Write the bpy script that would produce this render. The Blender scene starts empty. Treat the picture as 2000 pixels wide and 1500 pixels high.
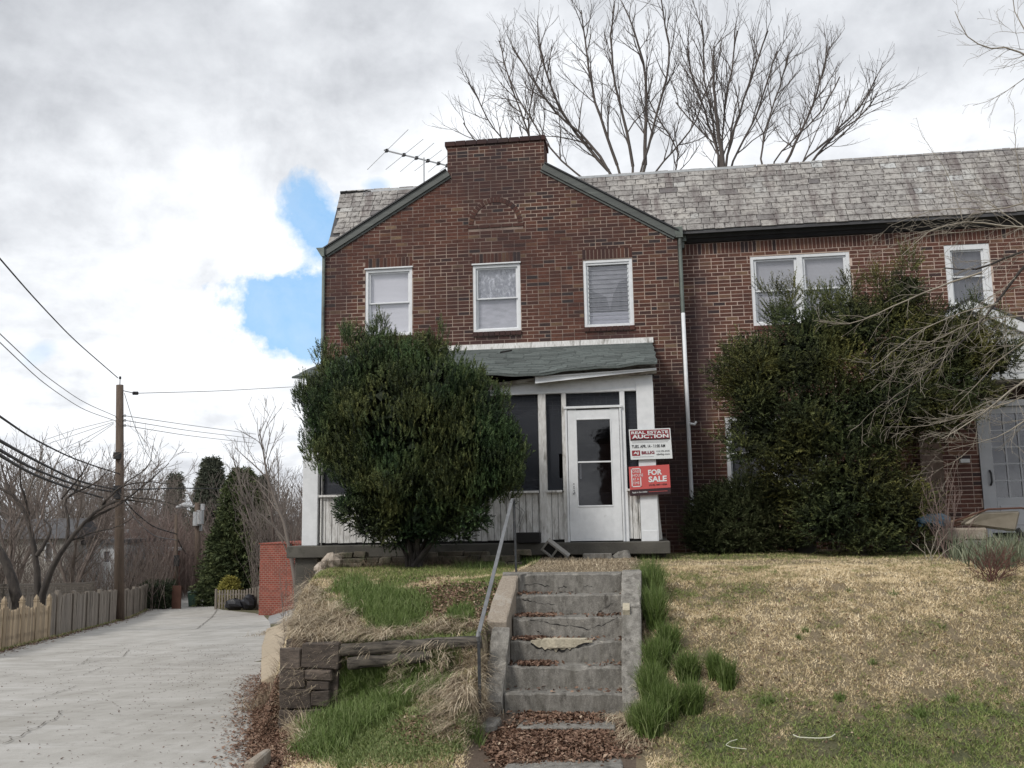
import bpy, math, random
import numpy as np
from mathutils import Vector, Matrix
SC = bpy.context.scene
COL = SC.collection
R = math.radians
# ------------------------------------------------------------------ camera
FPX = 1800.0
TH, RO, PS = R(8.35), R(0.97), R(7.67)
CAM = np.array([0.0, 0.0, 2.0])
F_ = np.array([-math.sin(PS)*math.cos(TH), math.cos(PS)*math.cos(TH), math.sin(TH)])
R0 = np.array([math.cos(PS), math.sin(PS), 0.0]); U0 = np.cross(R0, F_)
R_ = math.cos(RO)*R0 - math.sin(RO)*U0
U_ = math.sin(RO)*R0 + math.cos(RO)*U0
cd = bpy.data.cameras.new('camera'); cam = bpy.data.objects.new('camera', cd); COL.objects.link(cam)
M = Matrix(((R_[0], U_[0], -F_[0], CAM[0]), (R_[1], U_[1], -F_[1], CAM[1]), (R_[2], U_[2], -F_[2], CAM[2]), (0, 0, 0, 1)))
cam.matrix_world = M
cd.sensor_width = 36; cd.lens = 36*FPX/2000; cd.clip_start = 0.1; cd.clip_end = 3000
SC.camera = cam

def ray(px, py): return F_ + (px-1000)/FPX*R_ - (py-750)/FPX*U_
def onY(px, py, Y): d = ray(px, py); return CAM + d*(Y/d[1])
def onZ(px, py, Z): d = ray(px, py); return CAM + d*((Z-2)/d[2])

# ------------------------------------------------------------------ world: cloudy sky with a blue gap
w = bpy.data.worlds.new('World'); SC.world = w; w.use_nodes = True
nt = w.node_tree; N = nt.nodes; L = nt.links
for n in list(N): N.remove(n)
def nd(tree, t, **kw):
    n = tree.nodes.new(t)
    for k, v in kw.items():
        if k[0] == 'i' and k[1:].isdigit(): n.inputs[int(k[1:])].default_value = v
        else: setattr(n, k, v)
    return n
SUN = Vector((-0.55, -0.70, 0.80)).normalized()
sky = nd(nt, 'ShaderNodeTexSky', sky_type='NISHITA', sun_disc=False)
sky.sun_elevation = math.asin(SUN.z); sky.sun_rotation = math.atan2(SUN.x, SUN.y)
tc = nd(nt, 'ShaderNodeTexCoord')
def math_(op, a, b=None, c=None, clamp=False):
    m = nd(nt, 'ShaderNodeMath', operation=op, use_clamp=clamp)
    for i, v in enumerate((a, b, c)):
        if v is None: continue
        if isinstance(v, (int, float)): m.inputs[i].default_value = v
        else: L.new(v, m.inputs[i])
    return m.outputs[0]
sep = nd(nt, 'ShaderNodeSeparateXYZ'); L.new(tc.outputs['Generated'], sep.inputs[0])
zz = math_('ADD', math_('MAXIMUM', sep.outputs[2], 0.0), 0.22)
cx = math_('DIVIDE', sep.outputs[0], zz); cy = math_('DIVIDE', sep.outputs[1], zz)
cmb = nd(nt, 'ShaderNodeCombineXYZ'); L.new(cx, cmb.inputs[0]); L.new(cy, cmb.inputs[1])
def noise(vec, scale, detail=6, rough=.55, dist=0.0):
    n = nd(nt, 'ShaderNodeTexNoise'); n.inputs['Scale'].default_value = scale; n.inputs['Detail'].default_value = detail
    n.inputs['Roughness'].default_value = rough; n.inputs['Distortion'].default_value = dist
    L.new(vec, n.inputs['Vector']); return n.outputs[0]
n1 = noise(cmb.outputs[0], 1.15, 7, .52, .25)
n2 = noise(cmb.outputs[0], 3.6, 8, .55, .2)
n3 = noise(tc.outputs['Generated'], 11.0, 8, .62, .3)
n4 = noise(tc.outputs['Generated'], 30.0, 6, .6)
def blob(px, py, rx, ry, ang=0.0, edge_noise=0.0, soft=1.0):
    """soft elliptical patch of sky round a fixed compass direction"""
    c = Vector(ray(px, py)).normalized(); u = Vector(R0); u = (u - c*u.dot(c)).normalized(); v = c.cross(u)*-1.0
    ca, sa = math.cos(ang), math.sin(ang); u, v = u*ca + v*sa, v*ca - u*sa
    def dot(vec, r):
        m = nd(nt, 'ShaderNodeVectorMath', operation='DOT_PRODUCT'); m.inputs[1].default_value = vec
        s = nd(nt, 'ShaderNodeVectorMath', operation='SUBTRACT'); s.inputs[1].default_value = c
        L.new(tc.outputs['Generated'], s.inputs[0]); L.new(s.outputs[0], m.inputs[0])
        return math_('MULTIPLY', m.outputs['Value'], FPX/r)
    a = dot(u, rx); b = dot(v, ry)
    d = math_('SQRT', math_('ADD', math_('MULTIPLY', a, a), math_('MULTIPLY', b, b)))
    if edge_noise: d = math_('ADD', d, math_('MULTIPLY', math_('SUBTRACT', math_('ADD', math_('MULTIPLY', n3, .7), math_('MULTIPLY', n4, .3)), .5), edge_noise))
    return math_('DIVIDE', math_('SUBTRACT', 1.0 + soft/2, d), soft, clamp=True)
gap = math_('MAXIMUM', blob(585, 615, 125, 84, 0.0, 4.2, .40), blob(625, 440, 52, 75, .3, 4.4, .6))
gap = math_('MAXIMUM', gap, math_('MULTIPLY', blob(735, 362, 22, 13, 0, 2.6, .9), .5))
gap = math_('MAXIMUM', gap, math_('MULTIPLY', blob(75, 690, 26, 14, .5, 2.4, .8), .35))
bright = math_('MAXIMUM', blob(430, 500, 330, 270, -.25, 1.6, 1.5), math_('MULTIPLY', blob(1000, 300, 520, 190, .0, 1.6, 1.4), .75))
bright = math_('MAXIMUM', bright, math_('MULTIPLY', blob(330, 760, 620, 130, 0, 1.0, 1.3), .95))
bright = math_('MAXIMUM', bright, math_('MULTIPLY', blob(1850, 280, 330, 110, -.2, 1.5, 1.4), .6))
dark = math_('MAXIMUM', blob(180, 120, 620, 230, .1, 1.2, 1.4), math_('MULTIPLY', blob(1500, 90, 420, 230, .2, 1.2, 1.5), .5))
dark = math_('MAXIMUM', dark, math_('MULTIPLY', blob(200, 560, 190, 55, .2, 1.8, 1.2), .55))
base = math_('ADD', 0.37, math_('MULTIPLY', math_('ADD', math_('MULTIPLY', n1, .55), math_('MULTIPLY', n2, .45)), .52))
lum = math_('ADD', base, math_('MULTIPLY', bright, math_('ADD', .07, math_('MULTIPLY', n3, .40))))
lum = math_('SUBTRACT', lum, math_('MULTIPLY', dark, math_('MULTIPLY', n2, .24)))
lum = math_('ADD', lum, math_('MULTIPLY', math_('SUBTRACT', n2, .5), .60))
lum = math_('ADD', lum, math_('MULTIPLY', math_('SUBTRACT', n3, .5), .40))
lum = math_('MINIMUM', math_('MAXIMUM', lum, .37), .84)
tintr = nd(nt, 'ShaderNodeValToRGB'); tintr.color_ramp.elements[0].position = .45; tintr.color_ramp.elements[0].color = (.90, .935, 1.0, 1)
tintr.color_ramp.elements[1].position = .9; tintr.color_ramp.elements[1].color = (.92, .94, .965, 1)
L.new(lum, tintr.inputs[0])
mul = nd(nt, 'ShaderNodeVectorMath', operation='SCALE'); L.new(tintr.outputs[0], mul.inputs[0])
L.new(math_('MULTIPLY', lum, 10.0), mul.inputs['Scale'])
skb = nd(nt, 'ShaderNodeVectorMath', operation='MULTIPLY'); L.new(sky.outputs[0], skb.inputs[0]); skb.inputs[1].default_value = (.35, .38, .42)
skc = nd(nt, 'ShaderNodeVectorMath', operation='ADD'); L.new(skb.outputs[0], skc.inputs[0]); skc.inputs[1].default_value = (1.75, 3.35, 5.2)
gap = math_('MULTIPLY', gap, math_('ADD', .50, math_('MULTIPLY', n3, .85)), clamp=True)
mix = nd(nt, 'ShaderNodeMix', data_type='RGBA'); L.new(gap, mix.inputs[0]); L.new(mul.outputs[0], mix.inputs[6]); L.new(skc.outputs[0], mix.inputs[7])
bg = nd(nt, 'ShaderNodeBackground'); bg.inputs['Strength'].default_value = 0.10; L.new(mix.outputs[2], bg.inputs[0])
out = nd(nt, 'ShaderNodeOutputWorld'); L.new(bg.outputs[0], out.inputs[0])
sd = bpy.data.lights.new('sun', 'SUN'); sd.energy = 1.5; sd.angle = R(14); sd.color = (1.0, .95, .88)
so = bpy.data.objects.new('sun', sd); COL.objects.link(so); so.rotation_euler = SUN.to_track_quat('Z', 'Y').to_euler()
so.location = (-20, -20, 30)
vs = SC.view_settings; vs.view_transform = 'Standard'; vs.look = 'None'; vs.gamma = 1; vs.exposure = 0.48; vs.use_curve_mapping = False
SC.render.film_transparent = False
try:
    SC.cycles.max_bounces = 8; SC.cycles.transparent_max_bounces = 12; SC.cycles.use_denoising = True
except Exception: pass

# ------------------------------------------------------------------ helpers
ORG = {}
def place(o, parent=None, org=(0, 0, 0)):
    COL.objects.link(o)
    if parent is not None:
        o.parent = parent; ORG[o.name] = ORG[parent.name]
    else:
        o.location = org; ORG[o.name] = np.array(org, float)
    return o
def tag(o, label=None, cat=None, group=None, kind=None):
    if label: o['label'] = label
    if cat: o['category'] = cat
    if group: o['group'] = group
    if kind: o['kind'] = kind
    return o
def thing(name, label, cat, loc, group=None):
    o = bpy.data.objects.new(name, None); place(o, None, tuple(float(v) for v in loc)); o.empty_display_size = .2
    return tag(o, label, cat, group)
def np_mesh(name, V, Fc, mats=(), tint=None, smooth=False):
    """V (n,3), Fc (m,k) all faces with k corners"""
    me = bpy.data.meshes.new(name); V = np.asarray(V, np.float32); Fc = np.asarray(Fc, np.int32)
    m, k = Fc.shape
    me.vertices.add(len(V)); me.vertices.foreach_set('co', V.ravel())
    me.loops.add(m*k); me.loops.foreach_set('vertex_index', Fc.ravel())
    me.polygons.add(m); me.polygons.foreach_set('loop_start', np.arange(0, m*k, k, dtype=np.int32))
    try: me.polygons.foreach_set('loop_total', np.full(m, k, np.int32))
    except Exception: pass
    if tint is not None:
        a = me.attributes.new('tint', 'FLOAT', 'FACE'); a.data.foreach_set('value', np.asarray(tint, np.float32))
    me.update(calc_edges=True)
    if smooth: me.polygons.foreach_set('use_smooth', np.ones(m, bool))
    for mt in mats: me.materials.append(mt)
    return me
def np_obj(name, V, Fc, mat, parent=None, tint=None, smooth=False, org=None):
    V = np.asarray(V, float)
    if parent is not None: o_ = ORG[parent.name]
    elif org is None: o_ = np.array([V[:, 0].mean(), V[:, 1].mean(), V[:, 2].min()])
    else: o_ = np.array(org, float)
    me = np_mesh(name, V - o_, Fc, [mat], tint, smooth)
    o = bpy.data.objects.new(name, me)
    return place(o, parent, tuple(o_) if parent is None else (0, 0, 0))
class MB:
    def __init__(s): s.v = []; s.f = []; s.t = []
    def add(s, vs_, fs, t=.5):
        b = len(s.v); s.v.extend([tuple(v) for v in vs_]); s.f.extend([tuple(i+b for i in f) for f in fs]); s.t.extend([t]*len(fs)); return s
    def box(s, x0, x1, y0, y1, z0, z1, t=.5):
        vs_ = [(x0,y0,z0),(x1,y0,z0),(x1,y1,z0),(x0,y1,z0),(x0,y0,z1),(x1,y0,z1),(x1,y1,z1),(x0,y1,z1)]
        return s.add(vs_, [(0,3,2,1),(4,5,6,7),(0,1,5,4),(1,2,6,5),(2,3,7,6),(3,0,4,7)], t)
    def hexa(s, p, t=.5):   # 8 points: bottom 4 ccw, top 4 ccw
        return s.add(p, [(0,3,2,1),(4,5,6,7),(0,1,5,4),(1,2,6,5),(2,3,7,6),(3,0,4,7)], t)
    def obox(s, c, ux, uy, uz, t=.5):   # half-axis vectors
        c, ux, uy, uz = map(np.array, (c, ux, uy, uz))
        return s.hexa([c-ux-uy-uz, c+ux-uy-uz, c+ux+uy-uz, c-ux+uy-uz, c-ux-uy+uz, c+ux-uy+uz, c+ux+uy+uz, c-ux+uy+uz], t)
    def bar(s, a, b, w_, h_, up=(0, 0, 1), t=.5):
        a, b = np.array(a, float), np.array(b, float); d = b-a; l = np.linalg.norm(d); d = d/l
        sx = np.cross(d, up); sx /= np.linalg.norm(sx); uz = np.cross(sx, d)
        return s.obox((a+b)/2, d*l/2, -sx*w_/2, uz*h_/2, t)
    def prism_y(s, poly, y0, y1, t=.5):   # poly in (x,z) counter-clockwise seen from -y
        n = len(poly); vs_ = [(x, y0, z) for x, z in poly] + [(x, y1, z) for x, z in poly]
        return s.add(vs_, [tuple(range(n)), tuple(range(2*n-1, n-1, -1))] + [(i, i+n, (i+1) % n + n, (i+1) % n) for i in range(n)], t)
    def prism_x(s, poly, x0, x1, t=.5):   # poly in (y,z)
        n = len(poly); vs_ = [(x0, y, z) for y, z in poly] + [(x1, y, z) for y, z in poly]
        return s.add(vs_, [tuple(range(n-1, -1, -1)), tuple(range(n, 2*n))] + [(i, (i+1) % n, (i+1) % n + n, i+n) for i in range(n)], t)
    def tube(s, pts, rad, k=8, t=.5, cap=True):
        pts = np.array(pts, float); n = len(pts); rad = np.broadcast_to(np.array(rad, float), (n,))
        T = np.gradient(pts, axis=0); T /= np.linalg.norm(T, axis=1)[:, None] + 1e-9
        ref = np.array([.13, .27, .95]) if abs(T[0][2]) < .85 else np.array([.95, .2, .1])
        A = np.cross(T, ref); A /= np.linalg.norm(A, axis=1)[:, None]; B = np.cross(T, A)
        an = np.arange(k)*2*math.pi/k
        V = pts[:, None] + rad[:, None, None]*(np.cos(an)[None, :, None]*A[:, None] + np.sin(an)[None, :, None]*B[:, None])
        fs = [(i*k+j, (i+1)*k+j, (i+1)*k+(j+1) % k, i*k+(j+1) % k) for i in range(n-1) for j in range(k)]
        if cap: fs += [tuple(range(k)), tuple((n-1)*k+j for j in range(k-1, -1, -1))]
        return s.add(V.reshape(-1, 3), fs, t)
    def build(s, name, mat, parent=None, smooth=False, org=None, bevel=0):
        V = np.array(s.v)
        if parent is not None: o_ = ORG[parent.name]
        elif org is None: o_ = np.array([(V[:, 0].min()+V[:, 0].max())/2, (V[:, 1].min()+V[:, 1].max())/2, V[:, 2].min()])
        else: o_ = np.array(org, float)
        me = bpy.data.meshes.new(name); me.from_pydata([tuple(v) for v in (V-o_)], [], s.f); me.update()
        a = me.attributes.new('tint', 'FLOAT', 'FACE'); a.data.foreach_set('value', np.array(s.t, np.float32))
        me.materials.append(mat)
        if smooth: me.polygons.foreach_set('use_smooth', np.ones(len(me.polygons), bool))
        o = bpy.data.objects.new(name, me); place(o, parent, tuple(o_) if parent is None else (0, 0, 0))
        if bevel:
            b = o.modifiers.new('bevel', 'BEVEL'); b.width = bevel; b.segments = 1; b.limit_method = 'ANGLE'
        return o

# ------------------------------------------------------------------ materials
def new_mat(name):
    m = bpy.data.materials.new(name); m.use_nodes = True; t = m.node_tree
    bs = t.nodes['Principled BSDF']; return m, t, bs
def pnoise(t, scale, detail=4, rough=.55, vec=None, stretch=None):
    n = t.nodes.new('ShaderNodeTexNoise'); n.inputs['Scale'].default_value = scale; n.inputs['Detail'].default_value = detail; n.inputs['Roughness'].default_value = rough
    g = t.nodes.new('ShaderNodeNewGeometry'); src = g.outputs['Position']
    if stretch:
        mp = t.nodes.new('ShaderNodeMapping'); mp.inputs['Scale'].default_value = stretch; t.links.new(src, mp.inputs[0]); src = mp.outputs[0]
    t.links.new(src, n.inputs['Vector']); return n.outputs[0]
def ramp(t, fac, stops, interp='LINEAR'):
    r = t.nodes.new('ShaderNodeValToRGB'); cr = r.color_ramp; cr.interpolation = interp
    while len(cr.elements) < len(stops): cr.elements.new(.5)
    for e, (p, c) in zip(cr.elements, stops):
        e.position = p; e.color = (*c, 1) if not isinstance(c, (int, float)) else (c, c, c, 1)
    t.links.new(fac, r.inputs[0]); return r.outputs[0]
def mixc(t, fac, a, b, mode='MIX'):
    m = t.nodes.new('ShaderNodeMix'); m.data_type = 'RGBA'; m.blend_type = mode
    for i, v in ((0, fac), (6, a), (7, b)):
        if isinstance(v, (int, float)): m.inputs[i].default_value = v if i == 0 else (v, v, v, 1)
        elif isinstance(v, tuple): m.inputs[i].default_value = (*v, 1)
        else: t.links.new(v, m.inputs[i])
    return m.outputs[2]
def bump(t, bs, h, strength=.3, dist=.01):
    b = t.nodes.new('ShaderNodeBump'); b.inputs['Strength'].default_value = strength; b.inputs['Distance'].default_value = dist
    t.links.new(h, b.inputs['Height']); t.links.new(b.outputs[0], bs.inputs['Normal'])
def attr(t, name='tint'):
    a = t.nodes.new('ShaderNodeAttribute'); a.attribute_name = name; return a.outputs['Fac']
def basic(name, c1, c2=None, scale=6, rough=.8, stains=None, stain_scale=2.0, stain_amt=(.5, .72), bump_s=.0, bump_scale=60, stretch=None, metal=0, tint=None, spec=.5):
    m, t, bs = new_mat(name); bs.inputs['Roughness'].default_value = rough; bs.inputs['Metallic'].default_value = metal
    try: bs.inputs['Specular IOR Level'].default_value = spec
    except Exception: pass
    if c2 is None and stains is None and tint is None:
        bs.inputs['Base Color'].default_value = (*c1, 1); col = None
    else:
        col = ramp(t, pnoise(t, scale, 5, .6, stretch=stretch), [(.35, c1), (.65, c2 or c1)])
        if tint: col = mixc(t, tint, col, ramp(t, attr(t), [(0, .45), (1, 1.5)]), 'MULTIPLY')
        if stains: col = mixc(t, ramp(t, pnoise(t, stain_scale, 8, .68, stretch=stretch), [(stain_amt[0], 0), (stain_amt[1], 1)]), col, stains)
        t.links.new(col, bs.inputs['Base Color'])
    if bump_s: bump(t, bs, pnoise(t, bump_scale, 5, .65, stretch=stretch), bump_s)
    return m
def leafy(name, stops, rough=.6, trans=.0, patch=None):
    m, t, bs = new_mat(name); bs.inputs['Roughness'].default_value = rough
    try: bs.inputs['Specular IOR Level'].default_value = .25
    except Exception: pass
    col = ramp(t, attr(t), stops)
    if patch: col = mixc(t, ramp(t, pnoise(t, patch[0], 3), [(.4, 0), (.62, 1)]), col, mixc(t, 1.0, col, patch[1], 'MULTIPLY'))
    t.links.new(col, bs.inputs['Base Color'])
    return m
# brick: per-brick colour from 'tint', dirt by place
def stain_blobs(t, col, blobs, colr):
    # weather stains and other dark areas of the wall, each with its own place and size: (x, z, rx, rz, amount)
    g = t.nodes.new('ShaderNodeNewGeometry'); sp = t.nodes.new('ShaderNodeSeparateXYZ'); t.links.new(g.outputs['Position'], sp.inputs[0]); nz = pnoise(t, 1.7, 6, .65)
    def M_(op, a, b):
        m = t.nodes.new('ShaderNodeMath'); m.operation = op
        for i, v in enumerate((a, b)):
            if isinstance(v, (int, float)): m.inputs[i].default_value = v
            else: t.links.new(v, m.inputs[i])
        return m.outputs[0]
    for x, z, rx, rz, am in blobs:
        u = M_('MULTIPLY', M_('SUBTRACT', sp.outputs[0], x), 1/rx); v = M_('MULTIPLY', M_('SUBTRACT', sp.outputs[2], z), 1/rz)
        d = M_('ADD', M_('SQRT', M_('ADD', M_('MULTIPLY', u, u), M_('MULTIPLY', v, v)), 0), M_('MULTIPLY', M_('SUBTRACT', nz, .5), 1.6))
        col = mixc(t, ramp(t, d, [(.45, am), (1.0, 0)]), col, colr)
    return col
STAINS = [(-2.5, 9.16, 1.4, .14, .7), (-2.5, 8.35, 1.15, .85, .6), (-2.45, 6.95, .75, .9, .35), (-2.5, 5.25, .6, .35, .6), (-.4, 5.2, .6, .3, .6), (.62, 3.2, .55, 1.9, .75), (.72, 6.0, .3, 1.3, .3), (-5.6, 6.4, .4, 1.1, .4), (1.15, 4.6, .38, 2.6, .75), (-4.5, 5.2, .6, .3, .5)]  # the tall narrow one darkens the neighbour wall beside the downspout
def brick_mat(name, stops, dirt=.5, soot=True):
    m, t, bs = new_mat(name); bs.inputs['Roughness'].default_value = .9
    try: bs.inputs['Specular IOR Level'].default_value = .2
    except Exception: pass
    col = ramp(t, attr(t), stops)
    col = mixc(t, 1.0, col, ramp(t, pnoise(t, 38, 5, .7), [(.25, .62), (.75, 1.3)]), 'MULTIPLY')
    col = mixc(t, ramp(t, pnoise(t, .8, 6, .6), [(.45, 0), (.7, dirt)]), col, (.055, .034, .034))
    col = mixc(t, ramp(t, pnoise(t, 1.6, 7, .65, stretch=(2.2, 2.2, .35)), [(.50, 0), (.72, dirt*.9)]), col, (.048, .034, .036))
    col = stain_blobs(t, col, STAINS, (.052, .036, .038))
    col = mixc(t, ramp(t, pnoise(t, 1.1, 5, .6), [(.60, 0), (.75, .35)]), col, (.15, .115, .085))
    t.links.new(col, bs.inputs['Base Color']); bump(t, bs, pnoise(t, 120, 4, .7), .5, .004)
    return m
BR = [(0, (.050, .042, .043)), (.12, (.066, .040, .036)), (.3, (.094, .044, .035)), (.55, (.120, .054, .041)), (.78, (.140, .066, .047)), (.9, (.150, .092, .060)), (1, (.21, .145, .095))]
m_brick = brick_mat('brick_dark_red', BR, .55)
BR2 = [(0, (.055, .040, .040)), (.2, (.100, .050, .040)), (.5, (.136, .062, .047)), (.8, (.16, .080, .057)), (1, (.21, .13, .085))]
m_brick2 = brick_mat('brick_neighbour', BR2, .3)
m_mortar = basic('mortar', (.40, .315, .26), (.50, .40, .335), 12, .95, (.12, .08, .072), .75, (.44, .66), .4, 200)
m_mortar2 = basic('mortar_neighbour', (.50, .39, .33), (.60, .48, .41), 12, .95, (.16, .11, .10), .9, (.52, .75), .4, 200)
for mm in (m_mortar, m_mortar2):
    tt = mm.node_tree; bs_ = tt.nodes['Principled BSDF']; src = bs_.inputs['Base Color'].links[0].from_socket
    tt.links.new(stain_blobs(tt, src, STAINS, (.085, .060, .058)), bs_.inputs['Base Color'])
m_garbrick, t_, b_ = new_mat('garage_brick')
bt = t_.nodes.new('ShaderNodeTexBrick'); bt.inputs['Scale'].default_value = 1; bt.inputs['Brick Width'].default_value = .21; bt.inputs['Row Height'].default_value = .105
bt.inputs['Mortar Size'].default_value = .012; bt.inputs['Color1'].default_value = (.30, .070, .045, 1); bt.inputs['Color2'].default_value = (.22, .055, .038, 1); bt.inputs['Mortar'].default_value = (.30, .20, .16, 1)
g_ = t_.nodes.new('ShaderNodeNewGeometry'); s_ = t_.nodes.new('ShaderNodeSeparateXYZ'); c_ = t_.nodes.new('ShaderNodeCombineXYZ')
t_.links.new(g_.outputs['Position'], s_.inputs[0]); t_.links.new(s_.outputs[0], c_.inputs[0]); t_.links.new(s_.outputs[2], c_.inputs[1]); t_.links.new(c_.outputs[0], bt.inputs['Vector'])
t_.links.new(mixc(t_, .5, bt.outputs[0], ramp(t_, pnoise(t_, 3, 5), [(.3, .6), (.7, 1.2)]), 'MULTIPLY'), b_.inputs['Base Color']); b_.inputs['Roughness'].default_value = .9
m_white = basic('white_paint', (.78, .80, .82), (.70, .72, .74), 9, .55, (.30, .28, .25), 5.0, (.64, .82), .1, 90)
m_white_old = basic('old_white_paint', (.74, .74, .73), (.56, .55, .53), 14, .75, (.13, .115, .09), 4.2, (.52, .72), .3, 60, stretch=(3, 3, .6))
m_fascia = basic('weathered_fascia', (.46, .44, .40), (.20, .17, .14), 14, .85, (.06, .05, .045), 5, (.5, .72), .4, 60, stretch=(.5, 1, 2))
m_alu = basic('aluminium_trim', (.52, .54, .56), (.40, .42, .43), 10, .45, None, metal=.1)
m_greytrim = basic('green_grey_trim', (.105, .115, .108), (.075, .082, .078), 5, .55, (.20, .22, .20), 4, (.55, .8), stretch=(.3, 1, 3))
m_verdigris = basic('verdigris_pipe', (.17, .205, .185), (.12, .14, .125), 5, .6, (.06, .06, .055), 3, (.5, .75))
m_black = basic('black_gutter', (.016, .017, .020), (.030, .031, .035), 3, .45)
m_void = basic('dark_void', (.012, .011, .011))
m_slate = None
def slate_mat():
    m, t, bs = new_mat('slate'); bs.inputs['Roughness'].default_value = .75
    col = ramp(t, attr(t), [(0, (.16, .15, .15)), (.25, (.30, .285, .27)), (.5, (.38, .365, .345)), (.72, (.42, .40, .37)), (.86, (.47, .475, .465)), (1, (.58, .60, .60))])
    col = mixc(t, ramp(t, pnoise(t, 13, 9, .80), [(.48, 0), (.60, .9)]), col, (.10, .088, .085))
    col = mixc(t, ramp(t, pnoise(t, 1.6, 6, .65), [(.52, 0), (.74, .75)]), col, (.10, .088, .085))
    col = mixc(t, ramp(t, pnoise(t, 1.5, 8, .72, stretch=(2.6, .45, .45)), [(.50, 0), (.64, .75)]), col, (.115, .09, .088))
    t.links.new(col, bs.inputs['Base Color']); bump(t, bs, pnoise(t, 70, 5, .7), .5, .006); return m
m_slate = slate_mat()
m_shingle = basic('asphalt_shingle', (.075, .092, .088), (.12, .135, .13), 45, .95, (.19, .20, .19), 5, (.6, .8), .5, 160, tint=.6)
m_conc = basic('old_concrete', (.165, .156, .140), (.27, .257, .232), 16, .9, (.070, .064, .055), 9, (.52, .70), 1.0, 60, tint=.35, stretch=(1.2, 1.2, .6))
tt = m_conc.node_tree; bs_ = tt.nodes['Principled BSDF']; src = bs_.inputs['Base Color'].links[0].from_socket
src = mixc(tt, 1.0, src, ramp(tt, pnoise(tt, 140, 4, .8), [(.32, .55), (.68, 1.4)]), 'MULTIPLY'); src = mixc(tt, ramp(tt, pnoise(tt, 2.2, 7, .7, stretch=(3, 3, .3)), [(.50, 0), (.66, .55)]), src, (.095, .088, .072)); src = mixc(tt, ramp(tt, pnoise(tt, 6, 8, .75), [(.60, 0), (.68, .6)]), src, (.46, .43, .37))
tt.links.new(src, bs_.inputs['Base Color'])
m_conc_dark = basic('porch_slab_concrete', (.075, .071, .06), (.14, .132, .115), 7, .95, (.045, .042, .038), 3.5, (.42, .72), .6, 45)
m_conc_tan = basic('pebbly_concrete', (.36, .31, .25), (.25, .21, .17), 60, .95, (.42, .40, .36), 4, (.55, .75), 1.0, 90)
m_conc_pale = basic('broken_concrete', (.52, .47, .36), (.38, .34, .26), 30, .95, None, bump_s=1.0, bump_scale=50)
m_alley = None
def alley_mat():
    m, t, bs = new_mat('alley_concrete'); bs.inputs['Roughness'].default_value = .92
    col = ramp(t, pnoise(t, 1.2, 7, .62), [(.3, (.36, .345, .315)), (.7, (.47, .455, .425))])
    col = mixc(t, 1.0, col, ramp(t, pnoise(t, 90, 4, .7), [(.3, .82), (.7, 1.12)]), 'MULTIPLY')
    col = mixc(t, ramp(t, pnoise(t, .55, 8, .7, stretch=(2.5, .6, 1)), [(.46, 0), (.68, .7)]), col, (.27, .255, .225))
    col = mixc(t, ramp(t, pnoise(t, .9, 7, .7, stretch=(.5, 2.2, 1)), [(.52, 0), (.62, .45)]), col, (.52, .51, .49))
    col = mixc(t, ramp(t, pnoise(t, 2.6, 9, .78), [(.57, 0), (.66, .55)]), col, (.20, .185, .16))
    col = mixc(t, ramp(t, pnoise(t, 9, 9, .8), [(.60, 0), (.67, .75)]), col, (.19, .17, .15))
    t.links.new(col, bs.inputs['Base Color']); bump(t, bs, pnoise(t, 40, 6, .7), .3, .01); return m
m_alley = alley_mat()
m_crack = basic('crack_dark', (.07, .065, .055), (.12, .11, .09), 20, 1)
m_asphalt = basic('asphalt', (.05, .05, .05), (.07, .07, .068), 20, .9)
m_stone = basic('brown_stone', (.052, .042, .036), (.12, .095, .078), 9, .9, (.24, .20, .17), 5, (.60, .80), 1.0, 22, tint=.7, stretch=(1, 1, 3.2))
m_rubble = basic('rubble_stone', (.075, .066, .05), (.16, .138, .105), 9, .95, (.045, .06, .025), 4, (.5, .7), .8, 30, tint=.8)  # darkened: shade under the yew is put into the stone colour
m_palestone = basic('pale_lump_stone', (.50, .44, .37), (.34, .28, .23), 9, .9, (.10, .085, .07), 6, (.5, .7), .8, 25)
m_beige = basic('beige_edging_slab', (.43, .35, .25), (.36, .30, .22), 8, .9, (.22, .18, .13), 3, (.55, .8), .4, 40)
m_log = basic('weathered_log', (.10, .088, .072), (.20, .175, .145), 10, .95, (.022, .019, .016), 5, (.44, .62), 1.0, 30, stretch=(1, 9, 9))
m_iron = basic('painted_iron', (.025, .028, .032), (.05, .055, .06), 20, .5, (.15, .14, .14), 14, (.6, .7))
m_railalu = basic('worn_metal_rail', (.17, .175, .185), (.12, .125, .13), 10, .45)
m_block = basic('cinder_block', (.33, .32, .30), (.26, .25, .23), 30, .95, None, bump_s=.6, bump_scale=120)
m_bark = basic('grey_bark', (.085, .072, .062), (.15, .128, .11), 8, .95, None, bump_s=.6, bump_scale=30, stretch=(1, 1, .3))
m_bark_dark = basic('dark_bark', (.035, .030, .028), (.075, .064, .056), 8, .95, (.13, .12, .10), 4, (.6, .8), .6, 30, stretch=(1, 1, .3))
m_twig = basic('twig', (.135, .108, .095), (.19, .155, .135), 3, .9)
m_twig_red = basic('reddish_twig', (.165, .115, .10), (.23, .175, .155), 1.5, .9)
m_twig_far = basic('far_twig', (.15, .125, .112), (.22, .19, .165), .6, .9)
m_bark_behind = basic('thin_limb_bark', (.07, .060, .053), (.13, .112, .096), 3, .95)
m_twig_behind = basic('fine_dark_twig', (.075, .063, .057), (.12, .10, .09), .8, .95)
m_twig_pale = basic('budding_twig', (.24, .21, .17), (.36, .32, .26), 5, .85)
m_twig_mag = basic('magenta_brown_twig', (.16, .075, .060), (.10, .055, .045), 5, .9)
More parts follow.
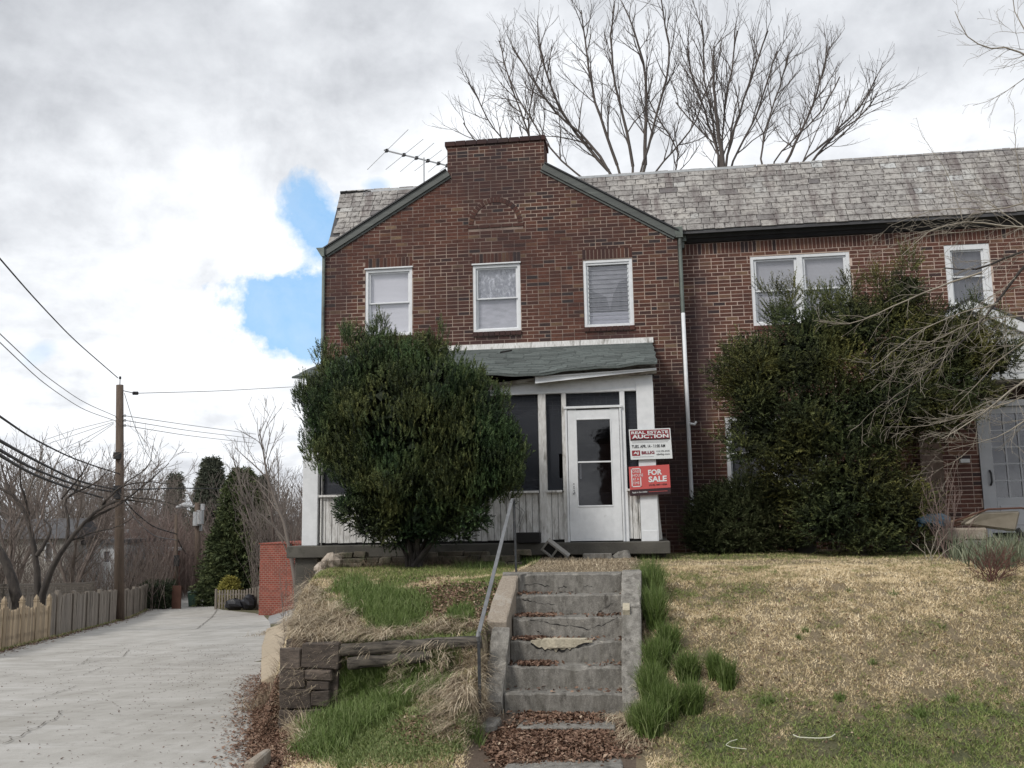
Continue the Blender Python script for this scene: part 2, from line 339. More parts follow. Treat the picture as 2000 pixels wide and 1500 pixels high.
m_yew = leafy('yew_needles', [(0, (.007, .011, .005)), (.3, (.038, .052, .020)), (.6, (.092, .110, .038)), (1, (.185, .195, .068))], .6, patch=(1.3, (.62, .92, 1.0)))
m_yew2 = leafy('yew_needles_olive', [(0, (.008, .010, .004)), (.3, (.048, .053, .017)), (.6, (.115, .115, .033)), (1, (.23, .21, .06))], .65, patch=(.9, (.50, .68, .9)))
m_juniper = leafy('juniper_needles', [(0, (.016, .024, .010)), (.5, (.045, .058, .022)), (1, (.085, .094, .045))], .7)
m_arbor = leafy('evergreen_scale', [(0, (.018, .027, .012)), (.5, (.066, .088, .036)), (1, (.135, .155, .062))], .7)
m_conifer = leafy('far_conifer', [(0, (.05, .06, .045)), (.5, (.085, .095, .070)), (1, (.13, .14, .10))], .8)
m_gold = leafy('golden_shrub', [(0, (.16, .15, .03)), (1, (.42, .38, .10))], .7)
m_hedge = leafy('hedge_leaf', [(0, (.014, .022, .012)), (.6, (.035, .048, .024)), (1, (.08, .09, .045))], .7)
m_grass = leafy('grass_blade', [(0, (.085, .125, .034)), (.22, (.165, .225, .062)), (.42, (.27, .29, .11)), (.55, (.40, .33, .19)), (.75, (.64, .515, .32)), (1, (.88, .75, .52))], .7)
m_straw = leafy('straw_blade', [(0, (.16, .12, .085)), (.5, (.46, .375, .26)), (1, (.74, .64, .48))], .7)
m_clump = leafy('lush_blade', [(0, (.045, .072, .018)), (.5, (.115, .175, .042)), (.8, (.20, .25, .10)), (1, (.27, .32, .14))], .6)
m_leafl = leafy('dead_leaf', [(0, (.085, .048, .034)), (.5, (.22, .135, .095)), (.85, (.36, .25, .18)), (1, (.50, .40, .30))], .75)
m_iris = leafy('blue_green_blade', [(0, (.06, .075, .045)), (.5, (.15, .175, .115)), (1, (.30, .31, .21))], .55)
def ground_mat():
    m, t, bs = new_mat('turf_ground'); bs.inputs['Roughness'].default_value = 1
    col = ramp(t, attr(t), [(0, (.055, .070, .028)), (.3, (.09, .095, .045)), (.5, (.17, .14, .085)), (.8, (.23, .18, .115)), (.95, (.24, .19, .12)), (1, (.13, .095, .07))])
    col = mixc(t, 1.0, col, ramp(t, pnoise(t, 60, 6, .75), [(.3, .55), (.7, 1.25)]), 'MULTIPLY')
    t.links.new(col, bs.inputs['Base Color']); bump(t, bs, pnoise(t, 60, 6, .75), .8, .02); return m
m_ground = ground_mat()
def glass_mat(name, fac_t=.35, rough=.03, refl=.11):
    """window pane: partly see-through, mirror-like at the surface"""
    m = bpy.data.materials.new(name); m.use_nodes = True; t = m.node_tree; t.nodes.clear()
    o = t.nodes.new('ShaderNodeOutputMaterial'); gl = t.nodes.new('ShaderNodeBsdfGlossy'); gl.inputs['Roughness'].default_value = rough
    tr = t.nodes.new('ShaderNodeBsdfTransparent'); tr.inputs[0].default_value = (fac_t, fac_t, fac_t*1.03, 1)
    lw = t.nodes.new('ShaderNodeLayerWeight'); lw.inputs['Blend'].default_value = .5; p_ = t.nodes.new('ShaderNodeMath'); p_.operation = 'POWER'; p_.inputs[1].default_value = 3.5; t.links.new(lw.outputs['Facing'], p_.inputs[0]); fr = t.nodes.new('ShaderNodeMath'); fr.operation = 'MULTIPLY_ADD'; fr.inputs[1].default_value = .85; fr.inputs[2].default_value = refl; t.links.new(p_.outputs[0], fr.inputs[0])
    b = t.nodes.new('ShaderNodeBump'); b.inputs['Strength'].default_value = .05; b.inputs['Distance'].default_value = .02
    n = t.nodes.new('ShaderNodeTexNoise'); n.inputs['Scale'].default_value = 3.5; g = t.nodes.new('ShaderNodeNewGeometry')
    t.links.new(g.outputs['Position'], n.inputs['Vector']); t.links.new(n.outputs[0], b.inputs['Height']); t.links.new(b.outputs[0], gl.inputs['Normal'])
    mx = t.nodes.new('ShaderNodeMixShader'); t.links.new(fr.outputs[0], mx.inputs[0]); t.links.new(tr.outputs[0], mx.inputs[1]); t.links.new(gl.outputs[0], mx.inputs[2])
    t.links.new(mx.outputs[0], o.inputs[0]); return m
m_pane = glass_mat('window_pane', fac_t=.95)
m_pane_dark = glass_mat('dim_window_pane', fac_t=.82, refl=.10)
m_pane_door = glass_mat('door_pane', fac_t=.7, refl=.055)
m_screen = glass_mat('insect_screen', fac_t=.4, rough=.5)
m_scr, t_, b_ = new_mat('screen_mesh')
b_.inputs['Base Color'].default_value = (.018, .022, .032, 1); b_.inputs['Roughness'].default_value = .6; b_.inputs['Alpha'].default_value = .84
m_shade = basic('window_shade', (.78, .79, .77), (.84, .85, .83), 2, .9, None, bump_s=.2, bump_scale=5, stretch=(1, 1, 9))
m_shade_grey = basic('grey_drape', (.22, .23, .24), (.30, .31, .31), 4, .9, stretch=(4, 1, .4))
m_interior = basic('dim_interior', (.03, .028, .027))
m_innerdark = basic('dim_inner_panel', (.05, .048, .046), (.09, .085, .08), 3, .9)
m_foil = basic('crumpled_foil', (.20, .22, .22), (.80, .82, .81), 9, .5, (.30, .32, .33), 14, (.45, .55), 1.0, 12, stretch=(1.6, 1, 1))
m_woodpale = basic('pale_picket_wood', (.30, .235, .16), (.40, .32, .225), 6, .9, None, tint=.5, stretch=(6, 6, .5))
m_woodgrey = basic('grey_picket_wood', (.18, .155, .13), (.27, .24, .205), 6, .9, (.09, .075, .06), 2, (.5, .8), tint=.5, stretch=(6, 6, .5))
m_pole = basic('utility_pole_wood', (.085, .062, .048), (.14, .105, .08), 4, .95, None, stretch=(6, 6, .4))
m_cable = basic('cable_black', (.018, .018, .02)); m_cablegrey = basic('cable_grey', (.20, .20, .21))
m_steel = basic('galvanised', (.42, .43, .44), (.35, .36, .37), 10, .5)
m_bin = basic('green_bin_plastic', (.022, .055, .038), (.035, .07, .05), 6, .5)
m_bag = basic('black_bag_plastic', (.012, .012, .016), None, 6, .28, bump_s=1.0, bump_scale=9)
m_redsign = basic('sign_red', (.50, .045, .045)); m_maroon = basic('sign_maroon', (.17, .018, .028)); m_signdark = basic('sign_black_band', (.035, .016, .020))
m_signwhite = basic('sign_white', (.72, .75, .76)); m_ink = basic('ink_black', (.03, .03, .035)); m_coral = basic('sign_coral', (.56, .10, .095))
m_siding = basic('white_siding', (.62, .63, .64), (.55, .56, .57), 3, .7); m_siding2 = basic('cream_siding', (.42, .40, .36), (.34, .32, .29), 2, .8)
m_brick_plain = basic('plain_brick', (.11, .05, .04), (.09, .042, .034), 3, .9)
m_darkroof = basic('dark_roof', (.07, .07, .075), (.10, .10, .105), 4, .9); m_brown = basic('brown_board', (.10, .045, .03))
m_doorgrey = basic('grey_white_door', (.40, .41, .43), (.34, .35, .37), 4, .6)
m_barrow = basic('beige_tray', (.34, .30, .24), (.26, .23, .18), 6, .6); m_blue = basic('blue_tarp', (.05, .11, .16), (.03, .06, .09), 8, .6)
m_rubber = basic('black_rubber', (.015, .015, .015)); m_hose = basic('pale_hose', (.62, .62, .50))
# ------------------------------------------------------------------ terrain
HAy = [-30, 0, 7.2, 20, 45, 75, 130]; HAz = [.3, .25, -.02, -1.05, -2.6, -3.6, -4.2]
XRy = [-12, 2, 7.95, 10, 15, 27.8, 39, 46.8, 51, 66, 80, 120]; XRx = [3, -1.2, -3.4, -4.3, -6.35, -11.4, -16, -19.6, -24.1, -31.5, -38, -52]
XLy = [-12, 8, 23.6, 29, 41.2, 51.5, 63, 80, 120]; XLx = [-3, -10.9, -17.3, -19.4, -24.3, -28.6, -33.8, -41, -57]
def Ha(y): return np.interp(y, HAy, HAz)
def XR_(y): return np.interp(y, XRy, XRx)
def XL_(y): return np.interp(y, XLy, XLx)
def sst(a, b, x):
    t = np.clip((x-a)/(b-a), 0, 1); return t*t*(3-2*t)
def vnoise(x, y, s, seed=0):
    """cheap value noise 0..1"""
    x = np.asarray(x, float)/s+100; y = np.asarray(y, float)/s+100
    xi = np.floor(x).astype(int); yi = np.floor(y).astype(int); fx = x-xi; fy = y-yi; fx = fx*fx*(3-2*fx); fy = fy*fy*(3-2*fy)
    def h(a, b):
        n = (a*374761393 + b*668265263 + seed*1442695041) & 0x7fffffff
        n = ((n ^ (n >> 13))*1274126177) & 0x7fffffff
        return (n & 0xffff)/65535.0
    return (h(xi, yi)*(1-fx)+h(xi+1, yi)*fx)*(1-fy)+(h(xi, yi+1)*(1-fx)+h(xi+1, yi+1)*fx)*fy
def fnoise(x, y, s, seed=0): return .55*vnoise(x, y, s, seed)+.3*vnoise(x, y, s/2.3, seed+7)+.15*vnoise(x, y, s/5, seed+13)
def H(x, y):
    x = np.asarray(x, float); y = np.asarray(y, float); x, y = np.broadcast_arrays(x, y)
    right = np.interp(y, [5, 7, 8, 9, 10, 11, 12, 15.5], [-.03, 0, .04, .42, .92, 1.24, 1.36, 1.38])
    a = .05+.55*np.clip((x+3.5)/1.9, 0, 1)
    lf = a*sst(7.3, 8.9, y)
    lb = np.interp(y, [9.1, 10.5, 11.8, 13.4, 16], [.85, 1.12, 1.30, 1.35, 1.38]) + .22*np.clip((x+3.6)/2.0, 0, 1)*np.interp(y, [9, 9.3, 10.4, 11.8], [0, 0, 1, 0])
    left = lf+(lb-lf)*sst(8.93, 9.08, y)
    mid = np.interp(y, [5, 7.6, 8.5, 8.95, 8.99, 10.31, 10.34, 14], [0, .0, .13, .19, .05, 1.0, 1.385, 1.42])
    yard = left+(mid-left)*sst(-1.60, -1.44, x)
    yard = yard+(right-yard)*sst(-.15, .02, x)
    yard = yard+(fnoise(x, y, .7, 3)-.5)*.07*sst(7.6, 8.6, y)*(1-((x > -1.7) & (x < .1) & (y < 10.6)))
    far = Ha(y)+(1.38-Ha(y))*(1-sst(17, 45, y))
    yard = np.where(y > 15.5, far, yard)
    front = sst(6.0, 7.2, y)            # before the yard everything is street level
    ha = Ha(y)
    yard = ha*0+yard*front+(np.minimum(ha, .0)-.0)*(1-front)
    t = x-XR_(y); wd = np.interp(y, [7, 8.9, 11, 12.5, 14.2, 18, 28, 45], [.5, .42, .7, 1.0, 1.5, 2.8, 5, 8])
    s = sst(.10, 1, t/wd)
    s = np.where(y < 8.95, sst(.05, 1.0, t/np.interp(y, [7, 8.9], [1.0, .4])), s)
    z0_ = ha-.03+.032*sst(-.12, .03, t)
    z = z0_+(yard-z0_)*s
    return z
def HP(x, y): return float(H(x, y))
def grid(name, xs, ys, fz, mat, ft=None, **kw):
    X, Y = np.meshgrid(xs, ys); Z = fz(X, Y); V = np.stack([X, Y, Z], -1).reshape(-1, 3); nx, ny = len(xs), len(ys)
    i = np.arange((nx-1)*(ny-1)); r_, c_ = i//(nx-1), i % (nx-1); q = r_*nx+c_
    Fc = np.stack([q, q+1, q+nx+1, q+nx], 1)
    tint = ft(V[Fc].mean(1)) if ft else None
    return np_obj(name, V, Fc, mat, None, tint, smooth=True, org=(0, 0, 0))
def lawn_tint(P):
    """0..1: green 0 .. dry straw .85, bare leaves 1"""
    x, y = P[:, 0], P[:, 1]; n = fnoise(x, y, .9, 11); n2_ = fnoise(x, y, .35, 23)
    r = .50+.5*n+.15*(n2_-.5)                                     # dry right lawn
    g = .20+.30*n2_
    lowgreen = (1-sst(7.95+.9*n, 8.75+.9*n, y))*sst(.3, 1.3, x+.8*n+.5*(y-7.5))                      # green strip along the foot of the bank
    topgreen = sst(13.3, 14.6, y+.8*n)
    rightgreen = sst(3.0, 5.2, x-(y-9)*.35+1.2*n)*(1-sst(10.3, 11.3, y))*.75
    gr = np.clip(np.maximum(np.maximum(lowgreen, topgreen*.75), rightgreen), 0, 1)
    pr = np.clip((fnoise(x, y, .45, 31)-.60)*3, 0, .55)
    tr = r+(g-r)*np.maximum(gr, pr)
    # left yard
    nl = fnoise(x, y, .6, 41)
    up = np.where(nl > .52, .55+.3*nl, .20+.2*nl)
    up = np.where(y > 11.6, .26+.25*nl, up)
    low = np.where(x < -2.0-(8.6-y)*.35, .08+.25*nl, .40+.45*nl)
    tl = np.where(y > 9.0, up, low)
    t = np.where(x > -.05, tr, tl)
    mid = (x > -1.55) & (x < -.05); t = np.where(mid, np.where(y > 10, .70+.2*n, 1.0), t)
    t = np.where((x < XR_(y)+.75) & (y < 16), 1.0, t)
    return np.clip(t, 0, 1)
xs = np.concatenate([[-700, -400, -200, -120], np.arange(-80, -8, 1.0), np.arange(-8, -2.8, .05), np.arange(-2.8, 8.5, .1), np.arange(8.6, 30, 1.2), [40, 70, 120, 220, 450, 700]])
ys = np.concatenate([[-300, -120, -50, -20, -8, 0, 3, 5], np.arange(6, 8.8, .1), np.arange(8.8, 9.2, .03), np.arange(9.2, 16.6, .1), np.arange(17, 90, 1.0), [95, 110, 130, 180, 300, 600, 1200]])
g_obj = grid('ground', xs, ys, lambda X, Y: H(X, Y), m_ground, lawn_tint); tag(g_obj, kind='structure')
# alley: concrete slabs with joints
ya = np.concatenate([np.arange(1.5, 16, .5), np.arange(16, 60, 1.5), np.arange(60, 118, 4)])
V = []; nx = 13
for y in ya:
    a, b = float(XL_(y)), float(XR_(y)); wob = .05*math.sin(y*2.1)+.04*math.sin(y*5.3)
    if 46.8 < y < 51.5: pass
    for i in range(nx):
        t = i/(nx-1); V.append((a+(b+.06-a)*t, y, float(Ha(y))-.035*math.sin(t*math.pi)+.012))
V = np.array(V); q = np.array([r*nx+c for r in range(len(ya)-1) for c in range(nx-1)])
al = np_obj('alley', V, np.stack([q, q+1, q+nx+1, q+nx], 1), m_alley, smooth=True, org=(0, 0, 0)); tag(al, kind='structure')
def alz(x, y):
    a, b = float(XL_(y)), float(XR_(y)); t = min(1, max(0, (x-a)/(b-a))); return float(Ha(y))-.035*math.sin(t*math.pi)+.012
def on_alley(px, py):
    d = ray(px, py); z = -.5
    for _ in range(60): p = CAM+d*((z-2)/d[2]); z = .5*z+.5*float(Ha(min(p[1], 125)))
    return p
rng = random.Random(5)
def crack(pts, wd=.012, jit=.05, name='crack', mat=None):
    P = [on_alley(*p) for p in pts]; out_ = []
    for a, b in zip(P[:-1], P[1:]):
        n = max(2, int(np.linalg.norm(b-a)/.12))
        for i in range(n):
            p = a+(b-a)*i/n; out_.append((p[0]+rng.uniform(-jit, jit), p[1]+rng.uniform(-jit, jit)))
    mb = MB(); vs_ = []
    for i, (x, y) in enumerate(out_):
        x2, y2 = out_[min(i+1, len(out_)-1)]; x1, y1 = out_[max(i-1, 0)]; dx, dy = x2-x1, y2-y1; l = math.hypot(dx, dy)+1e-6; w_ = wd*rng.uniform(.35, 1.2)
        for s in (-1, 1): X_, Y_ = x-dy/l*w_*s, y+dx/l*w_*s; vs_.append((X_, Y_, alz(X_, Y_)+.016))
    n = len(out_); mb.add(vs_, [(2*i, 2*i+1, 2*i+3, 2*i+2) for i in range(n-1)])
    o = mb.build(name, mat or m_crack, None, org=(0, 0, 0)); return tag(o, kind='structure')
for pts, w_ in (([(0, 1452), (50, 1430), (110, 1400), (125, 1385)], .010), ([(60, 1368), (110, 1352), (160, 1335)], .008), ([(0, 1319), (80, 1323), (160, 1317), (205, 1300)], .009),
            ([(150, 1298), (190, 1290), (240, 1282), (252, 1268)], .011), ([(150, 1300), (180, 1281), (230, 1268), (280, 1262)], .007), ([(372, 1229), (385, 1228), (425, 1190)], .022),
            ([(380, 1358), (420, 1356), (490, 1348)], .006), ([(430, 1408), (500, 1403)], .005), ([(265, 1262), (380, 1238), (470, 1222), (540, 1217)], .010), ([(75, 1266), (110, 1264)], .012)):
    crack(pts, w_*.85, .025+w_)
# joint / edge band at the alley mouth bottom

# street behind the camera and a walk slab at the foot of the steps
mb = MB(); mb.box(-60, 60, -9, 1.2, -.35, .262); tag(mb.build('street', m_asphalt, org=(0, 0, 0)), kind='structure')
mb = MB(); mb.hexa([(-1.30, 6.2, -.3), (-.12, 6.2, -.3), (-.12, 8.02, -.3), (-1.22, 8.06, -.3), (-1.30, 6.2, .025), (-.12, 6.2, .025), (-.22, 8.0, .05), (-1.10, 8.06, .05)])
tag(mb.build('walk_slab', m_conc, bevel=.01), kind='structure')
mb = MB(); mb.hexa([(-1.16, 8.5, 0), (-.28, 8.5, 0), (-.28, 8.75, 0), (-1.16, 8.75, 0), (-1.16, 8.49, .165), (-.28, 8.5, .175), (-.28, 8.75, .18), (-1.16, 8.75, .17)])
tag(mb.build('sunken_slab', m_conc, bevel=.01), 'low half-buried concrete slab in the dead leaves below the bottom step', 'slab')

# ------------------------------------------------------------------ concrete steps
st = thing('concrete_steps', 'flight of six cracked old concrete steps with sloping cheek walls up the bank', 'steps', (-.8, 9.0, .0))
NS = 6; z0, z1, y0, y1 = .365, 1.40, 9.0, 10.3; dz = (z1-z0)/(NS-1); dy = (y1-y0)/(NS-1)
r3 = random.Random(3)
def rough_block(name, x0, x1, ya, yb, za, zb, mat, parent, jit=.006, nxs=14, tint=.5, chips=()):
    """block whose front upper edge is worn and chipped"""
    mb = MB(); rows = []
    for i in range(nxs+1):
        x = x0+(x1-x0)*i/nxs; c = .008+r3.random()*.014
        for cx_, cw, cd_ in chips:
            c += cd_*max(0, 1-abs((i/nxs-cx_)/cw))
        j = r3.uniform(-jit, jit)
        rows.append([(x, ya, za), (x, ya+j*.5, zb-c+j), (x, ya+c*1.2, zb+j*.5), (x, yb, zb)])
    vs_ = [p for r_ in rows for p in r_]; fs = []
    for i in range(nxs):
        for k in range(3): a = i*4+k; fs.append((a, a+4, a+5, a+1))
    fs.append((0, 1, 2, 3)); fs.append(tuple(nxs*4+k for k in (3, 2, 1, 0)))
    mb.add(vs_, fs, tint); return mb.build(name, mat, parent, smooth=False)
for i in range(NS):
    zt = z0+dz*i; yf = y0+dy*i; chips = {2: ((.55, .35, .06),), 1: ((.6, .15, .035),), 3: ((.1, .1, .03),), 4: ((.05, .1, .03),), 5: ((.04, .05, .05),)}.get(i, ())
    rough_block('step', -1.335+.012*i*(-.3), -.222, yf, yf+dy+.06, (zt-dz-.04) if i else .0, zt, m_conc, st, tint=.35+.3*r3.random(), chips=chips)
# crack lines across the risers: dark recessed slivers
def riser_crack(pts):
    """pts in px on a riser; i = step index"""
    for i, P in pts:
        yf = y0+dy*i-.003; Q = [onY(px, py, yf) for px, py in P]; mb = MB(); up_, lo_ = [], []
        for k in range(len(Q)-1):
            for s in range(6):
                p = Q[k]+(Q[k+1]-Q[k])*s/6; h = r3.uniform(.0008, .0065)*r3.choice((.4, 1, 1)); p = p+np.array([0, 0, r3.uniform(-.011, .011)]); up_.append((p[0], yf, p[2]+h)); lo_.append((p[0], yf, p[2]-h))
        n = len(up_); mb.add(up_+lo_, [(j+n, j+n+1, j+1, j) for j in range(n-1)]); mb.build('crack', m_void, st)
riser_crack([(4, [(1020, 1170), (1050, 1178), (1090, 1180)]), (4, [(1168, 1195), (1190, 1182), (1212, 1170)]), (3, [(1035, 1210), (1075, 1217), (1120, 1224), (1150, 1228), (1180, 1220), (1212, 1204)]), (3, [(1107, 1202), (1106, 1212), (1112, 1222)]),
             (5, [(1018, 1145), (1050, 1140), (1078, 1148)]), (5, [(1090, 1147), (1112, 1145)]), (5, [(1140, 1144), (1160, 1145)]), (3, [(1045, 1228), (1060, 1240)])])
# broken pale patch on the third step
mb = MB(); r4 = random.Random(8)
c0 = onY(1095, 1255, y0+dy*2+.02); n = 18; base_ = []
for k in range(n):
    a = k*2*math.pi/n; rr = 1+r4.uniform(-.14, .14); base_.append((c0[0]+.28*rr*math.cos(a), c0[1]+.05+.10*rr*math.sin(a)))
ztop = z0+dz*2
vs_ = [(x, y, ztop-.06) for x, y in base_]+[(x*.97+c0[0]*.03, y*.9+(c0[1]+.03)*.1, ztop+.014+r4.uniform(0, .008)) for x, y in base_]+[(c0[0], c0[1]+.03, ztop+.026)]
mb.add(vs_, [(k, (k+1) % n, n+(k+1) % n, n+k) for k in range(n)]+[(n+k, n+(k+1) % n, 2*n) for k in range(n)])
yf = y0+dy*2-.006; m_ = 22; up_, lo_ = [], []
for k in range(m_+1):
    u = k/m_; x = c0[0]-.30+.62*u; up_.append((x, yf+.004*r4.random(), ztop+.010+r4.uniform(-.006, .006))); lo_.append((x, yf-.004+.008*r4.random(), ztop-.012-.085*math.sin(math.pi*min(1, u*1.15))**.8*r4.uniform(.65, 1.15)))
mb.add(up_+lo_, [(j+m_+1, j+m_+2, j+1, j) for j in range(m_)]); mb.build('broken_patch', m_conc_pale, st)
mb = MB(); lo2 = [(x, y+.003, z-.035*r4.random()) for x, y, z in lo_]; mb.add([(x, y+.002, z+.01) for x, y, z in lo_]+lo2, [(j+m_+1, j+m_+2, j+1, j) for j in range(m_)]); mb.build('hollow', m_void, st)  # flat dark strip, the shade of a hollow put into colour
def cheek(name, secs, mat, x_th=None, tint=.5):
    """secs: list of (x_left,x_right,y,ztop,zbottom)"""
    mb = MB(); vs_ = []
    for xl, xr, y, zt, zb in secs:
        j = lambda: r4.uniform(-.006, .006)
        vs_ += [(xl+j(), y, zb), (xr+j(), y, zb), (xr+j(), y+j(), zt+j()-.008), (xr-.015, y, zt+j()), (xl+.015, y, zt+j()), (xl+j(), y+j(), zt+j()-.008)]
    n = len(secs); fs = []
    for i in range(n-1):
        for k in range(6): a, b = i*6+k, i*6+(k+1) % 6; fs.append((a, b, b+6, a+6))
    fs += [tuple(range(5, -1, -1)), tuple((n-1)*6+k for k in range(6))]
    mb.add(vs_, fs, tint); return mb.build(name, mat, st)
def secs(P, d0, n=9):
    out_ = []
    for i in range(n):
        t = i/(n-1); a = np.array(P[0]); b = np.array(P[1]); out_.append(tuple(a+(b-a)*t))
    return out_
cheek('cheek_wall', secs([(-.225, -.045, 8.93, .30, -.2), (-.222, -.022, 9.72, 1.08, .2)], 0), m_conc, tint=.8)
cheek('cheek_wall', secs([(-.222, -.025, 9.735, 1.10, .3), (-.218, -.005, 10.28, 1.415, .5)], 0)+[(-.218, -.004, 10.5, 1.42, .8)], m_conc, tint=.95)
cheek('cheek_wall', secs([(-1.535, -1.345, 8.90, .30, -.1), (-1.505, -1.335, 9.42, .93, .2)], 0), m_conc, tint=.75)
cheek('cheek_wall', secs([(-1.60, -1.375, 9.50, .97, .3), (-1.53, -1.345, 10.22, 1.385, .6)], 0), m_conc_tan)
cheek('cheek_wall', [(-1.52, -1.33, 10.24, 1.40, .6), (-1.55, -1.20, 10.42, 1.415, .9)], m_conc, tint=.7)
mb = MB(); p = onY(1262/1, 1250, 9.7); mb.obox((-.17, 9.71, 1.07), (.035, 0, 0), (0, .06, .03), (0, -.01, .03)); mb.build('broken_patch', m_conc_pale, st)

# handrail
HRY = 8.56
hr = thing('handrail', 'bent grey metal handrail on two thin posts left of the steps', 'handrail', (-1.53, 8.75, .2))
mb = MB(); mb.bar((-1.495, HRY, .15), (-1.50, HRY, .985), .026, .026, up=(0, 1, 0)); mb.build('post', m_iron, hr)
mb = MB(); mb.bar((-1.416, 10.6, 1.38), (-1.425, 10.6, 2.205), .022, .022, up=(0, 1, 0)); mb.build('post', m_iron, hr)
mb = MB(); mb.bar((-1.50, HRY-.01, .965), (-1.445, 10.55, 2.215), .036, .014); mb.tube([(-1.50, HRY, .91), (-1.502, HRY-.02, .95), (-1.50, HRY-.01, .99)], [.018, .022, .016], 8)
mb.tube([(-1.448, 10.5, 2.18), (-1.442, 10.55, 2.222), (-1.430, 10.60, 2.228), (-1.424, 10.62, 2.20)], .016, 6); mb.build('rail', m_railalu, hr)
mb = MB()
pts = [onY(px, 1436, 8.62) for px in (905, 972)]
mb.hexa([(-1.66, 8.42, -.1), (-1.34, 8.42, -.1), (-1.32, 8.70, -.1), (-1.64, 8.70, -.1), (-1.66, 8.42, .17), (-1.335, 8.42, .205), (-1.32, 8.70, .22), (-1.62, 8.70, .195)])
tag(mb.build('concrete_block', m_conc, bevel=.02), 'square concrete footing holding the lower handrail post in the straw', 'block')

# ------------------------------------------------------------------ stone retaining wall, logs
rw = thing('stone_retaining_wall', 'short dark brown stone retaining wall at the alley corner', 'retaining wall', (-3.2, 8.9, 0))
mb = MB(); mb.box(-3.50, -2.96, 8.945, 9.25, -.3, .74); mb.box(-3.54, -3.25, 9.2, 10.6, -.3, .80); mb.build('core', m_stone, rw)
def stone(name, x0, x1, z0_, z1_, yf, dep, mat, parent, rg, jit=.012, tint=None, side=False):
    mb = MB(); P = []
    for (x, y, z) in [(x0, yf, z0_), (x1, yf, z0_), (x1, yf+dep, z0_), (x0, yf+dep, z0_), (x0, yf, z1_), (x1, yf, z1_), (x1, yf+dep, z1_), (x0, yf+dep, z1_)]:
        P.append((x+rg.uniform(-jit, jit), y+rg.uniform(-jit, jit), z+rg.uniform(-jit, jit)))
    mb.hexa(P, tint if tint is not None else rg.random()); o = mb.build(name, mat, parent, bevel=min(.009, (z1_-z0_)*.12)); return o
r5 = random.Random(12)
for x0, x1, a, b in ((-3.53, -3.315, .60, .79), (-3.31, -2.93, .60, .84), (-3.53, -3.27, .41, .592), (-3.265, -3.0, .49, .592), (-3.262, -3.03, .40, .483), (-3.53, -3.21, .22, .402), (-3.205, -3.02, .25, .392), (-3.53, -3.40, .07, .212), (-3.395, -3.10, .08, .215), (-3.53, -3.24, -.1, .062), (-3.23, -3.08, -.05, .07)):
    stone('stone', x0, x1, a, b, 8.885+r5.uniform(-.016, .016), .12, m_stone, rw, r5, .011)
for y_ in (9.1, 9.5, 9.95): stone('stone', -3.555, -3.4, .5, .84, y_, .36, m_stone, rw, r5, .012)
lg = lambda a, b, r_, nm, lb: tag(MB().tube([np.array(a)*(1-t)+np.array(b)*t+np.array([0, 0, r5.uniform(-.006, .006)]) for t in np.linspace(0, 1, 14)], [r_*(1+r5.uniform(-.07, .07)) for _ in range(14)], 10).build(nm, m_log, smooth=True), lb, 'log')
lg((-2.93, 8.95, .765), (-1.56, 9.06, .835), .062, 'log', 'upper weathered log edging the bank left of the handrail')
lg((-2.85, 8.93, .645), (-2.05, 8.99, .705), .058, 'log', 'lower dark rotting log tucked under the upper one in the grass')
# beige edging slabs beside the alley
for k, (a, b) in enumerate((((510, 1335), (511, 1292)), ((511, 1290), (512, 1262)), ((513, 1260), (522, 1230)))):
    pa, pb = on_alley(*a), on_alley(*b); mb = MB(); dx = .75+.25*k
    mb.hexa([(pa[0], pa[1], pa[2]-.3), (pa[0]+dx, pa[1], pa[2]-.3), (pb[0]+dx, pb[1], pb[2]-.3), (pb[0], pb[1], pb[2]-.3), (pa[0], pa[1], pa[2]+.05), (pa[0]+dx, pa[1], pa[2]+.42), (pb[0]+dx, pb[1]-.03, pb[2]+.42), (pb[0], pb[1]-.03, pb[2]+.05)])
    lab = ('nearest tilted beige edging slab between the leaf litter and the stone wall', 'middle tilted beige edging slab beside the alley behind the stone wall', 'farthest tilted beige edging slab under the straw mound beside the alley')[k]
    tag(mb.build('edging_slab', m_beige, bevel=.02), lab, 'kerb slab')
# kerb stub at the bottom
mb = MB(); a = on_alley(520, 1500); mb.hexa([(a[0]-.03, 7.55, -.2), (a[0]+.09, 7.55, -.2), (a[0]+.02, 8.05, -.2), (a[0]-.09, 8.05, -.2), (a[0]-.03, 7.55, .07), (a[0]+.07, 7.55, .07), (a[0], 8.05, .06), (a[0]-.07, 8.05, .05)])
tag(mb.build('kerb_stub', m_conc_tan, bevel=.015), 'worn kerb end poking out of dead leaves beside the alley mouth', 'kerb')
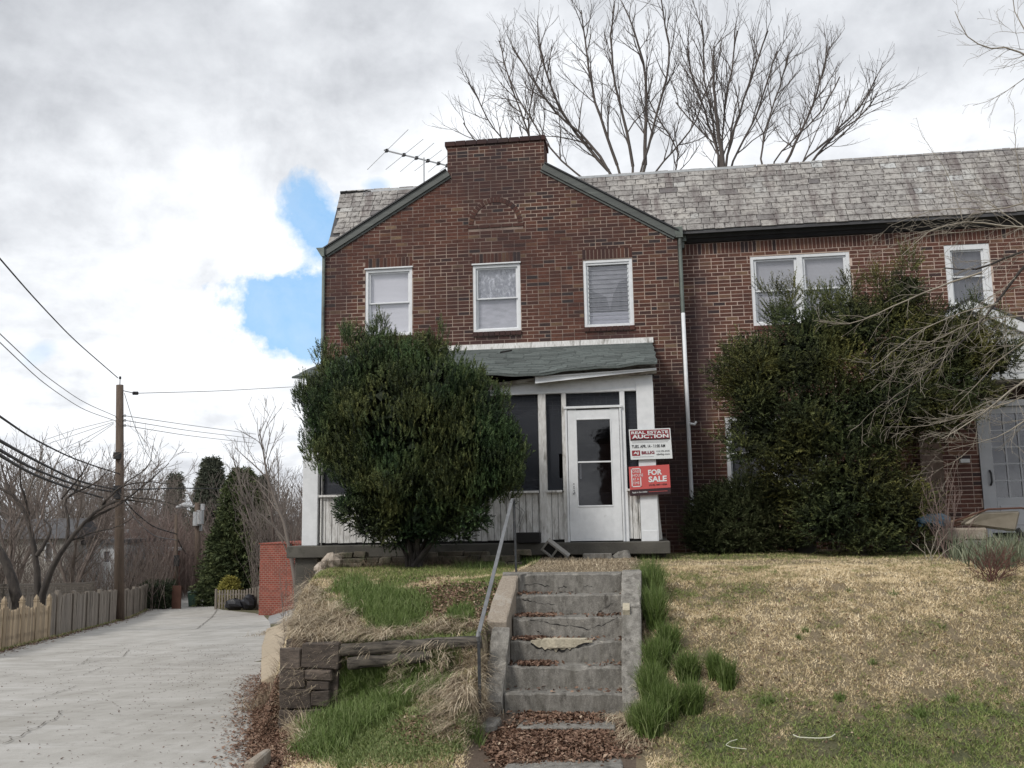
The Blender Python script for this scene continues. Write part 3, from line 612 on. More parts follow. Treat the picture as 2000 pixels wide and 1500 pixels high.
# rubble border in front of the porch
rb = thing('rubble_stone_border', 'low border of loose rubble stones under the yew in front of the porch', 'stone border', (-3.2, 13.35, 1.3))
for row, (zb, hh) in enumerate(((1.28, .115), (1.39, .10), (1.475, .08))):
    x = -4.75+row*.12
    while x < -1.75:
        w_ = r5.uniform(.16, .42)
        if r5.random() > (.05, .18, .35)[row]: stone('stone', x, x+w_-.012, zb-(.08 if row == 0 else 0), zb+hh*r5.uniform(.8, 1.05), 13.36+row*.06+r5.uniform(-.03, .03), .2, m_rubble, rb, r5, .014)
        x += w_
def lump(name, c, rx, ry, rz, mat, lab, cat, seed, group=None):
    rg = random.Random(seed); mb = MB(); vs_ = []; fs = []; nu, nv = 10, 7
    for j in range(nv+1):
        for i in range(nu):
            th = math.pi*j/nv; ph = 2*math.pi*i/nu; k = 1+rg.uniform(-.14, .14); vs_.append((c[0]+rx*k*math.sin(th)*math.cos(ph), c[1]+ry*k*math.sin(th)*math.sin(ph), c[2]+rz*k*math.cos(th)))
    for j in range(nv):
        for i in range(nu): fs.append((j*nu+i, (j+1)*nu+i, (j+1)*nu+(i+1) % nu, j*nu+(i+1) % nu))
    mb.add(vs_, fs); return tag(mb.build(name, mat, smooth=False), lab, cat, group)
p = onY(628, 1110, 12.9); lump('boulder', p, .10, .12, .09, m_palestone, 'upper pale lumpy stone on the pile beside the porch corner', 'stone', 1)
p = onY(630, 1128, 12.7); lump('boulder', p, .11, .12, .11, m_palestone, 'lower tan lumpy stone on the pile above the straw mound', 'stone', 2)
p = onY(650, 1098, 13.1); lump('boulder', p, .16, .14, .13, m_palestone, 'larger brownish lumpy stone at the left end of the rubble border', 'stone', 4)
# ------------------------------------------------------------------ houses
D = 16.51; XL, XR = -5.80, .86; BH, BW, JT = .0698, .2155, .0130
rB = random.Random(77)
brick_cache = {}
def brick_mesh(w_, h_, tint, mat, dep=.016):
    key = (round(w_, 3), round(h_, 3), round(tint, 2), mat.name)
    if key not in brick_cache:
        m = MB(); a, b, c = w_/2, h_/2, .003
        m.add([(-a, 0, -b), (a, 0, -b), (a, 0, b), (-a, 0, b), (-a, dep, -b), (a, dep, -b), (a, dep, b), (-a, dep, b)], [(0, 1, 2, 3), (0, 4, 5, 1), (1, 5, 6, 2), (2, 6, 7, 3), (3, 7, 4, 0)], tint)
        me = bpy.data.meshes.new('brick'); me.from_pydata(m.v, [], m.f); at_ = me.attributes.new('tint', 'FLOAT', 'FACE'); at_.data.foreach_set('value', np.full(5, tint, np.float32)); me.materials.append(mat)
        brick_cache[key] = me
    return brick_cache[key]
def brick_obj(parent, x, yf, z, w_, h_, tint, mat, name='brick', rot=None):
    o = bpy.data.objects.new(name, brick_mesh(w_, h_, tint, mat)); COL.objects.link(o); o.parent = parent; og = ORG[parent.name]
    o.location = (x-og[0], yf-og[1], z-og[2])
    if rot: o.rotation_euler = (0, rot, 0)
    return o
def course_bricks(rows, xr_fn, openings, x_off=0.0, header_every=6, mean=.45):
    """rows: list of z bottoms; returns (xc, zc, w, h, tint)"""
    out_ = []
    for k, z in enumerate(rows):
        xl, xr = xr_fn(z+BH/2)
        if xr-xl < .1: continue
        cuts = sorted([(a, b) for a, b, c, d in openings if c-.01 < z+BH/2 < d+.0]); segs = []; cur = xl
        for a, b in cuts:
            if a > cur: segs.append((cur, min(a, xr)))
            cur = max(cur, b)
        if cur < xr: segs.append((cur, xr))
        x = x_off-BW*(.5 if k % 2 else 0)-2*BW; hd = k % header_every == 3
        while x < xr:
            if hd and rB.random() < .45: wl = BW/2
            elif rB.random() < .03: wl = BW/2
            else: wl = BW
            a, b = x+JT/2, x+wl-JT/2
            for s0, s1 in segs:
                aa, bb = max(a, s0+.003), min(b, s1-.003)
                if bb-aa > .035:
                    t = min(1, max(0, rB.gauss(mean, .24)))
                    out_.append(((aa+bb)/2, z+BH/2+rB.uniform(-.0015, .0015), bb-aa, BH-JT, t))
            x += wl
    return out_
def lay(parent, bricks, yf, mat, score, nobj=300, name='brick', stuff='brickwork'):
    idx = sorted(range(len(bricks)), key=lambda i: score(bricks[i]))
    full = [i for i in idx if abs(bricks[i][2]-(BW-JT)) < .004 or bricks[i][2] < .1 and abs(bricks[i][2]-(BW/2-JT)) < .004][:nobj]
    fs = set(full); mb = MB()
    for i, (x, z, w_, h_, t) in enumerate(bricks):
        y = yf+rB.uniform(-.0015, .0015)
        if i in fs: brick_obj(parent, x, y, z, w_, h_, round(t*12)/12, mat)
        else:
            a, b = w_/2, h_/2; mb.add([(x-a, y, z-b), (x+a, y, z-b), (x+a, y, z+b), (x-a, y, z+b), (x-a, y+.016, z-b), (x+a, y+.016, z-b), (x+a, y+.016, z+b), (x-a, y+.016, z+b)], [(0, 1, 2, 3), (0, 4, 5, 1), (1, 5, 6, 2), (2, 6, 7, 3), (3, 7, 4, 0)], t)
    if mb.f: tag(mb.build(stuff, mat, parent), kind='stuff')
def panel_wall(mb, x0, x1, z0_, z1_, y0_, y1_, openings):
    xs_ = sorted({x0, x1, *[v for o in openings for v in o[:2] if x0 < v < x1]}); zs_ = sorted({z0_, z1_, *[v for o in openings for v in o[2:] if z0_ < v < z1_]})
    for i in range(len(xs_)-1):
        for j in range(len(zs_)-1):
            cx_, cz_ = (xs_[i]+xs_[i+1])/2, (zs_[j]+zs_[j+1])/2
            if any(a < cx_ < b and c < cz_ < d for a, b, c, d in openings): continue
            mb.box(xs_[i], xs_[i+1], y0_, y1_, zs_[j], zs_[j+1])
def window(parent, x0, x1, z0_, z1_, yf, fw=.055, mid=.5, frame_mat=None, shade=None, shade2=None, louvers=False, cap=True, pane=None, recess=.05, double=False, sashw=.035):
    fm = frame_mat or m_white; mb = MB(); ya_, yb_ = yf+.012, yf+.10
    mb.box(x0, x0+fw, ya_, yb_, z0_, z1_); mb.box(x1-fw, x1, ya_, yb_, z0_, z1_); mb.box(x0+fw, x1-fw, ya_, yb_, z1_-fw, z1_); mb.box(x0+fw, x1-fw, ya_, yb_, z0_, z0_+fw*.9)
    if cap: mb.box(x0-.015, x1+.015, yf-.028, yf+.05, z1_+.002, z1_+.030)
    if double: c = (x0+x1)/2; mb.box(c-.05, c+.05, ya_-.004, yb_, z0_+fw, z1_-fw)
    fr = mb.build('window', fm, parent, bevel=.004)
    spans = [(x0+fw, x1-fw)] if not double else [(x0+fw, (x0+x1)/2-.05), ((x0+x1)/2+.05, x1-fw)]
    zi0, zi1 = z0_+fw*.9, z1_-fw; zm = zi0+(zi1-zi0)*mid
    for a, b in spans:
        if louvers:
            mb = MB(); mb.box(a, a+.03, yf+.05, yf+.09, zi0, zi1); mb.box(b-.03, b, yf+.05, yf+.09, zi0, zi1); mb.box(a, b, yf+.03, yf+.07, zi1-.035, zi1); mb.build('sash', fm, fr)
            n = 13; hh = (zi1-.05-zi0)/n
            for i in range(n):
                z = zi0+hh*(i+.5); mb = MB(); mb.obox(((a+b)/2, yf+.060, z), ((b-a)/2-.032, 0, 0), (0, .007, hh*.53), (0, .0015, -.0003)); mb.build('louver', m_pane_l, fr)
                mb = MB(); mb.box(a+.03, b-.03, yf+.040, yf+.048, z-hh*.5, z-hh*.5+.0045); mb.build('louver_edge', m_alu, fr)
            for s in range(n):
                z = zi0+hh*(s+.5)
                mb = MB(); mb.box(a+.028, a+.04, yf+.035, yf+.055, z-hh*.3, z+hh*.35); mb.box(b-.04, b-.028, yf+.035, yf+.055, z-hh*.3, z+hh*.35); mb.build('clip', m_signwhite, fr)
        else:
            for (c, d, yy, nm) in ((zm-.012, zi1, yf+.045, 'upper_sash'), (zi0, zm+.014, yf+.075, 'lower_sash')):
                mb = MB(); s = sashw; mb.box(a, a+s, yy, yy+.028, c, d); mb.box(b-s, b, yy, yy+.028, c, d); mb.box(a+s, b-s, yy, yy+.028, d-s*.75, d); mb.box(a+s, b-s, yy, yy+.028, c, c+s*.75); mb.build(nm, fm, fr, bevel=.003)
                mb = MB(); mb.box(a+s-.003, b-s+.003, yy+.010, yy+.015, c+s*.7, d-s*.7); mb.build('pane', pane or m_pane, fr)
        mb = MB(); mb.box(a, b, yf+.115, yf+.12, zm-.02 if shade2 else zi0, zi1); mb.build('shade', shade or m_shade, fr)
        if shade2: mb = MB(); mb.box(a, b, yf+.118, yf+.123, zi0, zm-.0); mb.build('shade', shade2, fr)
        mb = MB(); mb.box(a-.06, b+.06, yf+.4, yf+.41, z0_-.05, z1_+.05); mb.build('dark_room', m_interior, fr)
    return fr
m_shade2 = basic('grey_white_shade', (.42, .43, .43), (.60, .61, .61), 6, .9, None, bump_s=.2, bump_scale=5, stretch=(.6, 1, 2))
m_pane_l = glass_mat('louver_glass', fac_t=.86, rough=.04)
def soldier(parent, x0, x1, zb, h_, yf, mat, mean=.45, step=.07, objs=True, name='soldier_brick'):
    n = max(1, round((x1-x0)/step)); s = (x1-x0)/n
    mb = MB()
    for i in range(n):
        t = min(1, max(0, rB.gauss(mean, .26)))
        if objs: brick_obj(parent, x0+s*(i+.5), yf-.004, zb+h_/2, s-JT, h_-JT*.8, round(t*12)/12, mat, name)
# ---- end-of-row house
eh = thing('end_row_house', 'dark red brick end-of-row house with a front gable and a broad flat chimney', 'house', (-2.45, D, 1.3))
W = [(-5.0, -4.09, 5.44, 6.735), (-2.93, -2.035, 5.44, 6.71), (-.87, .03, 5.44, 6.695)]
porch_open = [(-3.9, -.15, 1.5, 3.9)]
mb = MB(); panel_wall(mb, XL, XR, .9, 7.10, D+.003, D+.25, W+porch_open)
mb.prism_y([(XL, 7.10), (XR, 7.10), (XR, 7.13), (-1.54, 8.585), (-3.40, 8.585), (XL, 7.13)], D+.003, D+.25)
wall = mb.build('wall', m_mortar, eh)
def xr_main(z):
    if z < 7.12: return XL, XR
    if z > 8.45: return -3.40, -1.54
    k = (z-7.16)/.598; return max(XL, XL+k-.02), min(XR, XR-.04-k+.02)
rows = [1.30+i*BH for i in range(int((8.60-1.30)/BH)+1)]
arch_c = (-2.485, 7.50); arch_r = .515
ops = [(a-.002, b+.002, c-.085, d+.215) for a, b, c, d in W]+porch_open
br = [b for b in course_bricks(rows, xr_main, ops, XL) if not (b[1] > 7.45 and (b[0]-arch_c[0])**2+(max(0, b[1]-arch_c[1]))**2 < (arch_r-.03)**2) and b[1] < 8.58]
def cut_arch(bl):
    out_ = []
    for x, z, w_, h_, t in bl:
        dz_ = max(0, z-arch_c[1])
        if z > arch_c[1]-.10 and dz_ < arch_r:
            hw = math.sqrt(arch_r**2-dz_**2); a, b = x-w_/2, x+w_/2; L0, R0_ = arch_c[0]-hw-.006, arch_c[0]+hw+.006
            if a < L0 and b > L0: b = L0
            elif b > R0_ and a < R0_: a = R0_
            elif a >= L0 and b <= R0_: continue
            if b-a < .03: continue
            out_.append(((a+b)/2, z, b-a, h_, t))
        else: out_.append((x, z, w_, h_, t))
    return out_
br = cut_arch(course_bricks(rows, xr_main, ops, XL))
# keep window side jamb bricks beside the lintels: soldiers are exactly window wide
lay(wall, [b for b in br if b[1] < 8.75], D, m_brick, lambda b: (0 if 5.2 < b[1] < 7.6 and b[0] > -.95 else 10)+abs(b[0]-.2)+abs(b[1]-6), 300)
# flemish infill inside the arch (set back a little)
inn = arch_r-.105; fill = []
for k in range(8):
    z = arch_c[1]+.01+k*BH; 
    if z+BH/2-arch_c[1] > inn: break
    hw = math.sqrt(inn**2-(z+BH/2-arch_c[1])**2)
    x = arch_c[0]-.6-(BW/2 if k % 2 else 0)
    while x < arch_c[0]+.6:
        a, b = max(x+JT/2, arch_c[0]-hw), min(x+BW-JT/2, arch_c[0]+hw)
        if b-a > .04: fill.append(((a+b)/2, z+BH/2, b-a, BH-JT, min(1, max(0, rB.gauss(.4, .25)))))
        x += BW
arch = MB().prism_y([(arch_c[0]+(arch_r)*math.cos(math.pi*i/20), arch_c[1]+arch_r*math.sin(math.pi*i/20)) for i in range(21)], D+.001, D+.007).build('blind_arch', m_mortar, eh)
for x, z, w_, h_, t in fill: brick_obj(arch, x, D+.012-.014, z, w_, h_, round(t*12)/12, m_brick)
for i in range(23):
    a = math.pi*(i+.5)/23; rr = arch_r-.052; t = min(1, max(0, rB.gauss(.5, .2)))
    brick_obj(arch, arch_c[0]+rr*math.cos(a), D-.010, arch_c[1]+rr*math.sin(a), .094, .052, round(t*12)/12, m_brick, 'arch_brick', rot=-a)
for i in range(5): brick_obj(arch, arch_c[0]-.43+.215*i, D-.012, arch_c[1]-.045, .200, .057, .25+.04*i, m_brick)
# chimney slab
ch = MB().box(-3.40, -1.54, D+.003, D+.62, 8.586, 9.10).build('chimney', m_mortar, eh)
chb = course_bricks([rows[-1]+(i+1)*BH for i in range(8) if rows[-1]+(i+1)*BH < 9.05], lambda z: (-3.40, -1.54), [], XL, mean=.33)
for x, z, w_, h_, t in chb: brick_obj(ch, x, D, z, w_, h_, round(t*12)/12, m_brick)
for k in range(7):
    for s_, xx in ((1, -1.54),):
        for j in range(3): 
            mb = MB(); mb.box(xx-.004, xx+.006, D+.01+j*.2, D+.19+j*.2, 8.592+k*BH, 8.592+k*BH+.057, rB.random()*.8); mb.build('side_brick', m_brick, ch)
x = -3.44
while x < -1.5:
    w_ = min(.206, -1.50-x); mb = MB(); t = rB.random()*.5; mb.box(x, x+w_-.01, D-.035, D+.20, 9.082, 9.175-.006*rB.random(), t*.5); mb.box(x, x+w_-.01, D+.21, D+.66, 9.082, 9.17, t); mb.build('cap_brick', m_brick, ch); x += w_
# lintels and sills
for i, (a, b, c, d) in enumerate(W):
    soldier(wall, a-.01, b+.01, d+.012+(.012 if i < 2 else 0), .198, D, m_brick, .42)
    n = 9
    for k in range(n):
        s = (b-a+.02)/n; mb = MB(); mb.box(a-.01+k*s+.006, a-.01+(k+1)*s-.006, D-.030, D+.08, c-.085, c-.004, .15+.2*rB.random()); mb.build('sill_brick', m_brick, wall)
window(eh, *W[0], D, shade=m_shade); window(eh, *W[1], D, shade=m_foil, shade2=m_shade2, pane=m_pane)
w3 = window(eh, *W[2], D, louvers=True, shade=m_shade2, cap=False)  # pale sheet behind the louvers paints in the reflected sky
a, b, c, d = W[2]; yy = D+.105
mb = MB(); q = [(a+.08, c+.28), (a+.48, c+.28), (a+.40, c+.58), (a+.22, c+.66), (a+.08, c+.74)]; mb.add([(x, yy, z) for x, z in q], [(0, 1, 2, 3, 4)]); mb.build('drape', m_shade_grey, w3)
mb = MB(); q = [(a+.46, c+.28), (b-.07, c+.28), (b-.07, c+.90), (a+.66, c+.85), (a+.54, c+.62)]; mb.add([(x, yy, z) for x, z in q], [(0, 1, 2, 3, 4)]); mb.build('drape', m_shade_grey, w3)
mb = MB(); mb.box(a+.06, b-.06, yy, yy+.006, c+.05, c+.28); mb.build('sill_board', m_white, w3)
# inner ground-floor front wall opening (dim room behind the porch)
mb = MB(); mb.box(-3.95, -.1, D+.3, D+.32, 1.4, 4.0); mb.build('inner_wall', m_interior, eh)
# rake boards
def rake(xa, za, xb, zb, nm='rake_board'):
    d = np.array([xb-xa, 0, zb-za]); l = np.linalg.norm(d); d /= l; nrm = np.array([-d[2], 0, d[0]]); nrm *= np.sign(nrm[2])
    A, B = np.array([xa, 0, za]), np.array([xb, 0, zb])
    def quad(o0, o1, ya_, yb_, t=.5):
        P = []
        for y in (ya_, yb_):
            for q in (A+nrm*o0, B+nrm*o0, B+nrm*o1, A+nrm*o1): P.append((q[0], y, q[2]))
        return [P[i] for i in (0, 1, 5, 4, 3, 2, 6, 7)]
    mb = MB(); mb.hexa(quad(-.125, 0.0, D-.055, D+.02)); mb.hexa(quad(-.165, -.128, D-.025, D+.02)); r_ = mb.build(nm, m_greytrim, eh)
    mb = MB(); mb.hexa(quad(0.003, .028, D-.085, D+1.6)); mb.build('roof_edge', m_black, eh)
    return r_
rake(XL-.03, 7.17, -3.405, 8.60); rake(XR+.02, 7.14, -1.535, 8.60)
# left gutter return and downspouts
mb = MB(); p = [(XL-.14, D-.10, 7.20), (XL-.03, D-.10, 7.02), (XL+.02, D-.10, 7.02), (XL+.02, D-.10, 7.20)]
mb.prism_y([(XL-.15, 7.20), (XL-.045, 7.03), (XL+.01, 7.03), (XL+.01, 7.20)], D-.10, D+.9); mb.build('gutter_end', m_verdigris, eh)
mb = MB(); mb.tube([(XL-.018, D-.03, 7.05), (XL-.018, D-.03, 1.2)], .030, 8); mb.build('downspout', m_verdigris, eh, smooth=True)
mb = MB(); mb.tube([(XR+.045, D-.01, 7.16), (XR+.045, D-.01, 5.62)], .034, 8); mb.box(XR-.03, XR+.10, D-.06, D+.1, 7.02, 7.22); mb.build('downspout', m_verdigris, eh, smooth=False)
mb = MB(); mb.tube([(XR+.045, D-.012, 5.62), (XR+.05, D-.012, 3.6), (XR+.055, D-.012, 1.6), (XR+.12, D-.08, 1.48), (XR+.26, D-.2, 1.42)], .036, 8); mb.build('downspout', m_white, eh, smooth=True)
mb = MB(); mb.tube([(XR+.07, D-.03, 3.62), (XR+.16, D-.05, 3.60), (XR+.19, D-.05, 3.65)], .022, 6); mb.build('pipe_stub', m_white, eh)
# sides, rear, flat roof (plain)
mb = MB(); mb.box(XL, XL+.2, D+.25, 26, -2, 7.1); mb.build('side_wall', m_brick_plain if 'm_brick_plain' in globals() else m_brick, eh)
mb = MB(); mb.box(XL, XR, 25.8, 26, -3, 8.4); mb.build('rear_wall', m_brick, eh)
# ---- slate mansard
def slate_roof(parent, xa, xb, ye, ze, yt, zt, nobj, xl_fn=None, rows_n=11, seed=1, left=False, low=None):
    lo0, lo1 = low or (xa, xb)
    rg = random.Random(seed); L_ = math.hypot(yt-ye, zt-ze); ang = math.atan2(zt-ze, yt-ye); e = L_/rows_n
    mb = MB(); mb.hexa([(lo0, ye, ze-.05), (lo1, ye, ze-.05), (xb, yt, zt-.05), (xa, yt, zt-.05), (lo0, ye-.004, ze-.004), (lo1, ye-.004, ze-.004), (xb, yt-.004, zt-.004), (xa, yt-.004, zt-.004)])
    deck = mb.build('roof', m_darkroof, parent); cache = {}; lst = []
    for r_ in range(rows_n):
        x = xa+rg.uniform(-.2, 0)
        while x < xb:
            w_ = rg.choice([.15, .18, .20, .22, .24, .26, .28, .31, .34]); s = e*r_
            cxm = x+w_/2; yy = ye+(yt-ye)*s/L_
            x0_, x1_ = x, x+w_
            if x0_ > xa-.13 and (xl_fn is None or xl_fn(cxm, ze+(zt-ze)*s/L_)) and x1_ < xb+.15:
                big = vnoise(cxm, s*3, 1.1, seed)
                lst.append((max(x0_, xa), min(x1_, xb), r_, min(1, max(0, rg.gauss(.36+.30*big, .15))), rg.uniform(-.008, .008), rg.uniform(-.010, .010)))
            x += w_
    def sl_mesh(w_, t):
        k = (round(w_, 3), round(t*10)/10)
        if k not in cache:
            ln = e*1.45 ; m = MB(); g = .006; h_ = .013
            m.add([(-w_/2+g, -.0, h_), (w_/2-g, 0, h_), (w_/2-g, ln, 0), (-w_/2+g, ln, 0), (-w_/2+g, 0, 2.4*h_), (w_/2-g, 0, 2.4*h_), (w_/2-g, ln, h_*1.2), (-w_/2+g, ln, h_*1.2)], [(4, 5, 6, 7), (0, 1, 5, 4), (1, 2, 6, 5), (3, 0, 4, 7)], k[1])
            me = bpy.data.meshes.new('slate'); me.from_pydata(m.v, [], m.f); a_ = me.attributes.new('tint', 'FLOAT', 'FACE'); a_.data.foreach_set('value', np.full(4, k[1], np.float32)); me.materials.append(m_slate); cache[k] = me
        return cache[k]
    lst.sort(key=lambda q: abs((q[0]+q[1])/2-(xa if left is False else xb)) if nobj else 0)
    big_ = MB(); n = 0; og = ORG[parent.name]
    ca, sa = math.cos(ang), math.sin(ang)
    for x0_, x1_, r_, t, dr, dsl in lst:
        w_ = x1_-x0_; c = (x0_+x1_)/2; s = e*r_+dsl; yy, z_ = ye+s*ca, ze+s*sa
        if w_ < .05: continue
        if n < nobj:
            o = bpy.data.objects.new('slate', sl_mesh(w_, t)); COL.objects.link(o); o.parent = deck; o.location = (c-og[0], yy-og[1], z_-og[2]); o.rotation_euler = (ang, 0, dr); n += 1
        else:
            me = sl_mesh(w_, t)
            pts = [(v.co.x, v.co.y, v.co.z) for v in me.vertices]
            big_.add([(c+a, yy+b*ca-h_*sa+a*dr*.5, z_+b*sa+h_*ca) for a, b, h_ in pts], [(4, 5, 6, 7), (0, 1, 5, 4), (1, 2, 6, 5), (3, 0, 4, 7)], t)
    if big_.f: tag(big_.build('slates', m_slate, deck), kind='stuff')
    return deck
YE, ZE, YT, ZT = D+.02, 7.13, 17.33, 8.575
def left_vis(x, z): return x < XL+(z-7.16)/.598+.22
slate_roof(eh, XL+.02, -3.3, YE+.0, ZE+.04, YT, ZT+.02, 300, left_vis, seed=4, left=True, low=(XL+.02, XL+.06))
mb = MB(); mb.box(XL, XR, YT, 26, ZT-.10, ZT+.0); mb.box(XL+.02, -3.3, YT-.03, YT+.12, ZT-.01, ZT+.05); mb.build('flat_roof', m_alu, eh)
mb = MB(); 
for i in range(9): mb.tube([(XL+.03+i*.07, YT-.04, ZT+.03), (XL+.10+i*.07, YT-.035, ZT+.035+.01*math.sin(i*2.1))], [.030-.0025*i, .028-.0025*i], 6)
mb.build('ridge_tar', m_rubber, eh)
mb = MB(); mb.add([(XL+.02, YE, ZE), (XL+.02, YT, ZT), (XL+.02, YT, 7.0), (XL+.02, YE, 7.0)], [(0, 1, 2, 3)]); mb.build('roof_cheek', m_greytrim, eh)
# ---- neighbour
YN = 16.78; kN = YN/D
nb = thing('neighbour_row_house', 'red brick row house adjoining on the right with a slate roof and black gutter', 'house', (5.3, YN, 1.3))
NX0, NX1 = XR+.02, 10.4
def kn(x0, x1, z0_, z1_): return (x0*kN, x1*kN, 2+(z0_-2)*kN, 2+(z1_-2)*kN)
WN = [kn(2.13, 3.85, 5.33, 6.60), kn(5.445, 6.192, 5.49, 6.62), kn(1.545, 3.25, 2.45, 3.715)]
ztop = 2+(6.895-2)*kN
mb = MB(); panel_wall(mb, NX0, NX1, .9, ztop, YN+.003, YN+.25, WN); nwall = mb.build('wall', m_mortar2, nb)
nrows = [ztop-.215-(i+1)*BH for i in range(int((ztop-1.5)/BH))]
nbr = course_bricks(nrows, lambda z: (NX0, NX1), [(a-.002, b+.002, c-.08, d+.003) for a, b, c, d in WN], .93, mean=.5)
lay(nwall, nbr, YN, m_brick2, lambda b: (0 if 4.6 < b[1] < 7 and b[0] > 1.2 else 20)+b[0]+.3*abs(b[1]-6.), 300)
# soldier course under the gutter: individual bricks
soldier(nwall, NX0, NX1, ztop-.213, .21, YN, m_brick2, .5, .0705)
for i, (a, b, c, d) in enumerate(WN):
    n = round((b-a)/.1)
    for k in range(n): s = (b-a)/n; mb = MB(); mb.box(a+k*s+.003, a+(k+1)*s-.003, YN-.03, YN+.08, c-.08, c-.004, .2+.5*rB.random()); mb.build('sill_brick', m_brick2, nwall)
window(nb, *WN[0], YN, shade=m_shade, double=True, cap=False, fw=.06, pane=m_pane_dark, sashw=.045)
window(nb, *WN[1], YN, shade=m_shade_grey, cap=False, fw=.10, pane=m_pane_dark)
window(nb, *WN[2], YN, shade=m_shade_grey, cap=False, double=True, pane=m_pane_dark, fw=.07)
# gutter, fascia
zg0, zg1 = ztop+.0, ztop+.20
mb = MB(); mb.prism_x([(YN-.17, zg1), (YN-.16, zg1-.05), (YN-.12, zg0+.07), (YN-.09, zg0+.065), (YN-.05, zg0+.01), (YN+.05, zg0+.005), (YN+.05, zg1)], NX0+.16, NX1); mb.build('gutter', m_black, nb)
mb = MB(); mb.box(NX0+.01, NX0+.15, YN-.15, YN+.02, zg0+.02, zg1-.03); mb.box(NX0+.03, NX0+.11, YN-.13, YN, zg0-.1, zg0+.02); mb.build('gutter_box', m_verdigris, nb)
def n_vis(x, z): return x > XR-(z-7.16)/.598-.12
slate_roof(nb, -1.6, NX1, YE+.0, ZE+.02, YT, ZT, 300, n_vis, seed=9, low=(NX0, NX1))
mb = MB(); mb.box(-1.6, NX1, YT, 26, ZT-.10, ZT); mb.box(-1.6, 2.4, YT-.03, YT+.12, ZT-.0, ZT+.045); mb.build('flat_roof', m_alu, nb)
mb = MB(); mb.box(2.4, NX1, YT-.02, YT+.1, ZT, ZT+.02); mb.build('ridge_strip', m_black, nb)
mb = MB(); mb.box(NX0, NX1, 25.8, 26, -2, 8.4); mb.box(NX1-.2, NX1, YN+.25, 25.8, 0, 8.4); mb.build('rear_wall', m_brick2, nb)

# ---- TV antenna
an = thing('tv_antenna', 'old rooftop television aerial left of the chimney', 'antenna', (-4.32, 18.5, 8.5))
za = 9.73
a0 = onY(750, 293, 18.5); a1 = onY(880, 325, 18.5)
MB().tube([(-4.32, 18.5, 8.45), (-4.32, 18.5, za)], .016, 6).build('mast', m_steel, an)
MB().tube([a0, a1], .018, 6).build('boom', m_steel, an)
for (u, ax, ay, bx, by) in ((.04, 716, 337, 795, 260), (.30, 755, 333, 828, 274), (.49, 782, 337, 848, 281), (.66, 808, 333, 861, 292), (.82, 834, 335, 876, 299), (.95, 850, 332, 880, 310)):
    c = a0+(a1-a0)*u; q0, q1 = onZ(ax, ay, c[2]), onZ(bx, by, c[2]); d = q1-q0; h_ = np.linalg.norm(d)/2; d /= 2*h_
    MB().tube([c-d*h_, c+d*h_], .006, 5).build('element', m_steel, an)
    MB().obox(c, d*.03, np.array([.03, 0, 0]), np.array([0, 0, .035])).build('clamp', m_cable, an)
# ------------------------------------------------------------------ enclosed front porch
PY = 14.2
ep = thing('enclosed_porch', 'sagging white enclosed porch with dark screens on a concrete slab', 'porch', (-2.5, PY, 1.46))
def PX(px, py, Y=PY): return onY(px, py, Y)[0]
mb = MB(); mb.box(-5.50, .435, PY-.16, D-.02, 1.455, 1.64); mb.build('slab', m_conc_dark, ep, bevel=.012)
mb = MB(); mb.box(-5.40, -5.02, PY-.06, PY+.35, .0, 1.452); mb.build('pier', m_conc_dark, ep, bevel=.01)
mb = MB(); mb.box(-5.3, .38, PY+.3, PY+.5, .5, 1.45); mb.build('foundation', m_conc_dark, ep)
zS = 2.43; zL = 3.93                                    # sill top, lintel underside
mb = MB(); mb.box(-5.31, -5.055, PY-.01, PY+.25, 1.64, 4.12); mb.build('corner_post', m_white, ep, bevel=.006)
mb = MB(); mb.box(.015, .275, PY-.01, PY+.25, 1.64, 4.06); mb.box(.03, .26, PY-.016, PY-.01, 1.64, 1.80); mb.build('corner_post', m_white, ep, bevel=.006)
mb = MB(); mb.hexa([(.275, PY+.02, 1.66), (.32, PY+.1, 1.66), (.33, PY+.14, 1.66), (.275, PY+.14, 1.66), (.277, PY+.02, 2.45), (.282, PY+.1, 2.45), (.282, PY+.14, 2.45), (.277, PY+.14, 2.45)]); mb.build('loose_strip', m_white_old, ep)
mb = MB(); mb.box(-5.0, -5.04+.045, PY, PY+.12, 1.64, 4.0); mb.build('trim', m_white_old, ep)
def mull(pxl, pxr, pyt, za, zb, nm='mullion', mat=None, dy=0.0):
    a, b = PX(pxl, pyt), PX(pxr, pyt); mb = MB(); mb.box(a, b, PY+dy, PY+dy+.10, za, zb); return mb.build(nm, mat or m_white_old, ep, bevel=.003)
mull(1052, 1067, 860, 1.64, zL); mull(1098, 1107, 860, 1.64, zL, dy=-.004)
mull(1214, 1224, 900, 1.64, zL+.0, mat=m_white)
mull(1249.5, 1256, 870, 1.64, zL, mat=m_white, dy=.004)
# sills
for a, b in ((623, 1052), (1067, 1098), (1224, 1252)):
    mb = MB(); xa_, xb_ = PX(a, 960), PX(b, 956); mb.box(xa_, xb_, PY-.025, PY+.10, zS-.035, zS); mb.build('sill', m_white_old, ep, bevel=.003)
# vertical siding boards below the sills
rb_ = random.Random(21); x = PX(623, 1000); xe = PX(1112, 1000)
boards = []
while x < xe-.03: boards.append((x, min(x+.1, xe))); x += .1
x = PX(1224, 1000); 
while x < .01: boards.append((x, min(x+.088, .013))); x += .088
for a, b in boards:
    mb = MB(); y_ = PY+.035+rb_.uniform(-.003, .004); mb.box(a+.004, b-.004, y_, y_+.02, 1.672+rb_.uniform(0, .012), zS-.036, rb_.random()); mb.build('siding_board', m_white_old, ep, bevel=.002)
mb = MB(); mb.box(-5.0, .02, PY+.06, PY+.07, 1.64, zS-.04); mb.build('siding_gap', m_void, ep)
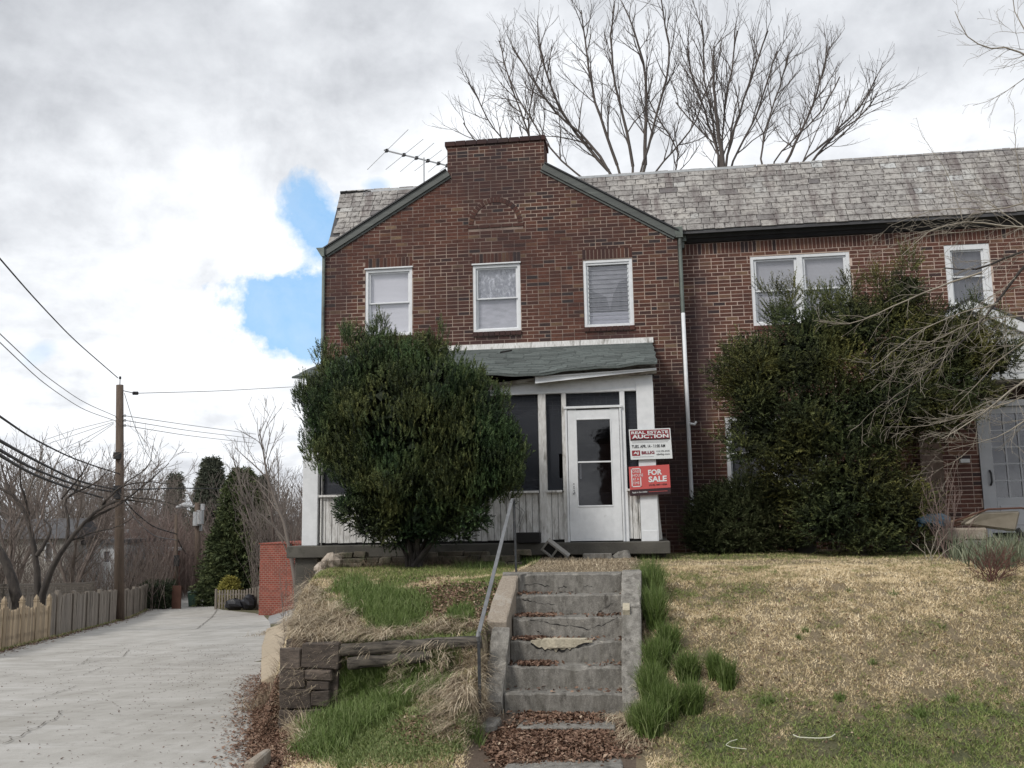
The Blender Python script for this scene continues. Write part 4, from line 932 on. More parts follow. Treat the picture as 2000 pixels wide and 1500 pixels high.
# screens
def screen(a, b, za, zb, hole=None):
    xa_, xb_ = PX(a, 860), PX(b, 860); mb = MB(); n = 8
    for i in range(n):
        for j in range(n):
            x0_, x1_ = xa_+(xb_-xa_)*i/n, xa_+(xb_-xa_)*(i+1)/n; q0, q1 = za+(zb-za)*j/n, za+(zb-za)*(j+1)/n
            if hole and hole(i, j): continue
            f = lambda u, v: PY+.075+.008*math.sin(u*7)*math.sin(v*5)
            mb.add([(x0_, f(x0_, q0), q0), (x1_, f(x1_, q0), q0), (x1_, f(x1_, q1), q1), (x0_, f(x0_, q1), q1)], [(0, 1, 2, 3)])
    return mb.build('screen', m_scr, ep)
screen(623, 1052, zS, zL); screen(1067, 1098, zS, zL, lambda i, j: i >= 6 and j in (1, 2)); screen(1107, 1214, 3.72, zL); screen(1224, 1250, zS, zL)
mb = MB(); mb.box(-4.99, PX(1052, 860), PY+.11, PY+.14, zS+.16, zS+.19); mb.box(-4.99, PX(1052, 860), PY+.11, PY+.14, zS, zS+.03); mb.build('screen_rail', m_white_old, ep)
# torn curtain scrap low in the big screen
mb = MB(); pts = [onY(px, py, PY+.05) for px, py in ((1000, 960), (1010, 990), (1022, 1000), (1012, 1030))]; 
for dx in (-.03, .05): mb.tube([p+np.array([dx*(1-i*.2), -.06, 0]) for i, p in enumerate(pts)], [.004]*4, 4)
mb.build('torn_screen_strand', m_cablegrey, ep)
# lintel and beam under the roof (white, tapering to the left)
mb = MB(); mb.box(-5.02, .014, PY-.004, PY+.12, zL, zL+.045); mb.build('lintel', m_white, ep, bevel=.004)
zbr, zbl = 4.17, 4.05
mb = MB(); mb.hexa([(-5.05, PY+.01, zL+.047), (.27, PY+.01, zL+.047), (.27, PY+.12, zL+.047), (-5.05, PY+.12, zL+.047), (-5.05, PY+.01, zbl), (.27, PY+.01, zbr), (.27, PY+.12, zbr), (-5.05, PY+.12, zbl)]); mb.build('beam', m_white, ep)
mb = MB(); mb.prism_x([(PY+.12, zbr), (PY+.12, zL), (D, zL), (D, 4.95)], .18, .20); mb.prism_x([(PY+.12, zbr), (PY+.12, 1.64), (D, 1.64), (D, 4.95)], -5.30, -5.27); mb.build('gable_end', m_white_old, ep)
mb = MB(); mb.box(.14, .17, PY+.25, D, 1.64, zL); mb.build('end_wall', m_white_old, ep)
# roof: sagging front edge
def eave_z(x):
    base_ = 4.315; return base_-.105*math.exp(-((x+1.75)/1.15)**2)-.03*math.exp(-((x+.55)/.5)**2)*0+.012*math.sin(x*5.1)+.008*math.sin(x*11.3+1)
rw_ = 40; mb = MB(); vs_ = []; ex0, ex1 = -5.42, .345; nr = 10
for i in range(rw_+1):
    x = ex0+(ex1-ex0)*i/rw_
    for j in range(nr+1):
        v = j/nr; y = 13.93+(D-.02-13.93)*v; z = eave_z(x)*(1-v)+(5.10)*v+.02*math.sin(x*2.3+v*4)*math.sin(math.pi*v)
        vs_.append((x+(.012*math.sin(v*19) if i in (0, rw_) else 0), y, z))
fs = [(i*(nr+1)+j, (i+1)*(nr+1)+j, (i+1)*(nr+1)+j+1, i*(nr+1)+j+1) for i in range(rw_) for j in range(nr)]
nv = len(vs_); vs2 = [(a, b, c-.028) for a, b, c in vs_]
mb.add(vs_+vs2, fs+[tuple(nv+k for k in reversed(f)) for f in fs]+[(i*(nr+1), nv+i*(nr+1), nv+(i+1)*(nr+1), (i+1)*(nr+1)) for i in range(rw_)]+[(rw_*(nr+1)+j, nv+rw_*(nr+1)+j, nv+rw_*(nr+1)+j+1, rw_*(nr+1)+j+1) for j in range(nr)]+[(j, j+1, nv+j+1, nv+j) for j in range(nr)])
roof = mb.build('porch_roof', m_shingle, ep, smooth=False)
# shingle tabs: thin proud pieces in courses
rs = random.Random(31); allb = []
for c in range(16):
    v0 = c/16; x = ex0+rs.uniform(-.25, 0)
    while x < ex1-.02:
        w_ = .30+rs.uniform(-.012, .012); a, b = max(x+.004, ex0+.01), min(x+w_-.004, ex1-.01)
        if b-a > .05:
            P = []
            for (xx, v, h_) in ((a, v0+.004, .012), (b, v0+.004, .012), (b, v0+.085, .004), (a, v0+.085, .004)):
                P.append((xx, 13.93+(D-.02-13.93)*v, eave_z(xx)*(1-v)+5.10*v+.02*math.sin(xx*2.3+v*4)*math.sin(math.pi*v)+h_+rs.uniform(0, .004)))
            allb.append((P, rs.random()*.8+.1))
        x += w_
for k, (P, t) in enumerate(allb):
    if P[0][0] < -4.6 and k % 2: continue
    mb = MB(); q = [(p[0], p[1], p[2]-.012) for p in P[:2]]
    mb.add(P+q, [(0, 1, 2, 3), (4, 5, 1, 0)], t); mb.build('shingle', m_shingle, roof)
    if k > 295: break
mb = MB()
for P, t in allb[k+1:]: q = [(p[0], p[1], p[2]-.012) for p in P[:2]]; mb.add(P+q, [(0, 1, 2, 3), (4, 5, 1, 0)], t)
if mb.f: tag(mb.build('shingles', m_shingle, roof), kind='stuff')
mb = MB(); a, b = onY(977, 694, 15.2), onY(1000, 690, 15.2); mb.obox((a+b)/2+np.array([0, 0, .05]), (b-a)/2, (0, .03, .01), (0, -.003, .012)); mb.build('torn_shingle', m_void, ep)
# white flashing along the wall
fx = [-4.2, -3.35, -2.95, -1.6, -.95, .36]
for a, b in zip(fx[:-1], fx[1:]):
    mb = MB(); d_ = rs.uniform(-.008, .008); mb.hexa([(a+.003, D-.055, 5.09+d_), (b-.003, D-.055, 5.09+rs.uniform(-.01, .01)), (b-.003, D-.005, 5.11), (a+.003, D-.005, 5.11), (a+.003, D-.035, 5.195), (b-.003, D-.035, 5.197), (b-.003, D-.003, 5.205), (a+.003, D-.003, 5.205)]); mb.build('flashing', m_white_old, ep)
# black sheet standing in for the eave's shade, and the hanging fascia pieces
mb = MB(); mb.hexa([(-5.3, PY+.1, 4.08), (.3, PY+.1, 4.17), (.3, D, 4.6), (-5.3, D, 4.5), (-5.3, PY+.1, 4.095), (.3, PY+.1, 4.185), (.3, D, 4.62), (-5.3, D, 4.52)]); mb.build('soffit_shade', m_void, ep)
def board(p0, p1, h_, th, yo, mat, nm, h1=None):
    A, B = onY(*p0, yo), onY(*p1, yo); h1 = h1 or h_; mb = MB()
    mb.hexa([(A[0], yo, A[2]-h_), (B[0], yo, B[2]-h1), (B[0], yo+th, B[2]-h1), (A[0], yo+th, A[2]-h_), (A[0], yo, A[2]), (B[0], yo, B[2]), (B[0], yo+th, B[2]), (A[0], yo+th, A[2])]); return mb.build(nm, mat, ep, bevel=.003)
board((1046, 737), (1282, 722), .10, .03, PY-.12, m_fascia, 'fascia_board', .055)
board((1040, 726), (1280, 709), .085, .03, PY-.07, m_fascia, 'fascia_board', .10)
A, B = onY(1045, 737.5, PY-.19), onY(1282, 719, PY-.19)
mb = MB(); mb.hexa([(A[0], PY-.19, A[2]-.085), (B[0], PY-.17, B[2]-.02), (B[0], PY-.165, B[2]-.02), (A[0], PY-.185, A[2]-.085), (A[0], PY-.19, A[2]), (B[0], PY-.17, B[2]), (B[0], PY-.165, B[2]), (A[0], PY-.185, A[2])])
mb.hexa([(A[0], PY-.215, A[2]-.004), (B[0], PY-.195, B[2]-.016), (B[0], PY-.1, B[2]-.016), (A[0], PY-.12, A[2]-.004), (A[0], PY-.215, A[2]+.012), (B[0], PY-.195, B[2]+.004), (B[0], PY-.1, B[2]+.004), (A[0], PY-.12, A[2]+.012)])
mb.hexa([(A[0], PY-.205, A[2]-.093), (B[0], PY-.19, B[2]-.028), (B[0], PY-.15, B[2]-.028), (A[0], PY-.17, A[2]-.093), (A[0], PY-.205, A[2]-.085), (B[0], PY-.19, B[2]-.020), (B[0], PY-.15, B[2]-.020), (A[0], PY-.17, A[2]-.085)])
mb.build('hanging_gutter', m_white, ep)
board((925, 753), (1044, 738), .045, .025, PY-.10, m_fascia, 'fascia_board', .055)
board((600, 735), (880, 741), .10, .03, PY-.10, m_fascia, 'fascia_board')
board((860, 752), (960, 756), .04, .02, PY-.085, m_fascia, 'fascia_board')
# door
dx0, dx1 = -1.055, -.262; dz0, dz1 = 1.655, 3.665
mb = MB(); mb.box(dx0-.035, dx0-.006, PY-.03, PY+.1, 1.642, dz1+.02); mb.box(dx1+.006, dx1+.035, PY-.03, PY+.1, 1.642, dz1+.02); mb.box(dx0-.05, dx1+.05, PY-.045, PY+.1, dz1+.012, dz1+.048); mb.build('door_frame', m_white, ep, bevel=.003)
gx0, gx1, gz0, gz1 = dx0+.14, dx1-.14, 2.19, 3.50; zmr = 2.85
mb = MB(); yy = PY-.015
mb.box(dx0, gx0, yy, yy+.035, dz0, dz1); mb.box(gx1, dx1, yy, yy+.035, dz0, dz1); mb.box(gx0, gx1, yy, yy+.035, gz1, dz1-.01); mb.box(gx0, gx1, yy, yy+.035, dz0, gz0); mb.box(gx0, gx1, yy+.006, yy+.03, zmr-.012, zmr+.012)
for a, b, c, d in ((gx0-.02, gx0, gz0-.02, gz1+.02), (gx1, gx1+.02, gz0-.02, gz1+.02), (gx0, gx1, gz1, gz1+.02), (gx0, gx1, gz0-.025, gz0)): mb.box(a, b, yy-.008, yy+.001, c, d)
door = mb.build('door', m_white, ep, bevel=.003)
mb = MB(); mb.box(gx0, gx1, yy+.016, yy+.020, gz0, zmr-.012); mb.build('pane', m_pane_door, door)
mb = MB(); mb.box(gx0, gx1, yy+.012, yy+.016, zmr+.012, gz1); mb.build('pane', m_pane_door, door)
mb = MB()
for q in (0, .035, .06, .1): mb.tube([(dx0+.075, yy-.004, 2.42+q), (dx0+.075, yy-.012, 2.42+q)], .008, 6)
mb.tube([(dx0+.06, yy-.012, 2.38), (dx0+.07, yy-.02, 2.36), (dx0+.085, yy-.02, 2.37), (dx0+.085, yy-.006, 2.40)], .006, 5); mb.build('latch_remains', m_black, door)
mb = MB(); mb.box(dx0+.16, dx0+.19, PY+.1, PY+.13, 2.6, 2.83); mb.build('paper_strip', m_shade, ep)
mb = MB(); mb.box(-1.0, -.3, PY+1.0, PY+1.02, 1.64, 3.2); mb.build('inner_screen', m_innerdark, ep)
# ------------------------------------------------------------------ signs
FONTC = {}
def text(parent, s, pos, ux, uz, height, width, mat, name='lettering', bold=.0, align='LEFT', ext=.0008):
    cu = bpy.data.curves.new(name, 'FONT'); cu.body = s; cu.size = 1; cu.offset = bold; cu.extrude = 0; cu.align_x = 'LEFT'; cu.resolution_u = 3
    ob = bpy.data.objects.new('tmp_text', cu); COL.objects.link(ob); bpy.context.view_layer.update()
    me = bpy.data.meshes.new_from_object(ob.evaluated_get(bpy.context.evaluated_depsgraph_get())); bpy.data.objects.remove(ob); me.name = name
    co = np.zeros(len(me.vertices)*3, np.float32); me.vertices.foreach_get('co', co); co = co.reshape(-1, 3)
    mn, mx = co.min(0), co.max(0); w_, h_ = mx[0]-mn[0], mx[1]-mn[1]
    ux, uz = np.array(ux, float), np.array(uz, float)
    P = np.array(pos, float)+((co[:, :1]-mn[0])/w_*width)*ux+((co[:, 1:2]-mn[1])/h_*height)*uz
    P -= ORG[parent.name]; me.vertices.foreach_set('co', P.astype(np.float32).ravel()); me.update(); me.materials.clear(); me.materials.append(mat)
    o = bpy.data.objects.new(name, me); return place(o, parent)
def sign(name, lab, TL, TR, BL, Y):
    A, B, C = onY(*TL, Y), onY(*TR, Y), onY(*BL, Y); ux = B-A; wd = np.linalg.norm(ux); ux /= wd; uz = A-C; ht = np.linalg.norm(uz); uz /= ht
    t = thing(name, lab, 'sign', tuple(C)); return t, C, ux, uz, wd, ht
def rect(parent, C, ux, uz, u0, u1, v0, v1, lay, mat, nm):
    n = np.cross(ux, uz); n = n if n[1] < 0 else -n; o = C+n*(.004+lay*.0012)
    P = [o+ux*u0+uz*v0, o+ux*u1+uz*v0, o+ux*u1+uz*v1, o+ux*u0+uz*v1]; mb = MB(); mb.add(P+[p-n*.0009 for p in P], [(0, 1, 2, 3), (0, 4, 5, 1), (1, 5, 6, 2), (2, 6, 7, 3), (3, 7, 4, 0)]); return mb.build(nm, mat, parent)
s1, C, ux, uz, wd, ht = sign('auction_sign', 'upper white and red REAL ESTATE AUCTION sign on the porch corner post', (1228, 839), (1309, 836), (1232, 898), PY-.05)
rect(s1, C, ux, uz, 0, wd, 0, ht, 0, m_signwhite, 'panel'); rect(s1, C, ux, uz, wd*.025, wd*.975, ht*.625, ht*.965, 1, m_redsign if False else basic('auction_red', (.23, .018, .03)), 'red_band')
rect(s1, C, ux, uz, wd*.025, wd*.975, ht*.625, ht*.675, 2, m_signdark, 'dark_band')
nrm = np.array([0, -1, 0]); fr_ = lambda u, v, l=3: C+ux*u*wd+uz*v*ht+nrm*(.0045+l*.0012)
text(s1, 'REAL ESTATE', fr_(.055, .835), ux, uz, ht*.095, wd*.89, m_signwhite, bold=.03)
text(s1, 'AUCTION', fr_(.065, .69), ux, uz, ht*.125, wd*.88, m_signwhite, bold=.035)
text(s1, 'TUES. APR. 14 - 11:00 AM', fr_(.045, .375), ux, uz, ht*.105, wd*.80, m_ink, bold=.02)
rect(s1, C, ux, uz, wd*.04, wd*.235, ht*.12, ht*.30, 1, basic('auction_red2', (.26, .02, .03)), 'logo_box'); text(s1, 'AJ', fr_(.075, .155), ux, uz, ht*.105, wd*.125, m_signwhite, bold=.04)
text(s1, 'BILLIG', fr_(.27, .165), ux, uz, ht*.105, wd*.31, basic('auction_maroon', (.20, .02, .035)), bold=.04)
text(s1, 'ajbillig.com', fr_(.625, .11), ux, uz, ht*.07, wd*.32, m_ink, bold=.01)
for v, a, b in ((.585, .05, .94), (.545, .06, .92), (.075, .06, .56)): rect(s1, C, ux, uz, wd*a, wd*b, ht*v, ht*(v+.012), 1, m_cablegrey, 'fine_print_line')
text(s1, '410-296-8440', fr_(.625, .225), ux, uz, ht*.055, wd*.32, m_ink, bold=.0)
s2, C, ux, uz, wd, ht = sign('for_sale_sign', 'lower red FOR SALE sign with a black foot band on the porch corner post', (1228, 912), (1307, 907), (1231, 969), PY-.06)
rect(s2, C, ux, uz, 0, wd, 0, ht, 0, m_coral, 'panel'); rect(s2, C, ux, uz, 0, wd, 0, ht*.215, 1, m_signdark, 'foot_band')
text(s2, 'FOR', fr_(.47, .67), ux, uz, ht*.19, wd*.34, m_signwhite, bold=.035); text(s2, 'SALE', fr_(.47, .43), ux, uz, ht*.20, wd*.45, m_signwhite, bold=.035)
text(s2, '(410) 487-1026', fr_(.48, .29), ux, uz, ht*.075, wd*.44, m_ink, bold=.02)
for k, (wv, yv) in enumerate((('ONE', .78), ('HOUSE', .65), ('AT A', .52), ('TIME', .39))): text(s2, wv, fr_(.085, yv), ux, uz, ht*.09, wd*(.16, .26, .15, .16)[k], m_signwhite)
for a, b, c, d in ((.05, .29, .905, .935), (.05, .29, .30, .33), (.05, .073, .30, .935), (.267, .29, .76, .935), (.267, .29, .30, .62)): rect(s2, C, ux, uz, wd*a, wd*b, ht*c, ht*d, 2, m_signwhite, 'frame_line')
text(s2, 'Apply to be a bidder', fr_(.05, .075), ux, uz, ht*.07, wd*.38, m_signwhite, bold=.01); rect(s2, C, ux, uz, wd*.46, wd*.92, ht*.10, ht*.115, 2, m_coral, 'thin_line')
# ------------------------------------------------------------------ yard oddments
cb = thing('cinder_block', 'tilted grey cinder block with hollow cores leaning off the porch slab', 'cinder block', onY(1085, 1090, 13.85))
c0 = onY(1085, 1078, 13.85); ang = R(-38); u = np.array([math.cos(ang), 0, math.sin(ang)]); v = np.array([-math.sin(ang)*.9, -.35, math.cos(ang)*.9]); v -= u*u.dot(v); v /= np.linalg.norm(v); n_ = np.cross(u, v)
mb = MB(); Lh, Wh, Th = .195, .098, .06
def bb(u0, u1, v0, v1): mb.obox(c0+u*(u0+u1)/2+v*(v0+v1)/2, u*(u1-u0)/2, v*(v1-v0)/2, n_*Th)
bb(-Lh, Lh, -Wh, -Wh+.03); bb(-Lh, Lh, Wh-.03, Wh); bb(-Lh, -Lh+.03, -Wh+.03, Wh-.03); bb(Lh-.03, Lh, -Wh+.03, Wh-.03); bb(-.015, .015, -Wh+.03, Wh-.03); mb.build('shell', m_block, cb, bevel=.004)
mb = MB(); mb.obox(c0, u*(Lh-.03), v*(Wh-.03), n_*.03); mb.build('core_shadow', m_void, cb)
p = onY(1168, 1087, 13.75); tag(MB().box(p[0]-.22, p[0]+.20, 13.68, 13.86, p[2]-.08, p[2]+.045).build('paver', m_conc, bevel=.01), 'flat grey paver lying against the porch slab below the white door', 'paver')
p = onY(1212, 1082, 13.8); mb = MB(); mb.hexa([(p[0]-.20, 13.75, 1.40), (p[0]+.16, 13.8, 1.40), (p[0]+.16, 14.0, 1.40), (p[0]-.16, 14.0, 1.40), (p[0]-.04, 13.82, 1.50), (p[0]+.08, 13.85, 1.53), (p[0]+.12, 14.0, 1.52), (p[0]-.04, 14.0, 1.5)]); tag(mb.build('rubble_chunk', m_conc, bevel=.01), 'wedge of rough grey concrete heaped by the porch slab right of the paver', 'rubble')
p = onY(1030, 1045, 14.0); tag(MB().box(p[0]-.17, p[0]+.2, 13.95, 14.12, 1.645, 1.80).build('planter_box', m_void, bevel=.01), 'dark box sitting on the porch slab behind the handrail', 'box')
# white hoops lying in the green grass
def hoop(pts, lab, r_=.006):
    P = []
    for px, py in pts:
        d = ray(px, py); q = CAM+d*6
        for k in range(800):
            q = CAM+d*(6+k*.01)
            if q[2] < HP(q[0], q[1])+.05: break
        P.append(q)
    P = resample_(P, 16); tag(MB().tube(P, r_, 5).build('hoop', m_hose), lab, 'wire')
def resample_(P, n):
    P = np.array(P); t = np.linspace(0, len(P)-1, n); return np.stack([np.interp(t, np.arange(len(P)), P[:, c]) for c in range(3)], 1)
hoop([(1549, 1435), (1560, 1440), (1600, 1442), (1622, 1440), (1631, 1434)], 'bent pale wire lying in the green grass at the foot of the lawn', .0045)
hoop([(1440, 1444), (1426, 1448), (1417, 1455), (1430, 1460), (1458, 1463)], 'fainter curved pale wire left of the bent one in the grass', .0028)
# ------------------------------------------------------------------ neighbour's entrance vestibule
pt = thing('entrance_vestibule', 'neighbour entrance with a white gabled hood over a grey glazed door', 'entrance', (6.2, 15.6, 1.4))
VY = 15.6; apx = onY(1895, 585, VY-.25); ax, az = apx[0], apx[2]; hw = 1.55; ez = az-.52*hw
mb = MB(); mb.prism_y([(ax-hw+.1, ez-.42), (ax+hw+.6, ez-.42), (ax+hw+.6, ez-.2), (ax, az-.08), (ax-hw+.1, ez-.02)], VY-.16, VY+.9); mb.build('gable_wall', m_siding, pt)
z = ez-.40
while z < az-.25:
    hwz = min(hw-.12, (az-.16-z)/.52-.05) 
    mb = MB(); mb.box(ax-hwz, ax+hwz, VY-.185, VY-.16, z+.004, z+.085, .5); o = mb.build('clapboard', m_siding, pt); z += .09
for s in (-1, 1):
    A = np.array([ax, VY-.25, az]); B = np.array([ax+s*hw, VY-.25, ez]); 
    mb = MB(); mb.hexa([tuple(A+(0, 0, -.17)), tuple(B+(0, 0, -.17)), tuple(B+(0, .06, -.17)), tuple(A+(0, .06, -.17)), tuple(A), tuple(B), tuple(B+(0, .06, 0)), tuple(A+(0, .06, 0))]); mb.build('rake_board', m_white, pt)
    mb = MB(); mb.hexa([tuple(A+(0, -.02, .003)), tuple(B+(s*.08, -.02, -.04)), tuple(B+(s*.08, 1.15, -.04)), tuple(A+(0, 1.15, .003)), tuple(A+(0, -.02, .04)), tuple(B+(s*.08, -.02, 0)), tuple(B+(s*.08, 1.15, 0)), tuple(A+(0, 1.15, .04))]); mb.build('hood_roof', m_darkroof, pt)
mb = MB(); mb.box(ax-hw+.05, ax+hw+.5, VY-.2, VY+.9, ez-.50, ez-.42); mb.build('frieze', m_white, pt)
dX0 = onY(1912, 860, VY)[0]; dX1 = dX0+1.0
mb = MB(); mb.box(ax-.55, dX0-.02, VY, YN, 1.3, ez-.5); mb.box(dX1+.02, dX1+1.5, VY, YN, 1.3, ez-.5); vw = mb.build('vestibule_wall', m_mortar2, pt)
vb = course_bricks([1.5+i*BH for i in range(int((ez-.5-1.5)/BH))], lambda z: (ax-.55, dX0-.02), [], .1)
for x, z, w_, h_, t in vb: brick_obj(vw, x, VY-.008, z, w_, h_, round(t*12)/12, m_brick2)
vb = course_bricks([1.5+i*BH for i in range(int((ez-.5-1.5)/BH))], lambda z: (dX1+.02, dX1+1.5), [], .1); mb = MB()
for x, z, w_, h_, t in vb: mb.box(x-w_/2, x+w_/2, VY-.008, VY+.004, z-h_/2, z+h_/2, t)
tag(mb.build('brickwork', m_brick2, vw), kind='stuff')
zb_ = 1.66; zt_ = 3.66
mb = MB(); mb.box(dX0-.02, dX0+.07, VY-.03, VY+.1, 1.6, zt_+.1); mb.box(dX1-.07, dX1+.02, VY-.03, VY+.1, 1.6, zt_+.1); mb.box(dX0+.07, dX1-.07, VY-.03, VY+.1, zt_, zt_+.1); mb.build('door_frame', m_doorgrey, pt)
mb = MB(); a, b = dX0+.07, dX1-.07; mb.box(a, a+.12, VY+.01, VY+.05, zb_, zt_); mb.box(b-.12, b, VY+.01, VY+.05, zb_, zt_); mb.box(a+.12, b-.12, VY+.01, VY+.05, zt_-.12, zt_); mb.box(a+.12, b-.12, VY+.01, VY+.05, zb_, zb_+.55); mb.box(a+.16, b-.16, VY+.0, VY+.01, zb_+.12, zb_+.42)
dr = mb.build('door', m_doorgrey, pt, bevel=.004)
for i in range(1, 3): x = a+.12+(b-a-.24)*i/3; MB().box(x-.012, x+.012, VY+.012, VY+.045, zb_+.55, zt_-.12).build('muntin', m_doorgrey, dr)
for i in range(1, 5): z = zb_+.55+(zt_-.67-zb_)*i/5; MB().box(a+.12, b-.12, VY+.014, VY+.043, z-.012, z+.012).build('muntin', m_doorgrey, dr)
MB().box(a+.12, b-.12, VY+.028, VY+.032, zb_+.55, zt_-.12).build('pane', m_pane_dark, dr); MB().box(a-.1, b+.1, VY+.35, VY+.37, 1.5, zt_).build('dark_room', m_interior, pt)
MB().tube([(a+.05, VY-.0, zb_+.75), (a+.05, VY-.05, zb_+.80), (a+.05, VY-.05, zb_+.93), (a+.05, VY, zb_+.98)], .016, 6).build('handle', m_black, dr)
mb = MB(); mb.box(ax-.7, dX1+1.2, VY-1.15, VY, 1.2, 1.58); mb.build('stoop', m_conc, pt, bevel=.01)
p = onY(1884, 900, VY-.03); MB().box(p[0]-.07, p[0]+.07, VY-.06, VY-.008, p[2]-.03, p[2]+.03).build('mail_slot', m_siding, pt)
# wheelbarrow tipped on the stoop
wb = thing('wheelbarrow', 'beige wheelbarrow tipped on its side on the neighbour stoop', 'wheelbarrow', onY(1935, 1040, 14.6))
p = onY(1935, 1020, 14.6); x, y, z = p
mb = MB(); mb.hexa([(x-.42, y-.12, z-.03), (x+.30, y-.12, z-.14), (x+.30, y+.10, z-.14), (x-.42, y+.10, z-.03), (x-.20, y-.20, z+.15), (x+.36, y-.20, z+.16), (x+.36, y+.2, z+.16), (x-.20, y+.2, z+.15)]); mb.build('tray', m_barrow, wb, bevel=.03)
mb = MB(); mb.tube([(x-.55, y-.1, z+.02), (x-.1, y-.22, z+.19), (x+.36, y-.22, z+.20), (x+.52, y-.2, z+.17)], .014, 6); mb.tube([(x-.5, y+.1, z-.05), (x+.4, y+.2, z+.1)], .012, 6); mb.build('frame', m_brown, wb)
for dz_ in (0, .05): MB().tube([(x+.42, y-.22, z+.19-dz_), (x+.54, y-.2, z+.18-dz_)], .02, 6).build('grip', m_rubber, wb)
mb = MB(); mb.tube([(x+.28, y-.2, z-.10), (x+.34, y-.2, z-.2)], .04, 8); mb.build('wheel', m_rubber, wb)
MB().tube([(x-.7, y, z-.02), (x-.15, y-.1, z+.12)], .016, 6).build('handle', m_woodpale, wb)
p = onY(1825, 1018, 14.3); lump('tarp_bundle', p, .26, .16, .11, m_blue, 'crumpled blue tarp at the right foot of the olive yew', 'tarp', 9)
p = onY(1870, 1040, 14.7); tag(MB().box(p[0]-.45, p[0]+.35, 14.45, 14.75, p[2]-.12, p[2]+.07).build('ledge_stone', m_conc_tan, bevel=.03), 'long pale stone ledge behind the bare red-brown twigs near the stoop', 'ledge')
mb = MB(); x0_, x1_ = onY(1555, 1058, 15.6)[0], onY(1790, 1058, 15.6)[0]
mb.box(x0_, x1_, 15.45, 15.95, 1.56, 1.62); mb.box(x0_, x0_+.3, 15.5, 15.9, 1.3, 1.56); mb.box(x1_-.5, x1_-.2, 15.5, 15.9, 1.3, 1.56); tag(mb.build('stone_bench', m_conc_dark), 'low dark concrete bench behind the stems of the olive yew', 'bench')
# ------------------------------------------------------------------ vegetation builders
class Tubes:
    """many tapered tubes, batched by point count"""
    def __init__(s): s.b = {}
    def add(s, pts, rad, k=3): s.b.setdefault((len(pts), k), []).append((pts, rad))
    def arrays(s):
        VV, FF, base_ = [], [], 0
        for (n, k), lst in s.b.items():
            P = np.array([p for p, _ in lst], float); Rr = np.array([r for _, r in lst], float); B = len(lst)
            T = np.gradient(P, axis=1); T /= np.linalg.norm(T, axis=2, keepdims=True)+1e-9
            ref = np.where(np.abs(T[:, :1, 2:3]) < .8, np.array([0, 0, 1.0]), np.array([1.0, 0, 0])); A = np.cross(T, np.broadcast_to(ref, T.shape)); A /= np.linalg.norm(A, axis=2, keepdims=True)+1e-9; Bn = np.cross(T, A)
            an = np.arange(k)*2*math.pi/k
            V = P[:, :, None]+Rr[:, :, None, None]*(np.cos(an)[None, None, :, None]*A[:, :, None]+np.sin(an)[None, None, :, None]*Bn[:, :, None])
            VV.append(V.reshape(-1, 3)); b = np.arange(B)[:, None, None]*n*k; i = np.arange(n-1)[None, :, None]*k; j = np.arange(k)[None, None, :]
            q = base_+b+i; f = np.stack([q+j, q+k+j, q+k+(j+1) % k, q+(j+1) % k], -1); FF.append(f.reshape(-1, 4)); base_ += B*n*k
        return np.concatenate(VV), np.concatenate(FF)
def nrm3(v):
    l = math.sqrt(v[0]*v[0]+v[1]*v[1]+v[2]*v[2])+1e-9; return (v[0]/l, v[1]/l, v[2]/l)
def grow(tb, pts, r0, r1, lvl, rg, cfg, k=5):
    """tube along pts, then side shoots; cfg: per-level dict lists"""
    n = len(pts); rad = [r0+(r1-r0)*(i/(n-1)) for i in range(n)]; tb.add([tuple(p) for p in pts], rad, k)
    if lvl <= 0: return
    L_ = sum(math.dist(pts[i], pts[i+1]) for i in range(n-1)); sp = cfg['sp'][lvl]; m = max(1, int(L_/sp*rg.uniform(.8, 1.2))); st_ = cfg.get('start', .15) if cfg.get('trunk') is None or lvl < cfg['top'] else cfg['trunk']
    for q in range(m):
        t = st_+(1-st_)*(q+rg.random())/m; t = min(t, .99); f = t*(n-1); i = int(f); f -= i
        p = [pts[i][c]+(pts[i+1][c]-pts[i][c])*f for c in range(3)]; d = nrm3([pts[i+1][c]-pts[i][c] for c in range(3)]); rr = (r0+(r1-r0)*t)
        a = rg.uniform(*cfg['ang']); ph = rg.uniform(0, 2*math.pi)
        u = nrm3((d[1]*.9-d[2]*.1, -d[0]*.9+.1, d[0]*.1+.02)) ; v = (d[1]*u[2]-d[2]*u[1], d[2]*u[0]-d[0]*u[2], d[0]*u[1]-d[1]*u[0])
        sd_ = [u[c]*math.cos(ph)+v[c]*math.sin(ph) for c in range(3)]
        dd = nrm3([d[c]*math.cos(a)+sd_[c]*math.sin(a) for c in range(3)]); dd = nrm3((dd[0], dd[1], dd[2]+cfg['up']))
        ln = cfg['len'][lvl]*rg.uniform(.55, 1.15)*(1-.45*t); npt = cfg['n'][lvl]; cur = list(p); out_ = [tuple(cur)]; cv = cfg['curve']
        for s in range(npt-1):
            dd = nrm3((dd[0]+rg.uniform(-cv, cv), dd[1]+rg.uniform(-cv, cv), dd[2]+rg.uniform(-cv, cv)+cfg['trop'])); cur = [cur[c]+dd[c]*ln/(npt-1) for c in range(3)]; out_.append(tuple(cur))
        rc = min(rr*.75, cfg['r'][lvl]*rg.uniform(.75, 1.15)); grow(tb, out_, rc, max(rc*.35, cfg['rmin']), lvl-1, rg, cfg, 4 if lvl > 1 else 3)
def resample(pts, n):
    pts = [np.array(p, float) for p in pts]; d = [0]
    for a, b in zip(pts[:-1], pts[1:]): d.append(d[-1]+np.linalg.norm(b-a))
    t = np.linspace(0, d[-1], n); P = np.array(pts); return np.stack([np.interp(t, d, P[:, c]) for c in range(3)], 1)
